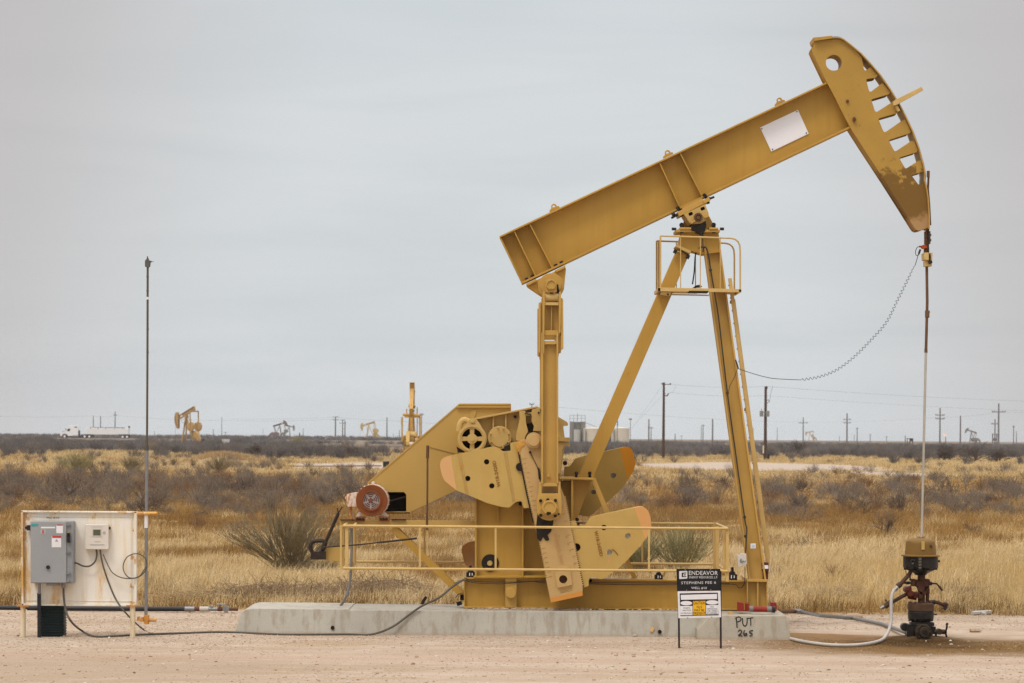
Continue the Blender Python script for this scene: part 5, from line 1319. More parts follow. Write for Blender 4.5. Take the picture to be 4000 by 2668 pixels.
b.build('casing_head', M['oily'], wh, .006)
b = MB(); b.disc(3609, 2470, 31, WY - .36, WY - .22, 24); b.disc(3612, 2470, 20, WY - .42, WY - .36, 20); b.disc(3600, 2470, 22, WY - .25, WY, 20)
for a in range(0, 360, 45): b.disc(3609 + 25 * math.cos(R(a)), 2470 + 25 * math.sin(R(a)), 4, WY - .39, WY - .35, 6)
fg = b.build('side_flange', mat('oily_bronze', (.05, .036, .022), .4, .2, var=.35, vs=14, bump=.006, bs=25), wh, .005)
b = MB(); b.disc(3615, 2471, 9, WY - .43, WY - .419, 16); b.build('flange_bore', M['hole'], fg)
b = MB(); b.tubep([(3650, 2467, WY - .1), (3690, 2468, WY - .1)], .040, 10); b.disc(3670, 2468, 12, WY - .15, WY, 10); b.tubep([(3656, 2470, WY - .1), (3656, 2496, WY - .1)], .018, 8); b.tubep([(3686, 2468, WY - .1), (3698, 2468, WY - .1)], .02, 8)
b.tubep([(3697, 2437, WY - .2), (3699, 2450, WY - .2), (3694, 2468, WY - .1), (3698, 2490, WY), (3702, 2513, WY)], .016, 8, 3); b.ball(W(3700, 2437, WY - .2), .022, 8); b.tubep([(3702, 2513, WY), (3696, 2517, WY)], .02, 8)
b.build('side_valve', fg.data.materials[0], wh)
b = MB(); P = crom([W(3511, 2288, WY - .06), W(3490, 2310, WY - .1), W(3482, 2340, WY - .15), W(3481, 2390, WY - .2), W(3480, 2430, WY - .25), W(3470, 2466, WY - .35), W(3448, 2497, WY - .6), gp_(3405, 2520, .04), gp_(3330, 2528, .03), gp_(3232, 2526, .03), gp_(3140, 2514, .03), gp_(3088, 2502, .03)], 6)
b.sweep(P, .026, 10); tag(b.build('white_hose', M['hose']), 'white rubber hose looping from the wellhead across the dirt', 'hose')
b = MB(); b.tubep([(3503, 2297, WY - .08), (3497, 2304, WY - .09)], .031, 10); tag(b.build('hose_clamp', M['galv']), 'steel clamp near the upper end of the white hose', 'clamp')
# ================================================================== far pumpjacks
def far_pump(name_label, px, d, yaw, th, mats, label, sc=1.0, cat='pumpjack', group=None):
    """complete smaller-detail pumpjack; x+ = well side, th = beam tilt (head up positive)"""
    loc = at(px, d)
    root = bpy.data.objects.new('pumpjack', None); COL.objects.link(root); POS[root.name] = Vector((0, 0, 0)); tag(root, label, cat, group)
    my, md, mw = mats
    P = Vector((0, 0, 6.4)); c, s = math.cos(th), math.sin(th)
    def rb(x, z, y=0): return Vector((P.x + x * c - z * s, y, P.z + x * s + z * c))
    def bp(name, fn, m, par=root, bev=0):
        b = MB(); fn(b); return b.build(name, m, par, bev)
    def poly(b, pts, y0, y1): b.quadprism([Vector((p.x, y0, p.z)) for p in pts], [Vector((p.x, y1, p.z)) for p in pts])
    def beamf(b):
        poly(b, [rb(-3.2, .35), rb(2.7, .35), rb(2.7, 1.1), rb(-3.2, 1.1)], -.03, .03)
        for z in (.32, 1.08): poly(b, [rb(-3.2, z), rb(2.7, z), rb(2.7, z + .06), rb(-3.2, z + .06)], -.22, .22)
        for x in (-3.18, -2.8, -2.4, 0, .4): poly(b, [rb(x, .36), rb(x + .03, .36), rb(x + .03, 1.08), rb(x, 1.08)], -.2, .2)
    bm_ = bp('walking_beam', beamf, my)
    bp('blank_sign', lambda b: (poly(b, [rb(1.2, .55), rb(1.9, .55), rb(1.9, .95), rb(1.2, .95)], -.05, .05)), M['white'], bm_)
    # head: side plates with notches
    arc = [(2.45, 2.0), (2.9, 2.05), (3.25, 1.75), (3.6, 1.2), (3.85, .5), (3.95, -.2), (3.9, -.9), (3.7, -1.4), (3.4, -1.35), (2.75, .3), (2.45, 1.2)]
    def headf(b):
        for y in (-.24, .21): poly(b, [rb(x - .12, z) for x, z in arc], y, y + .03)
        for k in range(2, 8):
            p, q = arc[k], arc[k - 1] if k > 0 else arc[0]
            poly(b, [rb(q[0], q[1]), rb(p[0], p[1]), rb(p[0] - .06, p[1]), rb(q[0] - .06, q[1])], -.28, .28)
    hd = bp('horsehead', headf, my)
    def slots(b):
        for k, z in enumerate((1.35, .95, .5, .1, -.35)):
            x = 3.42 + (1.35 - z) * .12
            for y in (-.255, .24): poly(b, [rb(x - .25, z - .04), rb(x + .02, z - .1), rb(x + .06, z - .3), rb(x - .22, z - .22)], y, y + .015)
    bp('head_slots', slots, md, hd)
    tipx = max((rb(x, z) for x, z in arc), key=lambda v: v.x).x
    bp('bridle', lambda b: (b.sweep([Vector((tipx, 0, rb(3.9, -.9).z)), Vector((tipx, 0, rb(3.9, -.9).z - 1.2))], .03, 6), b.sweep([Vector((tipx, 0, rb(3.9, -.9).z - 1.2)), Vector((tipx, 0, .9))], .02, 6)), md)
    bp('stuffing_box', lambda b: (b.sweep([Vector((tipx, 0, 0)), Vector((tipx, 0, 1.0))], .12, 8), b.sweep([Vector((tipx, 0, .75)), Vector((tipx, 0, 1.05))], .22, 8)), md)
    # post
    for sy in (-1, 1):
        bp('post_leg', lambda b: b.bar((.15, sy * .15, 6.05), (.95, sy * .65, .1), .2, .25), my)
    bp('rear_brace', lambda b: b.bar((-.1, 0, 5.9), (-2.1, 0, 2.0), .25, .24), my)
    bp('saddle', lambda b: (b.box(-.35, .35, -.4, .4, 6.0, 6.15), b.quadprism([Vector((x, -.35, z)) for x, z in ((-.25, 6.15), (.25, 6.15), (.2, 6.7), (-.2, 6.7))], [Vector((x, .35, z)) for x, z in ((-.25, 6.15), (.25, 6.15), (.2, 6.7), (-.2, 6.7))])), my)
    def ladder(b):
        for y in (-.2, .2): b.bar((.5, y, 5.4), (1.3, y, .3), .05, .05)
        for i in range(14): z = .6 + i * .35; x = 1.3 - (z - .3) * .157; b.bar((x, -.2, z), (x, .2, z), .03, .03)
    bp('ladder', ladder, my)
    def platf(b):
        b.box(-.7, .7, -.75, .75, 4.95, 5.03)
        for z in (5.85,):
            for a, e in (((-.7, -.75), (.7, -.75)), ((.7, -.75), (.7, .75)), ((.7, .75), (-.7, .75)), ((-.7, .75), (-.7, -.75))): b.bar((a[0], a[1], z), (e[0], e[1], z), .05, .05)
        for x in (-.7, .7):
            for y in (-.75, .75): b.bar((x, y, 5), (x, y, 5.87), .05, .05)
    bp('service_platform', platf, my)
    # crank mechanism
    E = rb(-2.75, .1); Cc = Vector((-2.65, 0, 2.75)); r, Lp = 1.12, 3.55
    best = min((abs((Cc + Vector((r * math.cos(a), 0, r * math.sin(a))) - Vector((E.x, 0, E.z))).length - Lp), a) for a in [i * .02 for i in range(315)] if math.cos(a) > -2)
    a = best[1]; u = Vector((math.cos(a), 0, math.sin(a))); pin = Cc + u * r; v = Vector((-u.z, 0, u.x))
    for sy in (-1, 1):
        y = sy * 1.07
        bp('pitman_arm', lambda b: (b.bar((pin.x, y + sy * .12, pin.z), (E.x, y + sy * .12, E.z), .16, .24), b.sweep([Vector((pin.x, y + sy * .02, pin.z)), Vector((pin.x, y + sy * .25, pin.z))], .2, 12)), my)
        ck_ = bp('crank_arm', lambda b: b.quadprism([Cc - u * .3 + v * .3 + Vector((0, y - .09, 0)), Cc + u * 2.5 + v * .25 + Vector((0, y - .09, 0)), Cc + u * 2.5 - v * .25 + Vector((0, y - .09, 0)), Cc - u * .3 - v * .3 + Vector((0, y - .09, 0))],
            [Cc - u * .3 + v * .3 + Vector((0, y + .09, 0)), Cc + u * 2.5 + v * .25 + Vector((0, y + .09, 0)), Cc + u * 2.5 - v * .25 + Vector((0, y + .09, 0)), Cc - u * .3 - v * .3 + Vector((0, y + .09, 0))]), my)
        for sg_ in (-1, 1):
            sh = [(.5, .26), (2.2, .26), (2.35, .7), (2.1, 1.0), (1.6, 1.15), (1.0, 1.0), (.55, .6)]
            bp('counterweight', lambda b: b.quadprism([Cc + u * p + v * q * sg_ + Vector((0, y - .2, 0)) for p, q in sh], [Cc + u * p + v * q * sg_ + Vector((0, y + .2, 0)) for p, q in sh]), mw)
    bp('equalizer', lambda b: b.bar((E.x, -1.2, E.z), (E.x, 1.2, E.z), .28, .3), my)
    bp('gear_reducer', lambda b: (b.quadprism([Vector((x, -.5, z)) for x, z in ((-3.7, 1.9), (-3.8, 2.7), (-3.4, 3.1), (-2.4, 3.3), (-2.1, 2.8), (-2.2, 1.9))], [Vector((x, .5, z)) for x, z in ((-3.7, 1.9), (-3.8, 2.7), (-3.4, 3.1), (-2.4, 3.3), (-2.1, 2.8), (-2.2, 1.9))])), mw)
    bp('pedestal', lambda b: (b.box(-3.6, -2.3, -.45, .45, .4, 1.95)), my)
    bp('belt_guard', lambda b: b.quadprism([Vector((x, .55, z)) for x, z in ((-5.6, 1.0), (-5.4, 1.9), (-3.9, 3.3), (-3.1, 3.3), (-3.2, 2.3), (-4.7, 1.0))], [Vector((x, .9, z)) for x, z in ((-5.6, 1.0), (-5.4, 1.9), (-3.9, 3.3), (-3.1, 3.3), (-3.2, 2.3), (-4.7, 1.0))]), my)
    bp('motor', lambda b: b.sweep([Vector((-5.3, -.5, 1.3)), Vector((-5.3, .5, 1.3))], .28, 14), md)
    bp('skid_base', lambda b: (b.box(-5.7, 1.3, -.6, -.45, .05, .42), b.box(-5.7, 1.3, .45, .6, .05, .42), b.box(-5.7, -5.55, -.5, .5, .05, .42), b.box(1.15, 1.3, -.5, .5, .05, .42), b.box(-5.7, -4.6, -.5, .5, .75, .9), b.box(-5.7, -5.5, -.5, .5, .4, .9)), my)
    root.location = loc; root.rotation_euler = (0, 0, yaw); root.scale = (sc,) * 3
    return root
fy = mat('far_yellow', (.43, .27, .10), .6, var=.08, vs=1); fyo = mat('far_weight', (.46, .29, .11), .6, var=.08, vs=1); fdk = mat('far_dark', (.05, .028, .015), .7)
far_pump('', 728, 630, R(137), R(-22), (fy, fdk, fyo), 'tan pumpjack with its head down, left behind the dry brush')
fp = mat('far_pale_yellow', (.52, .37, .13), .6)
far_pump('', 1440, 1300, R(168), R(-17), (fp, fdk, fp), 'pale yellow pumpjack just above the brush left of the tall tan one')
fr = mat('far_rust_grey', (.19, .125, .11), .7, var=.1, vs=1)
fs = mat('far_grey_face', (.22, .2, .17), .7)
far_pump('', 1092, 1350, R(14), R(17), (fr, fdk, fr), 'dark reddish pumpjack with its head raised to the right', .95)
far_pump('', 1128, 1700, R(20), R(-14), (fs, fdk, fs), 'faint grey pumpjack with its head lowered, behind the dark reddish one', .95)
far_pump('', 3794, 1500, R(195), R(16), (fs, fdk, fs), 'faint pumpjack near the right edge between utility poles', .9)
far_pump('', 3164, 2000, R(170), R(-16), (fy, fdk, fy), 'tiny faint pumpjack on the horizon right of the transformer pole', .85)
# the near one is repeated where the same model stands further back, seen from behind
cp_ = copy_tree(pj)
cp_.location = at(1607, 345, .1) + Vector((0, 0, .1)); cp_.rotation_euler = (0, 0, R(91))
tag(cp_, 'tan pumpjack seen from behind with its beam rising, beyond the belt guard', 'pumpjack')
# the copy is placed about its own post
cp_.location.y += -1.2; cp_.location.x += 0.0
b = MB(); p = at(1607, 341); b.box(p.x - 1.6, p.x + 1.6, 336, 350, -.3, .12)
tag(b.build('concrete_block', M['conc2'], None, .02), 'concrete base under the tan pumpjack seen from behind', 'concrete block')

# ================================================================== lorry on the far road
TD = 870.0
rz = .85
gy = lambda z: CAMH
road = MB(); road.quadprism([Vector((-330, TD - 11, -.9)), Vector((-330, TD - 5, rz)), Vector((-330, TD + 5, rz)), Vector((-330, TD + 11, -.9))], [Vector((-25, TD - 11, -.9)), Vector((-25, TD - 5, rz)), Vector((-25, TD + 5, rz)), Vector((-25, TD + 11, -.9))])
M['road'] = mat('road_grey', (.20, .16, .115), .9, var=.1, vs=.1)
tag(road.build('road', M['road'], None), 'far highway on a low bank', kind='structure')
tk = thing('tanker_truck', (gx(382, TD), TD, rz), 'white articulated truck with a long white hopper trailer on the far road', 'truck')
k_ = .02466; xn = gx(237, TD) 
def tx(z): return xn + (z - 280) * k_
def th_(y): return rz + (515 - y) * k_
def tpoly(b, pts, y0, y1): b.quadprism([Vector((tx(a), TD + y0, th_(c))) for a, c in pts], [Vector((tx(a), TD + y1, th_(c))) for a, c in pts])
M['tw'] = mat('truck_white', (.80, .80, .80), .35, var=.03); M['tt'] = mat('trailer_white', (.76, .76, .75), .5, var=.05); M['tdk'] = mat('truck_dark', (.03, .03, .032), .5); M['glass'] = mat('truck_glass', (.03, .04, .05), .15)
b = MB(); tpoly(b, rnd_poly([(282, 496), (282, 448), (300, 434), (346, 425), (366, 392), (372, 372), (405, 360), (492, 358), (500, 366), (500, 488), (372, 488), (366, 468), (336, 460), (308, 470), (300, 492)], 6), -1.15, 1.15); cab = b.build('cab', M['tw'], tk, .05)
b = MB(); tpoly(b, rnd_poly([(363, 428), (374, 400), (402, 400), (402, 424), (388, 432)], 4), -1.18, -1.14); b.build('window', M['glass'], cab)
b = MB(); tpoly(b, [(455, 376), (486, 374), (486, 386), (452, 386)], -1.18, -1.14); b.build('sleeper_window', M['glass'], cab)
b = MB(); tpoly(b, [(352, 420), (372, 396), (374, 399), (356, 422)], -1.1, 1.1); b.build('windscreen', M['glass'], cab)
b = MB(); tpoly(b, [(300, 436), (336, 428), (338, 432), (305, 440)], -1.17, -1.15); tpoly(b, [(346, 398), (354, 398), (354, 418), (346, 418)], -1.4, -1.25); b.build('vent_and_mirror', M['tdk'], cab)
b = MB(); tpoly(b, [(412, 474), (505, 474), (512, 488), (690, 484), (690, 496), (412, 500)], -1.1, 1.1); tpoly(b, [(498, 420), (512, 420), (514, 480), (498, 480)], -.9, .9); b.build('chassis', M['tdk'], tk)
b = MB(); b.sweep([Vector((tx(440), TD - 1.15, th_(488))), Vector((tx(500), TD - 1.15, th_(488)))], .3, 12); b.build('fuel_tank', M['galv'], tk)
b = MB(); tpoly(b, [(572, 462), (608, 392), (640, 384), (1090, 388), (1118, 400), (1118, 462), (905, 470), (860, 470), (700, 470)], -1.25, 1.25); trl = b.build('trailer_body', M['tt'], tk, .05)
b = MB(); tpoly(b, [(640, 378), (1060, 380), (1060, 388), (640, 386)], -.4, .4)
for z in (650, 740, 835, 945, 1045): tpoly(b, [(z, 384), (z + 6, 384), (z + 6, 402), (z, 402)], -1.27, -1.25)
b.build('top_walkway', M['tdk'], trl)
b = MB(); tpoly(b, [(790, 465), (905, 465), (872, 495), (826, 495)], -.9, .9); tpoly(b, [(650, 468), (700, 468), (690, 490), (665, 490)], -.9, .9); b.build('hopper', M['galv'], trl)
b = MB(); tpoly(b, [(985, 466), (1130, 466), (1140, 500), (1124, 480), (1000, 480)], -1.2, 1.2); tpoly(b, [(530, 472), (690, 466), (696, 492), (686, 478), (540, 480)], -1.2, 1.2); b.build('mudguard', M['tdk'], trl)
b = MB(); tpoly(b, [(1108, 365), (1114, 358), (1128, 372), (1126, 384), (1112, 384)], -.5, .5); tpoly(b, [(1112, 384), (1118, 384), (1118, 440), (1112, 440)], -.3, -.2); b.build('rear_ladder', M['tdk'], trl)
for z in (335, 580, 637, 1045, 1098):
    for sy in (-1, 1):
        b = MB(); b.sweep([Vector((tx(z), TD + sy * 1.2, th_(494))), Vector((tx(z), TD + sy * .85, th_(494)))], .54, 20); w_ = b.build('wheel', M['tdk'], tk)
        b = MB(); b.sweep([Vector((tx(z), TD + sy * 1.22, th_(494))), Vector((tx(z), TD + sy * 1.1, th_(494)))], .33, 16); b.build('rim', M['tw'], w_)

# ================================================================== tanks, vessel
TK = 850
def tk_at(px): return at(px, TK)
M['tank'] = mat('tank_cream', (.62, .56, .44), .6, var=.04, vs=.3, wash=.3, wcol=(.56, .50, .40)); M['vessel'] = mat('vessel_grey', (.22, .21, .18), .6, .2, var=.1, vs=.5, streak=.5, stcol=(.30, .27, .22)); M['vlight'] = mat('vessel_light', (.45, .44, .39), .5, var=.08)
def tank(x0, x1, yt, label):
    m = mpp(TK); p = tk_at((x0 + x1) / 2); r = (x1 - x0) / 2 * m; h = W((x0 + x1) / 2, yt, TK).z
    b = MB(); n = 40
    rings = []
    for rr, z in ((r, p.z - .5), (r, h), (r * 1.015, h), (r * 1.015, h + .08), (.3, h + r * .16), (.01, h + r * .16)): rings.append([b.bm.verts.new((p.x + rr * math.cos(6.28319 * k / n), TK + rr * math.sin(6.28319 * k / n), z)) for k in range(n)])
    for q, w in zip(rings[:-1], rings[1:]):
        for k in range(n): b.face([q[k], q[(k + 1) % n], w[(k + 1) % n], w[k]])
    o = b.build('storage_tank', M['tank']); tag(o, label, 'tank', 'storage tanks behind the brush')
    b = MB(); b.box(p.x - r * .9, p.x - r * .75, TK - r - .3, TK - r * .6, 0, h); b.build('ladder', M['vlight'], o)
    return o
tank(2276, 2350, 1675, 'cream storage tank beside the grey railed vessel'); tank(2387, 2458, 1674, 'cream storage tank furthest right, showing right of the rear brace')
b = MB(); p = at(2379, TK + 6); b.sweep([Vector((p.x, TK + 6, 0)), Vector((p.x, TK + 6, 4.2))], .75, 14); tag(b.build('dark_tank', mat('tank_blue', (.07, .10, .13), .5)), 'narrow dark tank between the two cream storage tanks', 'tank')
p = tk_at(2255); b = MB(); m = mpp(TK)
for dx, r in ((-20, .75), (22, .75)): b.sweep([Vector((p.x + dx * m, TK, 0)), Vector((p.x + dx * m, TK, W(2255, 1647, TK).z))], r, 16)
b.box(p.x - 30 * m, p.x + 30 * m, TK + .3, TK + .8, 0, W(2255, 1648, TK).z)
vs = tag(b.build('separator_vessel', M['vessel']), 'grey vertical process vessel with railings on top, left of the tanks', 'vessel')
b = MB(); b.sweep([Vector((p.x - 1 * m, TK - 1.2, 0)), Vector((p.x - 1 * m, TK - 1.2, 4.6))], 1.05, 18); b.build('white_column', M['vlight'], vs)
b = MB(); b.sweep([Vector((p.x - 1 * m, TK - 1.2, 4.6)), Vector((p.x - 1 * m, TK - 1.2, 5.1)), Vector((p.x - m, TK - 1.2, 5.4))], 1, 18, rads=[1.05, .8, .3]); b.build('dome', mat('dome_dark', (.07, .065, .055), .6), vs)
b = MB()
zt_ = W(2255, 1647, TK).z; zr = W(2255, 1622, TK).z
for z in (zr, (zr + zt_) / 2): b.bar((p.x - 30 * m, TK - .8, z), (p.x + 30 * m, TK - .8, z), .08, .08); b.bar((p.x - 30 * m, TK + .8, z), (p.x + 30 * m, TK + .8, z), .08, .08)
for dx in (-30, -15, 0, 15, 30):
    for y in (-.8, .8): b.bar((p.x + dx * m, TK + y, zt_), (p.x + dx * m, TK + y, zr), .08, .08)
b.sweep([Vector((p.x, TK, zt_)), Vector((p.x, TK, W(2255, 1614, TK).z))], .1, 6); b.sweep([Vector((p.x + 30 * m, TK, zt_ - .3)), Vector((p.x + 75 * m, TK, W(2330, 1668, TK).z))], .08, 6)
b.build('railing', M['vessel'], vs)
for px, yt, lab in ((2411, 1630, 'thin dark mast with a blue flag behind the tanks'), (2462, 1636, 'thin floodlight mast right of the storage tanks')):
    p = at(px, 840); h = W(px, yt, 840).z; b = MB(); b.sweep([p, Vector((p.x, 840, h))], .11, 6)
    if px == 2462: b.box(p.x - .45, p.x + .45, 839.8, 840.2, h - .3, h + .1)
    else: b.box(p.x - .12, p.x + .18, 839.9, 840.1, h - 2.4, h - 1.2)
    b.box(p.x - .3, p.x + .35, 839.9, 840.1, h - .12, h)
    tag(b.build('mast', M['vessel'] if px == 2462 else mat('mast_blue', (.05, .07, .12), .6)), lab, 'mast')

# ================================================================== utility poles
M['wood'] = mat('pole_wood', (.075, .045, .032), .85, var=.25, vs=3, bump=.01, bs=8)
M['woodg'] = mat('pole_grey', (.17, .15, .145), .85, var=.2, vs=2)
def pole(px, yt, d, arms, label, m='woodg', r=.16, lean=0, grp=None):
    p = at(px, d); m_ = mpp(d); h = W(px, yt, d).z
    root = thing('utility_pole', tuple(p), label, 'utility pole', grp)
    b = MB(); k_ = .82 if m == 'woodg' else 1; b.sweep([p - Vector((0, 0, .5)), Vector((p.x + lean, d, h))], r, 8, rads=[r * 1.15 * k_, r * .8 * k_]); b.build('pole_shaft', M[m], root)
    for ya, hw in arms:
        z = W(px, ya, d).z; b = MB(); b.box(p.x - hw * m_, p.x + hw * m_, d - .08, d + .08, z - .08, z + .08)
        for k in (-1, -.6, .6, 1): b.box(p.x + k * hw * m_ - .05, p.x + k * hw * m_ + .05, d - .05, d + .05, z + .08, z + .3)
        b.build('crossarm', M[m], root)
    return root
pm = pole(2591, 1494, 366, [], 'tall dark utility pole between the brace and the post', 'wood', .17)
b = MB(); m_ = mpp(366)
z = W(2591, 1501, 366).z; x = gx(2591, 366); b.box(x - 9 * m_, x + 28 * m_, 365.95, 366.05, z - .05, z + .04); b.box(x - 9 * m_, x - 5 * m_, 365.9, 366.1, z - .05, z + .16); b.box(x + 23 * m_, x + 28 * m_, 365.9, 366.1, z - .05, z + .14)
z = W(2591, 1544, 366).z; b.bar((x, 366, z), (x + 12 * m_, 366, z - .1), .1, .12); b.bar((x + 12 * m_, 366, z - .1), (x + 19 * m_, 366, z + .25), .12, .14); b.bar((x, 366, z + .25), (x + 8 * m_, 366, z + .22), .08, .08); b.box(x - 4 * m_, x, 365.9, 366.1, z + .1, z + .2)
b.build('insulator', M['wood'], pm)
pt = pole(2989, 1509, 376, [], 'brown utility pole carrying two grey transformers right of the post', 'wood', .2)
p = at(2989, 376); m_ = mpp(376); zc = W(2989, 1617, 376).z
b = MB()
for dx in (-17, 7): b.sweep([Vector((p.x + dx * m_, 375.6, zc - .35)), Vector((p.x + dx * m_, 375.6, zc + .4))], .24, 12)
b.sweep([Vector((p.x - 17 * m_, 375.6, zc + .4)), Vector((p.x - 17 * m_, 375.6, zc + .7))], .05, 6); b.box(p.x - 22 * m_, p.x + 12 * m_, 375.85, 375.95, zc + .15, zc + .25)
b.build('transformer', mat('transformer_grey', (.22, .235, .23), .5, var=.1), pt)
b = MB(); z = W(2989, 1563, 376).z; b.sweep(crom([Vector((p.x, 376, z)), Vector((p.x + 14 * m_, 376, z)), Vector((p.x + 10 * m_, 376, z - .35)), Vector((p.x + 5 * m_, 376, z - .3))], 4), .04, 6); b.box(p.x + 4 * m_, p.x + 7 * m_, 375.8, 376, W(2989, 1520, 376).z, W(2989, 1509, 376).z)
b.sweep(crom([Vector((p.x + 28 * m_, 376, W(0 + 2989, 1508, 376).z)), Vector((p.x + 20 * m_, 376, W(2989, 1535, 376).z)), Vector((p.x + 17 * m_, 376, z + .1))], 5), .02, 5)
b.build('cutout_switch', M['wood'], pt)
b = MB(); b.box(p.x - 11 * m_, p.x - 6 * m_, 375.5, 375.7, .9, 1.9); b.build('meter_box', M['tank'], pt)
b = MB(); p2 = at(2996, 374); b.box(p2.x, p2.x + .35, 373.9, 374.2, -.1, .8); tag(b.build('black_box', M['blackpipe']), 'small black box at the foot of the transformer pole', 'box')
P_ = [
 (364, 1625, 1000, [], 'leftmost of the three poles rising behind the white truck', .2), (392, 1625, 1000, [], 'middle one of the three poles rising behind the white truck', .22), (449, 1607, 1000, [(1622, 6)], 'tallest of the three poles rising behind the white truck', .22),
 (604, 1684, 1500, [], 'faint short pole between the mast and the left tan pumpjack', .18), (833, 1676, 1300, [], 'short pole just right of the left tan pumpjack', .2), (866, 1630, 1000, [], 'tall thin pole right of the left tan pumpjack', .14), (880, 1687, 1500, [(1690, 7)], 'short faint pole with a crossarm beside the tall thin pole', .2),
 (1027, 1674, 1500, [], 'faint thin pole left of the dark reddish pumpjack', .12), (1170, 1690, 1300, [], 'stubby thick pole right of the dark reddish pumpjack', .4), (1184, 1673, 1300, [], 'grey pole standing beside the stubby thick pole', .22),
 (1310, 1627, 1000, [(1629, 11), (1640, 12)], 'tall dark pole with two crossarms left of the pale yellow pumpjack', .3), (1338, 1639, 1050, [(1641, 10), (1653, 12)], 'middle pole of the close trio left of the pale yellow pumpjack', .26), (1347, 1645, 1050, [], 'right pole of the close trio, without a crossarm', .28),
 (1511, 1630, 1000, [], 'dark pole left of the pumpjack seen from behind', .26), (1560, 1679, 1200, [], 'short pole close to the pumpjack seen from behind', .2), (1536, 1692, 1700, [], 'faint low pole between the dark pole and the rear-view pumpjack', .16),
 (1629, 1590, 700, [], 'thin pole rising beside the beam of the rear-view pumpjack', .14), (1646, 1614, 700, [(1620, 7)], 'thin pole with insulators right of the rear-view pumpjack', .13), (2076, 1577, 600, [(1580, 9)], 'pole top peeping over the gear reducer', .14),
 (2534, 1637, 850, [(1671, 3)], 'grey pole left of the tall dark utility pole', .26), (2543, 1667, 1000, [(1672, 9)], 'short pole with a crossarm left of the tall dark utility pole', .2), (2637, 1694, 1400, [], 'low faint pole just right of the tall dark utility pole', .3),
 (2662, 1701, 1400, [(1704, 5)], 'low faint lamp post right of the tall dark utility pole', .14), (2739, 1665, 1400, [], 'faint leaning pole behind the leaning pair', .2), (2746, 1657, 1300, [(1663, 7)], 'faint pole with a crossarm, right one of the leaning pair', .26), (2783, 1637, 900, [], 'grey pole left of the well-side post leg', .3),
 (2942, 1671, 1400, [], 'faint pole just left of the transformer pole', .2), (3036, 1670, 1400, [], 'faint bare pole right of the transformer pole', .18), (3137, 1630, 800, [(1652, 18)], 'pale pole with one wide crossarm, right of the transformer pole', .2),
 (3308, 1614, 800, [(1639, 15), (1652, 15)], 'pale pole with two crossarms in the middle of the right side', .26), (3348, 1670, 1200, [(1674, 5)], 'short pole right of the pale double-arm pole', .26), (3337, 1697, 1600, [], 'very faint short pole beside the pale double-arm pole', .2), (3399, 1694, 1600, [(1700, 5)], 'very faint pole with a small arm', .24), (3463, 1702, 1700, [(1708, 5)], 'faintest low pole, left of the dark raised platform', .24), (3279, 1702, 1700, [], 'very faint bare pole left of the pale double-arm pole', .22),
 (3671, 1593, 600, [(1622, 18), (1636, 18)], 'grey pole with two crossarms right of the polished rod', .2), (3751, 1624, 680, [], 'bare grey pole between the gas flare and the right-hand pumpjack', .22), (3900, 1576, 560, [(1609, 26)], 'tall pole with one wide crossarm near the right edge', .2), (3886, 1637, 640, [(1656, 15)], 'shorter pole left of the tall wide-armed pole', .18),
 (3959, 1662, 1000, [(1668, 4)], 'faint pole at the right edge', .2), (3970, 1684, 1100, [], 'faint short pole furthest right', .2)]
for px, yt, d, arms, lab, r in P_: pole(px, yt, d, arms, lab, 'woodg', r, grp='far utility poles')
# platform frame by the right poles
p = at(3885, 600); m_ = mpp(600); b = MB()
for x in (-8, 8): b.box(p.x + x * m_ - .1, p.x + x * m_ + .1, 599.9, 600.1, -.2, W(3885, 1693, 600).z)
b.box(p.x - 9 * m_, p.x + 9 * m_, 599.7, 600.3, W(3885, 1695, 600).z - .1, W(3885, 1695, 600).z); b.box(p.x - 6 * m_, p.x + 8 * m_, 599.6, 600.4, W(3885, 1722, 600).z, W(3885, 1712, 600).z)
tag(b.build('platform_frame', M['woodg']), 'small open frame between the two poles near the right edge', 'frame')
p = at(3558, 1000); m_ = mpp(1000); b = MB(); zt_ = W(3558, 1712, 1000).z
b.box(p.x - 16 * m_, p.x + 8 * m_, 999, 1001, zt_ - .2, zt_); b.box(p.x - 4 * m_, p.x + 8 * m_, 999.2, 1000.8, zt_ - 1.0, zt_ - .2)
for x in (-14, -4, 7): b.box(p.x + x * m_ - .12, p.x + x * m_ + .12, 999.8, 1000.2, -.3, zt_)
b.sweep([Vector((p.x - 22 * m_, 1000, 0)), Vector((p.x - 22 * m_, 1000, zt_ + .9))], .14, 6); tag(b.build('raised_platform', M['wood']), 'small dark raised platform on the horizon left of the grey double-arm pole', 'platform')
# gas flare
p = at(3694, 900); b = MB(); b.sweep([p, Vector((p.x, 900, W(3694, 1706, 900).z))], .13, 8); fl = tag(b.build('flare_stack', M['woodg']), 'gas flare stack burning with a small pale orange flame', 'flare')
fm = bpy.data.materials.new('flame'); fm.use_nodes = True; ft_ = fm.node_tree; ft_.nodes.clear(); em = N(ft_, 'ShaderNodeEmission'); em.inputs[0].default_value = (1, .52, .30, 1); em.inputs[1].default_value = 1.15; oo = N(ft_, 'ShaderNodeOutputMaterial'); ft_.links.new(em.outputs[0], oo.inputs[0])
b = MB(); q = W(3691, 1700, 900); b.ball(q, .36, 10, (1.15, .8, .9)); b.ball(q + Vector((-.25, 0, .3)), .22, 8, (1, .8, 1.1)); b.build('flame', fm, fl)

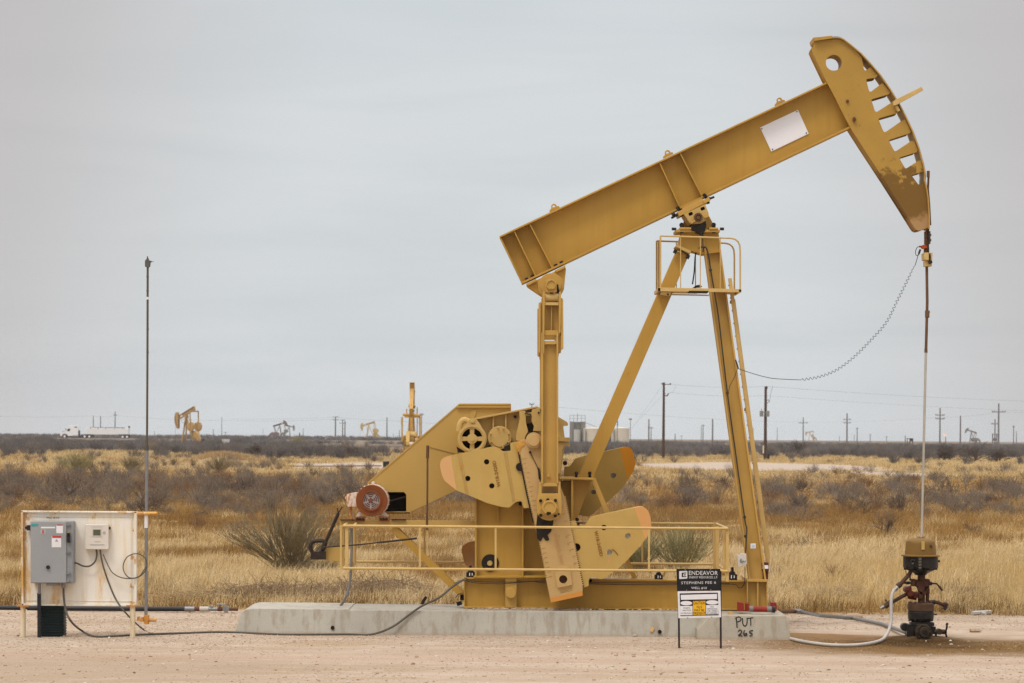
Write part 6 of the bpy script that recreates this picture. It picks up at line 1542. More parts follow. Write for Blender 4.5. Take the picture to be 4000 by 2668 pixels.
# power lines
M['wire'] = mat('wire', (.12, .12, .12), .6)
def wire(name, pts, label, r=.011, sag=0.0):
    b = MB(); P = []
    for (a, c) in zip(pts[:-1], pts[1:]):
        A, B = W(*a), W(*c)
        for i in range(10):
            t = i / 10; q = A.lerp(B, t); q.z -= sag * 4 * t * (1 - t); P.append(q)
    P.append(W(*pts[-1])); b.sweep(P, r, 4)
    return tag(b.build(name, M['wire']), label, 'wire')
wire('power_line', [(-80, 1623, 1000), (364, 1624, 1000), (449, 1622, 1000), (866, 1642, 1000), (1310, 1637, 1000)], 'thin power line over the truck and the left tan pumpjack', .022, .5)
wire('power_line', [(900, 1637, 1000), (1310, 1629, 1000), (1511, 1642, 1000), (1900, 1660, 1000)], 'power line from the tall crossarm pole past the pale yellow pumpjack', .022, .3)
wire('power_line', [(2090, 1582, 600), (2200, 1592, 620), (2600, 1625, 700), (2800, 1637, 860), (2950, 1643, 900)], 'long power line sloping from the gear reducer over the tanks', .016, .1)
wire('power_line', [(2619, 1501, 366), (2995, 1509, 376), (4080, 1569, 420)], 'upper power line from the tall dark pole to the right edge', .010, .25)
wire('power_line', [(2612, 1532, 366), (2995, 1545, 376), (4080, 1607, 500)], 'lower power line from the tall dark pole to the right edge', .008, .25)
wire('power_line', [(2950, 1643, 900), (3137, 1645, 800), (3308, 1645, 800), (3671, 1630, 600), (3900, 1609, 560), (4080, 1600, 540)], 'power line linking the crossarm poles on the right', .012, .3)
wire('guy_wire', [(2586, 1508, 366), (2472, 1668, 366)], 'upper guy wire of the tall dark pole', .008)
wire('guy_wire', [(2586, 1545, 366), (2468, 1672, 366)], 'lower guy wire of the tall dark pole', .008)
b = MB(); b.sweep(crom([W(2640, 1503, 366), W(2637, 1515, 366), W(2628, 1530, 366), W(2608, 1541, 366)], 5), .012, 5); tag(b.build('jumper_wire', M['wire']), 'short looping jumper wire at the top of the tall dark pole', 'wire')

# small things in the field
b = MB(); p = at(882, 628); b.box(p.x - .75, p.x + .75, 627.5, 628.5, 0, 1.45); b.box(p.x - .8, p.x + .8, 627.4, 628.6, 1.4, 1.5); tag(b.build('white_cabinet', M['tt']), 'white cabinet right of the left tan pumpjack', 'cabinet')
b = MB(); p = at(843, 625); b.ball(p + Vector((0, 0, .3)), .28, 10); b.sweep([p - Vector((0, 0, .2)), p + Vector((0, 0, .3))], .12, 8); tag(b.build('white_valve_cap', M['tt']), 'small white capped valve beside the left tan pumpjack', 'valve')
b = MB(); p = at(523, 560); b.box(p.x - .06, p.x + .06, 559.9, 560.1, -.2, .9); b.box(p.x - .14, p.x + .14, 559.85, 559.9, .75, 1.05); tag(b.build('marker_post', M['tank']), 'short white marker post in the brush below the truck', 'post')
b = MB(); p = at(1508, 262); 
for rr in (0,): b.sweep([p + Vector((0, 0, 0)), p + Vector((0, 0, .58))], .3, 20, rads=[.27, .31])
bk = tag(b.build('black_barrel', M['blackpipe']), 'black plastic barrel on the pale dirt beside the belt guard', 'barrel')
b = MB(); b.sweep([p + Vector((0, 0, .52)), p + Vector((0, 0, .56))], .33, 20); b.build('rim', mat('barrel_rim', (.05, .06, .08), .4), bk)
b = MB(); p = at(1535, 262); b.box(p.x - .2, p.x + .9, 261.8, 262.2, .25, .29); b.box(p.x + .3, p.x + .34, 261.9, 262.1, 0, .28); tag(b.build('low_bracket', M['rustrod']), 'low rusty bracket beside the black barrel', 'bracket') 
P = [at(x, 268, .05) for x in range(1130, 1500, 20)]
b = MB(); b.sweep(P, .05, 6); tag(b.build('black_flowline', M['blackpipe']), 'thin black flowline lying across the far pale dirt', 'pipe')
b = MB()
for (x0, y0, x1, y1, r) in ((3785, 2396, 3830, 2389, .035), (3798, 2404, 3870, 2400, .04), (3800, 2399, 3850, 2404, .03)):
    p, q = G(x0, y0), G(x1, y1); p.z = q.z = r; b.sweep([p, q], r, 5)
tag(b.build('white_debris', M['hose']), 'white bits of broken pipe at the pad edge on the right', 'debris')
# ================================================================== ground sheet
ys = list(np.linspace(8, 36, 16)) + list(np.linspace(37, 60, 150)) + list(60 * (140 / 60) ** np.linspace(.01, 1, 90)) + list(140 * (500 / 140) ** np.linspace(.01, 1, 90)) + list(500 * (2150 / 500) ** np.linspace(.03, 1, 30))
us = np.linspace(-1, 1, 241)
Yg = np.repeat(np.array(ys), len(us)); Ug = np.tile(us, len(ys))
Xg = Ug * (Yg * .34 + 8)
Zg = gz(Xg, Yg)
V = np.stack([Xg, Yg, Zg], 1)
nu = len(us); idx = np.arange(len(V)).reshape(len(ys), nu)
a, b_, c, d = idx[:-1, :-1].ravel(), idx[:-1, 1:].ravel(), idx[1:, 1:].ravel(), idx[1:, :-1].ravel()
T = np.concatenate([np.stack([a, b_, c], 1), np.stack([a, c, d], 1)])
gm = bpy.data.materials.new('desert_ground'); gm.use_nodes = True; t = gm.node_tree; t.nodes.clear()
out = N(t, 'ShaderNodeOutputMaterial'); bs = N(t, 'ShaderNodeBsdfPrincipled'); t.links.new(bs.outputs[0], out.inputs[0])
geo = N(t, 'ShaderNodeNewGeometry'); pos = geo.outputs['Position']; sp = N(t, 'ShaderNodeSeparateXYZ'); t.links.new(pos, sp.inputs[0]); px_, py_ = sp.outputs[0], sp.outputs[1]
def blob(cx, cy, rx, ry, rag=.5, sc=.8, lo=.75, hi=1.25):
    u_ = mathn(t, 'MULTIPLY', mathn(t, 'SUBTRACT', px_, cx), 1 / rx); v_ = mathn(t, 'MULTIPLY', mathn(t, 'SUBTRACT', py_, cy), 1 / ry)
    r_ = mathn(t, 'SQRT', mathn(t, 'ADD', mathn(t, 'MULTIPLY', u_, u_), mathn(t, 'MULTIPLY', v_, v_)))
    r_ = mathn(t, 'ADD', r_, mathn(t, 'MULTIPLY', mathn(t, 'SUBTRACT', noise(t, pos, sc, 5, .6), .5), rag))
    return mathn(t, 'SUBTRACT', 1.0, smooth(t, r_, lo, hi))
PADC, PADD, PADL = (.455, .362, .275), (.385, .293, .208), (.57, .472, .38)
n_big = noise(t, mapping(t, pos, (.25, .9, 1)), 1.0, 4, .55)
n_mid = noise(t, mapping(t, pos, (1.3, 3.2, 1), (0, 0, 0), (3, 3, 3)), 1.0, 5, .6)
n_fine = noise(t, pos, 22, 4, .7)
n_grit = noise(t, pos, 70, 3, .6)
c = mixc(t, smooth(t, n_big, .35, .7), PADC, PADD)
c = mixc(t, mathn(t, 'MULTIPLY', smooth(t, n_mid, .5, .75), .7), c, PADL)
c = mixc(t, mathn(t, 'MULTIPLY', smooth(t, n_fine, .56, .74), .55), c, (.30, .20, .125))
c = mixc(t, mathn(t, 'MULTIPLY', smooth(t, n_grit, .60, .72), .6), c, (.60, .50, .40))
# oil-soaked dirt round the well
st = blob(WX - .2, 43.5, 3.1, 2.2, .9, 1.3, .5, 1.3)
c = mixc(t, mathn(t, 'MULTIPLY', st, .93), c, (.175, .10, .036))
st2 = blob(WX - 2.2, 45.4, 1.9, .6, .9, 1.5, .6, 1.2)
c = mixc(t, mathn(t, 'MULTIPLY', st2, .75), c, (.22, .125, .05))
st3 = blob(WX - .05, 44.3, 1.35, 1.5, .8, 2.0, .3, 1.15)
c = mixc(t, mathn(t, 'MULTIPLY', st3, .95), c, (.05, .028, .013))
st4 = blob(WX + 2.6, 44.1, 3.0, .9, .8, 1.5, .5, 1.2)
c = mixc(t, mathn(t, 'MULTIPLY', st4, .55), c, (.25, .16, .08))
damp = blob(gx(1250, 43.2), 42.9, 1.0, .7, .9, 1.5, .4, 1.2)
c = mixc(t, mathn(t, 'MULTIPLY', damp, .4), c, (.36, .24, .12))
sandy_vignette = blob(gx(250, 38), 38.3, 4.2, 2.6, .8, .5, .3, 1.3)  # browner sand patch, with lens vignette also put into its colour
c = mixc(t, mathn(t, 'MULTIPLY', sandy_vignette, .5), c, (.31, .23, .15))
# wheel tracks in front
trk = mathn(t, 'ABSOLUTE', mathn(t, 'SUBTRACT', py_, mathn(t, 'ADD', 39.6, mathn(t, 'MULTIPLY', noise(t, mapping(t, pos, (.15, .0, 0)), 1.0, 2), 1.2))))
c = mixc(t, mathn(t, 'MULTIPLY', mathn(t, 'SUBTRACT', 1.0, smooth(t, trk, .1, .7)), .35), c, (.42, .29, .21))
# field
fn = noise(t, mapping(t, pos, (.10, .16, 1)), 1.0, 5, .6)
fcol = mixc(t, smooth(t, fn, .35, .65), (.36, .25, .11), (.20, .115, .045))
fcol = mixc(t, smooth(t, noise(t, pos, 1.5, 4, .6), .45, .7), fcol, (.42, .30, .15))
far_s = smooth(t, py_, 160, 330)
fcol = mixc(t, mathn(t, 'MULTIPLY', far_s, .8), fcol, mixc(t, smooth(t, noise(t, mapping(t, pos, (.03, .02, 1)), 1.0, 3), .4, .6), (.44, .33, .17), (.30, .22, .12)))
fcol = mixc(t, mathn(t, 'MULTIPLY', smooth(t, py_, 400, 650), .9), fcol, mixc(t, smooth(t, noise(t, mapping(t, pos, (.05, .012, 1)), 1.0, 3), .4, .6), (.21, .17, .135), (.13, .105, .085)))
edge_n = mathn(t, 'ADD', py_, mathn(t, 'MULTIPLY', mathn(t, 'SUBTRACT', noise(t, pos, .9, 4, .6), .5), 1.6))
fmask = smooth(t, edge_n, 50.7, 51.3)
# pale dirt pads further out
def padm(x0, x1, y0, y1):
    return blob((x0 + x1) / 2, (y0 + y1) / 2, (x1 - x0) / 2, (y1 - y0) / 2, .5, .05, .82, 1.0)
pa = padm(gx(2380, 300), gx(3480, 300), 245, 345); pb = padm(gx(1120, 275), gx(1680, 275), 246, 302); pc_ = padm(gx(3250, 235), gx(3650, 235), 222, 250)
pads = mathn(t, 'MAXIMUM', pa, mathn(t, 'MAXIMUM', pb, pc_))
fmask = mathn(t, 'MULTIPLY', fmask, mathn(t, 'SUBTRACT', 1.0, pads))
c = mixc(t, mathn(t, 'MULTIPLY', pads, 1), c, mixc(t, smooth(t, n_mid, .4, .7), (.46, .385, .315), (.38, .30, .235)))
c = mixc(t, fmask, c, fcol)
for mx, my, rx, ry, h in MND: c = mixc(t, mathn(t, 'MULTIPLY', blob(mx, my, rx * 1.3, ry * 1.3, .4, .5), .85), c, (.40, .29, .15))
t.links.new(c, bs.inputs['Base Color']); bs.inputs['Roughness'].default_value = .95; bs.inputs['Specular IOR Level'].default_value = 0.0
bn = N(t, 'ShaderNodeBump'); bn.inputs['Strength'].default_value = 1; bn.inputs['Distance'].default_value = .05
hsum = mathn(t, 'ADD', mathn(t, 'MULTIPLY', noise(t, pos, 6, 5, .65), .8), mathn(t, 'MULTIPLY', n_fine, .35))
t.links.new(hsum, bn.inputs['Height']); t.links.new(bn.outputs[0], bs.inputs['Normal'])
go = raw_mesh('ground', V, T, gm); go.data.polygons.foreach_set('use_smooth', np.ones(len(go.data.polygons), bool)); tag(go, 'pinkish caliche pad running into dry grassland', kind='structure')

# ================================================================== loose stones on the pad
def in_view(n, d0, d1, marg=1.15):
    """random points uniform on the ground between two distances, inside the view fan"""
    d = np.sqrt(rng.uniform(d0 * d0, d1 * d1, n)); u = rng.uniform(-marg, marg, n)
    return u * d * 2000 / F, d
ico = []
bmx = bmesh.new(); bmesh.ops.create_icosphere(bmx, subdivisions=1, radius=1); IV = np.array([v.co[:] for v in bmx.verts]); IT = np.array([[v.index for v in f.verts] for f in bmx.faces]); bmx.free()
n = 22000; x, y = in_view(n, 35.5, 51.2)
xe = rng.uniform(xl - 1, x1 + 1.5, 9000); ye = 44.9 - np.abs(rng.normal(0, 1.0, 9000)); xf = rng.uniform(xl, x1, 2500); yf = np.where(xf > x0, 44.44, 44.93) - np.abs(rng.normal(0, .06, 2500))
x = np.concatenate([x, xe, xf]); y = np.concatenate([y, ye, yf])
keep = ~(((x > xl - .02) & (x < x1 + .05) & (y > 44.94) & (y < 46.9)) | ((x > x0 - .02) & (x < x1 + .03) & (y > 44.45) & (y < 46.9))); 
keep &= ~((np.hypot((x - WX) / 2.9, (y - 44) / 2.0) < 1) & (rng.uniform(0, 1, len(x)) < .8))
x, y = x[keep], y[keep]; n = len(x)
sz = np.minimum(.0042 * (rng.pareto(2.6, n) + .6), .024)
sc = np.stack([sz * rng.uniform(.8, 1.5, n), sz * rng.uniform(.8, 1.4, n), sz * rng.uniform(.4, .9, n)], 1)
jit = 1 + rng.uniform(-.25, .25, (n, len(IV), 1))
Vs = IV[None] * jit * sc[:, None, :] + np.stack([x, y, gz(x, y) + sc[:, 2] * .3], 1)[:, None, :]
Ts = IT[None] + (np.arange(n) * len(IV))[:, None, None]
pal = np.array([(.52, .42, .32), (.60, .54, .46), (.36, .25, .16), (.28, .17, .10), (.46, .33, .23)])
cs = pal[rng.choice(5, n, p=[.35, .15, .25, .08, .17])] * rng.uniform(.85, 1.1, (n, 1))
M['tint'] = mat('stone_tint', (1, 1, 1), .95, var=.05, fine=.05, attr=True, spec=.1)
# fine grit: the same dirt in small crumbs that catch the light
OV = np.array([(1, 0, 0), (-1, 0, 0), (0, 1, 0), (0, -1, 0), (0, 0, 1), (0, 0, -1)], float); OT = np.array([(0, 2, 4), (2, 1, 4), (1, 3, 4), (3, 0, 4), (2, 0, 5), (1, 2, 5), (3, 1, 5), (0, 3, 5)])
m = 42000; x, y = in_view(m, 35.5, 51.4)
kk = ~(((x > xl - .02) & (x < x1 + .05) & (y > 44.94) & (y < 46.9)) | ((x > x0 - .02) & (x < x1 + .03) & (y > 44.45) & (y < 46.9))) & (rng.uniform(0, 1, m) < (.15 + .85 * sstep(fbm(x, y, 1.8, 71), .40, .65)) * (.4 + .6 * sstep(y, 41, 43.5)))
x, y = x[kk], y[kk]; m = len(x); sz = rng.uniform(.005, .014, m)
ja = 1 + rng.uniform(-.35, .35, (m, 6, 1)); V2 = OV[None] * ja * np.stack([sz * 1.2, sz, sz * .7], 1)[:, None, :] + np.stack([x, y, gz(x, y) + sz * .15], 1)[:, None, :]
T2 = OT[None] + (np.arange(m) * 6 + n * len(IV))[:, None, None]
pal2 = np.array([(.47, .37, .275), (.41, .305, .21), (.53, .435, .34), (.34, .235, .155)]); c2 = pal2[rng.choice(4, m, p=[.4, .25, .2, .15])] * rng.uniform(.85, 1.12, (m, 1))
wet = np.hypot((x - WX + .2) / 3.0, (y - 43.6) / 2.1); wk = (1 - sstep(wet, .55, 1.1))[:, None]; c2 = c2 * (1 - wk) + np.array([(.17, .10, .038)]) * wk
Vs = np.concatenate([Vs.reshape(-1, 3), V2.reshape(-1, 3)]); Ts = np.concatenate([Ts.reshape(-1, 3), T2.reshape(-1, 3)]); CG = np.concatenate([np.repeat(cs, len(IV), 0), np.repeat(c2, 6, 0)])
tag(raw_mesh('gravel', Vs, Ts, M['tint'], CG), 'small loose stones scattered over the pad', kind='stuff')
# a few larger clods one can point at
for (px, py, r, col, lab) in ((2480, 2486, .05, 'conc', 'whitish stone lying against the concrete base'), (3335, 2428 - 8, .12, 'clod', 'brown clod of dirt beside the grey pipe'), (3810, 2468, .07, 'clod', 'dark clod of dirt right of the wellhead')):
    p = G(px, py); b = MB(); b.ball(Vector((p.x, p.y, r * .3)), r, 12, (1.5, 1, .6))
    for v in b.bm.verts: v.co += Vector((random.uniform(-1, 1), random.uniform(-1, 1), random.uniform(-.6, .6))) * r * .22
    tag(b.build('stone', M[col]), lab, 'stone')

# ================================================================== grass
PAL = np.array([(.56, .41, .19), (.47, .32, .125), (.385, .235, .085), (.26, .15, .05), (.70, .555, .32), (.28, .20, .11)])
def grass(n_t, d0, d1, blades, h0, h1, wd, name, segs, dens_fn, label, pal_fn, spread=.16):
    x, y = in_view(n_t, d0, d1)
    k = rng.uniform(0, 1, len(x)) < dens_fn(x, y); x, y = x[k], y[k]
    z = gz(x, y); n = len(x)
    th = rng.uniform(h0, h1, n) * (.55 + .9 * fbm(x, y, 3.0, 40)); cc = pal_fn(x, y)
    B = blades
    X = np.repeat(x, B) + rng.normal(0, spread, n * B); Y = np.repeat(y, B) + rng.normal(0, spread, n * B); Z = np.repeat(z, B) - .03
    H = np.repeat(th, B) * rng.uniform(.45, 1.15, n * B)
    wind = .3
    az = rng.uniform(0, 2 * np.pi, n * B); ln = H * rng.uniform(.1, 1.5, n * B) ** 1.1; H = H * (1.12 - .35 * np.clip(ln / H, 0, 1.5))
    dx, dy = np.cos(az) * ln + wind * H * .4, np.sin(az) * ln
    w = wd * rng.uniform(.6, 1.3, n * B); fa = rng.uniform(-.9, .9, n * B); wx, wy = np.cos(fa) * w, np.sin(fa) * w
    C = np.repeat(cc, B, 0) * rng.uniform(.75, 1.2, (n * B, 1))
    if segs == 1:
        Vv = np.stack([np.stack([X - wx, Y - wy, Z], 1), np.stack([X + wx, Y + wy, Z], 1), np.stack([X + dx, Y + dy, Z + H], 1)], 1)
        Tt = np.arange(n * B * 3).reshape(-1, 3); nv = 3
    else:
        mx, my, mz = X + dx * .3, Y + dy * .3, Z + H * .6
        sag = 1 - .3 * (ln / H)
        Vv = np.stack([np.stack([X - wx, Y - wy, Z], 1), np.stack([X + wx, Y + wy, Z], 1), np.stack([mx - wx * .7, my - wy * .7, mz], 1), np.stack([mx + wx * .7, my + wy * .7, mz], 1), np.stack([X + dx * 1.25, Y + dy * 1.25, Z + H * sag], 1)], 1)
        base = (np.arange(n * B) * 5)[:, None, None]
        Tt = (np.array([[0, 1, 3], [0, 3, 2], [2, 3, 4]])[None] + base).reshape(-1, 3); nv = 5
    o = raw_mesh(name, Vv.reshape(-1, 3), Tt, M['grass'], np.repeat(C, nv, 0))
    return tag(o, label, kind='stuff')
gmat = bpy.data.materials.new('dry_grass'); gmat.use_nodes = True; t = gmat.node_tree; t.nodes.clear()
out = N(t, 'ShaderNodeOutputMaterial'); at_ = N(t, 'ShaderNodeAttribute'); at_.attribute_name = 'tint'
df = N(t, 'ShaderNodeBsdfDiffuse'); tr = N(t, 'ShaderNodeBsdfTranslucent'); mx_ = N(t, 'ShaderNodeMixShader'); mx_.inputs[0].default_value = .3
t.links.new(at_.outputs['Color'], df.inputs[0]); t.links.new(at_.outputs['Color'], tr.inputs[0]); t.links.new(df.outputs[0], mx_.inputs[1]); t.links.new(tr.outputs[0], mx_.inputs[2]); t.links.new(mx_.outputs[0], out.inputs[0])
M['grass'] = gmat
def patch(x, y, near=True):
    """colour choice: straw in patches, rust low growth between"""
    f = fbm(x * .55, y * .9, 5.5, 60, 3); g = fbm(x * .6, y * .8, 14, 70, 3); n = len(x)
    r = rng.uniform(0, 1, n)
    bias = .10 * np.exp(-((y - 69) / 11) ** 2) - .09 * np.exp(-((y - 112) / 26) ** 2) + .05 * sstep(y, 130, 180)
    s = sstep(f * .35 + g * .25 + fbm(x, y, 1.7, 66, 2) * .4 + .10 * (r - .5) + bias, .44, .56)
    out = np.where((r < s)[:, None], PAL[0], PAL[3])
    out = np.where(((r < s * np.where(y < 90, .65, .35)))[:, None], PAL[4], out)
    out = np.where(((r > s) & (r < s + .35))[:, None], PAL[2], out)
    out = np.where((r > .93)[:, None], PAL[5], out)
    return out
def pads_np(x, y):
    m = np.zeros(len(x))
    for (x0, x1, y0, y1) in ((gx(2380, 300), gx(3480, 300), 245, 345), (gx(1120, 275), gx(1680, 275), 246, 302), (gx(3250, 235), gx(3650, 235), 222, 250)):
        r = np.hypot((x - (x0 + x1) / 2) / ((x1 - x0) / 2), (y - (y0 + y1) / 2) / ((y1 - y0) / 2)); m = np.maximum(m, r < .93)
    return m
def dn_near(x, y): return sstep(y + (vnoise(x, y, 9) - .5) * 1.6, 50.9, 51.7) * (.45 + .55 * sstep(fbm(x, y, 2.2, 31), .3, .55))
def near_pal(x, y):
    c_ = patch(x, y)
    lowb = (rng.uniform(0, 1, len(x)) < .55 * (1 - sstep(y, 51.5, 54)))
    c_ = np.where(lowb[:, None], PAL[3] * .8, c_)
    tall = (rng.uniform(0, 1, len(x)) < .8 * sstep(y, 52, 56) * (1 - sstep(y, 66, 74)) * sstep(x, 5, 8))
    return np.where(tall[:, None], PAL[0] * 1.06, c_)
grass(16500, 50.6, 78, 34, .16, .44, .0040, 'near_grass', 2, dn_near, 'knee high straw coloured dry grass just behind the pad', near_pal)
# taller straw behind the wellhead
grass(1500, 52, 64, 30, .45, .85, .0042, 'tall_grass', 2, lambda x, y: sstep(x, 6.2, 8.5) * .9 + .12 * sstep(vnoise(x, y, 77), .6, .8), 'tall pale straw grass behind the wellhead', lambda x, y: PAL[np.where(rng.uniform(0, 1, len(x)) < .7, 0, 4)])
grass(17500, 76, 145, 24, .18, .46, .0095, 'middle_grass', 1, lambda x, y: (1 - pads_np(x, y)) * (.5 + .5 * sstep(fbm(x, y, 3, 33), .3, .55)), 'straw and rust coloured grass in the middle distance', patch, .22)
def far_pal(x, y):
    n = len(x); r = rng.uniform(0, 1, n); s = sstep(y, 170, 240) * .75 + .25 * sstep(fbm(x, y * .5, 22, 80), .42, .6)
    c_ = np.where((r < s)[:, None], PAL[0] * .95, PAL[2]); c_ = np.where((r < s * .35)[:, None], PAL[4] * .95, c_); return np.where((r > .9)[:, None], PAL[3], c_)
grass(25000, 140, 520, 16, .22, .5, .03, 'far_grass', 1, lambda x, y: (1 - pads_np(x, y)), 'pale straw grass beyond the brush', far_pal, .45)
for mx, my, rx, ry, h in MND[:1]:
    n0 = 420; xs_, ys_ = rng.normal(mx, rx * .55, n0), rng.normal(my, ry * .5, n0)
    iv = in_view
    in_view = lambda n, a, b, marg=1: (xs_, ys_)
    grass(n0, 0, 0, 14, .25, .5, .03, 'mound_grass', 1, lambda x, y: np.ones(len(x)), 'orange brown growth covering the low mound', lambda x, y: np.tile(np.array([(.47, .33, .165)]), (len(x), 1)), .4)
    in_view = iv

# ================================================================== bare shrubs
class Twig:
    def __init__(self): self.V = []; self.T = []
    def seg(self, a, b, r0, r1):
        d = (b - a); 
        if d.length < 1e-6: return
        d.normalize(); u = d.orthogonal().normalized(); w = d.cross(u); i = len(self.V)
        for p, r in ((a, r0), (b, r1)):
            for k in range(3):
                an = 2.0944 * k; self.V.append(tuple(p + (u * math.cos(an) + w * math.sin(an)) * r))
        for k in range(3): self.T += [(i + k, i + (k + 1) % 3, i + 3 + (k + 1) % 3), (i + k, i + 3 + (k + 1) % 3, i + 3 + k)]
def mesquite(seed, H=1.2, Wd=1.0, stems=7, depth=4, r=.012, kink=.35, up=.25, kids=3, tip=.0035):
    rd = random.Random(seed); tw = Twig()
    def grow(p, d, L, r, lv):
        n = 3; q = p
        for i in range(n):
            d = (d + Vector((rd.gauss(0, kink), rd.gauss(0, kink), rd.gauss(0, kink * .6) + up * .25))).normalized()
            e = q + d * L / n; tw.seg(q, e, r * (1 - .25 * i / n), r * (1 - .25 * (i + 1) / n))
            if lv > 0:
                for c in range(kids if i else 1):
                    if rd.random() < .85:
                        dd = (d + Vector((rd.gauss(0, .7), rd.gauss(0, .7), rd.gauss(.1, .5)))).normalized(); grow(e, dd, L * rd.uniform(.45, .8), max(r * .6, tip), lv - 1)
            q = e
    for s in range(stems):
        a = rd.uniform(0, 6.283); tl = rd.uniform(.25, 1.0); d = Vector((math.cos(a) * tl * Wd, math.sin(a) * tl * Wd, 1)).normalized()
        grow(Vector((rd.gauss(0, .06), rd.gauss(0, .06), -.05)), d, H * rd.uniform(.40, .62), r, depth - 1)
    V = np.array(tw.V); 
    s = H / max(V[:, 2].max(), .1); V[:, 2] *= s
    return V, np.array(tw.T)
M['twig'] = mat('twig_grey', (.21, .17, .132), .9, var=.2, vs=1.0, fine=.05, spec=.1)
M['twigd'] = mat('twig_dark', (.105, .078, .062), .9, var=.2, vs=1.0, spec=.1)
M['twigb'] = mat('twig_brown', (.21, .12, .06), .9, var=.2, vs=1.0, spec=.1)
tmpl = []
for s in range(8):
    V, T = mesquite(100 + s, 1.25, [1.0, 1.3, .8, 1.2, 1.0, 1.5, .9, 1.1][s], 8, 3, .010, .30, .3, 3, .0042)
    tmpl.append((V, T))
def shrub_obj(k, x, y, s, m, label, cat, group=None, tm=None, name='bare_shrub', zs=1, rz_=None):
    V, T = (tm or tmpl)[k % len(tm or tmpl)]
    key = (name, k % len(tm or tmpl), m)
    if key not in SH:
        me = bpy.data.meshes.new(name); Vf = V.astype(np.float32)
        me.vertices.add(len(Vf)); me.vertices.foreach_set('co', Vf.ravel()); T32 = T.astype(np.int32); me.loops.add(T32.size); me.loops.foreach_set('vertex_index', T32.ravel())
        me.polygons.add(len(T32)); me.polygons.foreach_set('loop_start', np.arange(0, T32.size, 3, dtype=np.int32)); me.polygons.foreach_set('loop_total', np.full(len(T32), 3, dtype=np.int32)); me.update(calc_edges=True)
        me.materials.append(M[m]); SH[key] = me
    o = bpy.data.objects.new(name, SH[key]); COL.objects.link(o); o.location = (x, y, gz1(x, y)); o.scale = (s, s, s * zs); o.rotation_euler = (0, 0, random.uniform(0, 6.28) if rz_ is None else rz_)
    return tag(o, label, cat, group)
SH = {}
random.seed(21)
place = []
def region(n, px0, px1, py0, py1, s0, s1, p=1.0, md=0):
    c = 0; tries = 0
    while c < n and tries < n * 20:
        tries += 1
        px, py = random.uniform(px0, px1), random.uniform(py0, py1); d = gd(px, py)
        if random.random() > p: continue
        x = gx(px, d); place.append((x, d, random.uniform(s0, s1))); c += 1
region(78, -60, 1560, 1895, 1985, .85, 1.25)
region(30, -60, 1300, 1990, 2040, .6, .95)
region(9, 450, 1300, 2040, 2090, .45, .75)
region(24, 1350, 2100, 1890, 1990, .7, 1.1)
region(22, 2420, 2860, 1900, 2010, .6, 1.0)
region(26, 2960, 3500, 1900, 1985, .7, 1.15)
region(36, 3450, 4060, 1880, 2005, .75, 1.2)
region(10, 2950, 4000, 2005, 2050, .5, .85)
region(16, 2300, 4050, 1850, 1885, .8, 1.2)
nshr = 0
GRP = 'bare grey shrubs in the dry field'
for i, (x, y, s) in enumerate(place):
    shrub_obj(i, x, y, s, 'twig' if random.random() < .72 else ('twigb' if random.random() < .6 else 'twigd'), 'leafless grey brown thorny shrub among the dry grass', 'shrub', GRP, zs=random.uniform(.75, 1.0))
def one(px, py, s, m, label, k=0, zs=1.0, tm=None, name='bare_shrub', cat='shrub'):
    d = gd(px, py); return shrub_obj(k, gx(px, d), d, s, m, label, cat, None, tm, name, zs)
one(3465, 2108, .72, 'twigd', 'small dark spindly shrub alone on straw left of the wellhead', 3)
one(3135, 2055, 1.15, 'twig', 'round grey twiggy shrub right of the post leg', 1, .85)
one(3020, 2040, .9, 'twig', 'grey twiggy shrub close to the right side of the post leg', 5, .8)
one(3350, 2020, 1.0, 'twigd', 'dark grey shrub in the middle of the right field', 2, .9)
one(560, 2035, 1.1, 'twigd', 'dark thorny shrub rising behind the top corner of the white rack', 4, 1.0)
one(3130, 2150, .45, 'twigd', 'thin sparse shrub in straw right of the post', 6, .9)
one(3800, 2080, .5, 'twigd', 'thin sparse shrub in straw right of the bell cover', 7, .9)
one(3260, 2270, .35, 'twigb', 'tiny stick-like plant in the straw between post and wellhead', 2, 1.2)
one(900, 2115, .5, 'twigb', 'small twiggy shrub on straw right of the mast', 6, .7)
big = [mesquite(300 + s, 2.6, 1.1, 9, 4, .055, .26, .25, 2, .024) for s in range(3)]
one(3690, 1800, 1.0, 'twigd', 'wide dark mesquite tree with spreading limbs, right of the rod', 0, 1.0, big, 'mesquite_tree', 'tree')
one(3800, 1806, 1.15, 'twigd', 'wide dark mesquite tree near the right edge', 1, .95, big, 'mesquite_tree', 'tree')
one(3905, 1806, .95, 'twigd', 'rounded dark mesquite tree furthest right', 2, .9, big, 'mesquite_tree', 'tree')
one(3115, 1778, .95, 'twigd', 'dark mesquite tree right of the transformer pole', 0, 1.1, big, 'mesquite_tree', 'tree')
one(1360, 1790, .9, 'twigd', 'spreading bare mesquite tree in the far brush left of centre', 1, .85, big, 'mesquite_tree', 'tree')
one(1010, 1790, .8, 'twigd', 'bare mesquite tree in the far brush above the mound', 2, .85, big, 'mesquite_tree', 'tree')
one(620, 1880, .0001 + .9, 'twigd', 'bare shrub with many upright stems behind the mast', 2, 1.1)

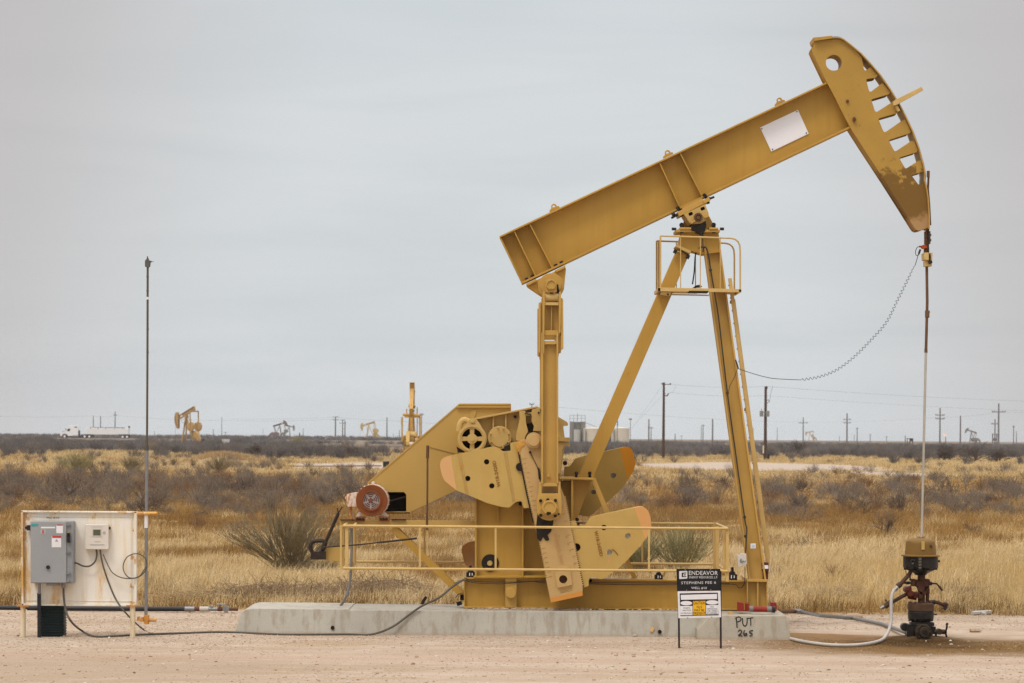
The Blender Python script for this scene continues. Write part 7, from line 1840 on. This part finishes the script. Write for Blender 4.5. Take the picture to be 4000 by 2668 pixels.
# green broom-like shrubs: bundles of upswept green stems
def broom(seed, H, Rr, n, r=.006, sub=3):
    rd = random.Random(seed); tw = Twig()
    for i in range(n):
        cl = rd.randrange(9); a = cl * .698 + (seed % 3) + rd.gauss(0, .16); t = min(1, max(0, [.95, .35, .8, .15, 1, .55, .9, .3, .75][cl] + rd.gauss(0, .10))); lean = t * Rr / H
        d = Vector((math.cos(a) * lean * .75, math.sin(a) * lean * .75, 1)).normalized(); q = Vector((rd.gauss(0, .10), rd.gauss(0, .10), -.04))
        L = H * rd.uniform(.65, 1.15) * (1 + .15 * lean); rr = r * rd.uniform(.8, 1.6); m = 6
        for k in range(m):
            d = (d + Vector((math.cos(a) * .04, math.sin(a) * .04, -.015 - .09 * t)) * .9 + Vector((rd.gauss(0, .05), rd.gauss(0, .05), .04))).normalized()
            e = q + d * L / m; tw.seg(q, e, rr * (1 - .12 * k), rr * (1 - .12 * (k + 1)))
            if k >= 2:
                for _ in range(sub):
                    f = e; dd = (d + Vector((rd.gauss(0, .22), rd.gauss(0, .22), .12))).normalized()
                    for z in range(2): g = f + dd * L * rd.uniform(.07, .16); tw.seg(f, g, rr * .5, rr * .36); f = g; dd = (dd + Vector((rd.gauss(0, .1), rd.gauss(0, .1), .1))).normalized()
            q = e
    return np.array(tw.V), np.array(tw.T)
M['broomg'] = mat('broom_green', (.31, .275, .135), .85, var=.25, vs=2.0, spec=.1)
M['broomb'] = mat('broom_brown', (.245, .195, .11), .85, var=.25, vs=2.0, spec=.1)
BR = [broom(5, 1.15, 1.35, 150, .0085, 3), broom(6, 1.1, 1.05, 150, .007, 2)]
one(1140, 2228, 1.2, 'broomb', 'big fan-shaped grey green broom bush left of the motor', 0, .92, BR, 'broom_bush', 'bush')
one(1255, 2232, .55, 'broomb', 'low fanned broom bush spreading below the brake lever', 1, .55, BR, 'broom_bush', 'bush')
one(2660, 2238, .95, 'broomg', 'big green broom bush behind the right end of the safety rail', 1, 1.05, BR, 'broom_bush', 'bush')
one(2490, 2235, .7, 'broomg', 'green broom bush behind the lower counterweight', 0, 1.0, BR, 'broom_bush', 'bush')
one(303, 1850, .00001 + 1.25, 'broomg', 'small olive green bush in the field above the white rack', 0, .95, BR, 'broom_bush', 'bush')
one(516, 1855, 1.05, 'broomb', 'small olive bush left of the mast', 1, 1.1, BR, 'broom_bush', 'bush')
one(855, 1848, .9, 'broomb', 'small dull bush between the mast and the mound', 0, 1.1, BR, 'broom_bush', 'bush')
one(1162, 1748, 1.6, 'broomg', 'round olive bush in the far brush left of centre', 1, 1.2, BR, 'broom_bush', 'bush')

# matted dead growth behind the base
def matted(px, py, rx, h, n, m, label, seed):
    rd = random.Random(seed); tw = Twig(); d = gd(px, py); x0 = gx(px, d)
    for i in range(n):
        a = rd.uniform(0, 6.283); q = math.sqrt(rd.random()); p = Vector((math.cos(a) * q * rx, math.sin(a) * q * .9, rd.random() * h * (1 - q * q) * .9)); 
        dd = Vector((rd.gauss(0, 1), rd.gauss(0, .6), rd.gauss(.2, .5))).normalized()
        for k in range(4): e = p + dd * rd.uniform(.05, .11); tw.seg(p, e, .0045, .004); p = e; dd = (dd + Vector((rd.gauss(0, .3), rd.gauss(0, .3), rd.gauss(-.15, .25)))).normalized()
    o = raw_mesh('dead_brush', np.array(tw.V), np.array(tw.T), M[m]); o.location = (x0, d, gz1(x0, d)); return tag(o, label, 'dead brush')
M['straw'] = mat('matted_straw', (.50, .37, .20), .9, var=.2, spec=.1)
M['matg'] = mat('matted_brown', (.27, .19, .115), .9, var=.2, vs=2, spec=.1)
matted(1080, 2345, 1.5, .38, 1500, 'matg', 'low mat of grey brown dead growth behind the left end of the concrete', 1)
matted(1480, 2330, 1.3, .42, 1500, 'matg', 'dark brown mat of dead growth behind the motor deck', 2)
matted(1700, 2345, .9, .30, 800, 'straw', 'pale tumbled straw mat left of the skid base', 3)
matted(3260, 2345, .75, .35, 900, 'straw', 'pale mat of flattened straw left of the wellhead', 4)
matted(3740, 2352, .9, .38, 1100, 'matg', 'dark brown mat of dead growth right of the wellhead', 5)
matted(780, 2345, 1.0, .28, 800, 'straw', 'flattened pale straw right of the rack', 6)

# ================================================================== far brush as one mass
flatT = []
def lowshrub(seed, n=110, H=1.0):
    rd = random.Random(seed); V = []; T = []
    for i in range(n):
        a = rd.uniform(0, 6.283); el = rd.uniform(.25, 1.4); q = rd.random() ** .6
        e = Vector((math.cos(a) * math.cos(el) * .95 * q, math.sin(a) * math.cos(el) * .95 * q, math.sin(el) * q * H)); s = e * rd.uniform(.2, .75) + Vector((rd.gauss(0, .04), rd.gauss(0, .04), 0))
        e = s + (e - s) + Vector((rd.gauss(0, .10), rd.gauss(0, .10), rd.gauss(.04, .08))); w = rd.uniform(.006, .016)
        k = len(V); V += [(s.x - w, s.y, s.z), (s.x + w, s.y, s.z), (e.x, e.y, e.z)]; T.append((k, k + 1, k + 2))
    for i in range(6):
        a = rd.uniform(0, 6.283); e = Vector((math.cos(a) * .5, math.sin(a) * .5, .8)); k = len(V); V += [(-.03, 0, -.1), (.03, 0, -.1), tuple(e)]; T.append((k, k + 1, k + 2))
    return np.array(V), np.array(T)
LS = [lowshrub(s, 150) for s in range(5)]
def brush(name, xs_, ys_, sc_, hs_, cols, label):
    Vs, Ts, Cs = [], [], []; off = 0
    kk = rng.integers(0, 5, len(xs_)); ang = rng.uniform(0, 6.28, len(xs_))
    zz = gz(xs_, ys_)
    for j in range(5):
        m = kk == j; V, T = LS[j]; n = m.sum()
        if not n: continue
        ca_, sa_ = np.cos(ang[m])[:, None], np.sin(ang[m])[:, None]
        X_ = (V[None, :, 0] * ca_ - V[None, :, 1] * sa_) * sc_[m][:, None] + xs_[m][:, None]; Y_ = (V[None, :, 0] * sa_ + V[None, :, 1] * ca_) * sc_[m][:, None] + ys_[m][:, None]
        Z_ = V[None, :, 2] * hs_[m][:, None] + zz[m][:, None]
        Vs.append(np.stack([X_, Y_, Z_], 2).reshape(-1, 3)); Ts.append((T[None] + (np.arange(n) * len(V))[:, None, None]).reshape(-1, 3) + off); off += n * len(V)
        Cs.append(np.repeat(cols[m], len(V), 0))
    return tag(raw_mesh(name, np.concatenate(Vs), np.concatenate(Ts), M['grass'], np.concatenate(Cs)), label, kind='stuff')
# middle: rest of the grey mass
n = 2850; d = rng.uniform(118, 345, n); u = rng.uniform(-1.15, 1.15, n); x = u * d * 2000 / F
pxs = 2000 + u * 2000
w = np.where(pxs < 1650, .95, np.where(pxs > 2400, .72, .55)) * sstep(fbm(x, d, 9, 90), .40, .52); w = w * np.where((pxs > 2400) & (d > 175), .5, 1) * np.where(d > 205, .42, 1) * (pads_np(x, d) < .5)
k = rng.uniform(0, 1, n) < w; x, d = x[k], d[k]; n = len(x)
base = np.array([(.20, .165, .13), (.12, .09, .072), (.25, .16, .085), (.28, .22, .155)]); cols = base[rng.choice(4, n, p=[.5, .2, .14, .16])] * rng.uniform(.85, 1.15, (n, 1))
brush('grey_brush', x, d, rng.uniform(.7, 1.25, n), rng.uniform(.6, 1.15, n), cols, 'mass of leafless grey brush in the middle distance')
# far band up to the horizon
n = 9300; inv = rng.uniform(1 / 1900, 1 / 455, n); d = 1 / inv; u = rng.uniform(-1.15, 1.15, n); x = u * d * 2000 / F
k = sstep(fbm(x, d * .15, 22, 95), .34, .50) > rng.uniform(0, 1, n) * .8; x, d = x[k], d[k]; n = len(x)
s_ = rng.uniform(1.0, 2.4, n) * (1 + d / 1500); h_ = rng.uniform(1.5, 2.5, n) * (.45 + 1.0 * fbm(x, d * .3, 24, 96)) * rng.choice([1, 1, 1, 1.35], n) * np.where(x / d * F + 2000 > 1700, .9, 1.06)
pxx = x / d * F + 2000
cap = np.where(pxx < 1680, np.where(d < 872, np.where((pxx > 210) & (pxx < 540), 3.15 - .00262 * d, 3.25 - .0021 * d), 3.15 - .0008 * d), 3.2 - .00195 * d) * (.45 + 1.0 * fbm(x, d * .1, 9, 99)) * rng.uniform(.75, 1.15, n)
h_ = np.minimum(h_, cap); k = (h_ > .25) & ~((d > 855) & (d < 885) & (pxx < 1750)); x, d, s_, h_ = x[k], d[k], s_[k], h_[k]; n = len(x)
cols = (np.array([(.160, .148, .142), (.095, .083, .076), (.22, .17, .12)])[rng.choice(3, n, p=[.6, .25, .15])]) * (.7 + .6 * fbm(x, d * .4, 18, 55))[:, None]
brush('far_brush', x, d, s_, h_, cols, 'dense grey brush stretching to the horizon')
# a nearer fringe with gaps
n = 1650; d = rng.uniform(330, 490, n); u = rng.uniform(-1.15, 1.15, n); x = u * d * 2000 / F; k = (fbm(x, d * .5, 11, 97) > .52) & (pads_np(x, d) < .5); x, d = x[k], d[k]; n = len(x)
cols = np.array([(.145, .128, .118)]) * rng.uniform(.6, 1.2, (n, 1)); brush('brush_fringe', x, d, rng.uniform(1.2, 2.2, n), rng.uniform(1.1, 1.9, n), cols, 'front fringe of the far grey brush')

# ================================================================== haze
b = MB(); b.box(-1100, 1100, -3, 2200, -4, 15)
hm = bpy.data.materials.new('haze'); hm.use_nodes = True; t = hm.node_tree; t.nodes.clear(); out = N(t, 'ShaderNodeOutputMaterial'); pv = N(t, 'ShaderNodeVolumePrincipled')
pv.inputs['Color'].default_value = (.97, .985, 1, 1); pv.inputs['Density'].default_value = .0001; t.links.new(pv.outputs[0], out.inputs['Volume'])
hz_ = b.build('haze', hm, None, flat=True); tag(hz_, 'thin pale haze in the air', kind='stuff')
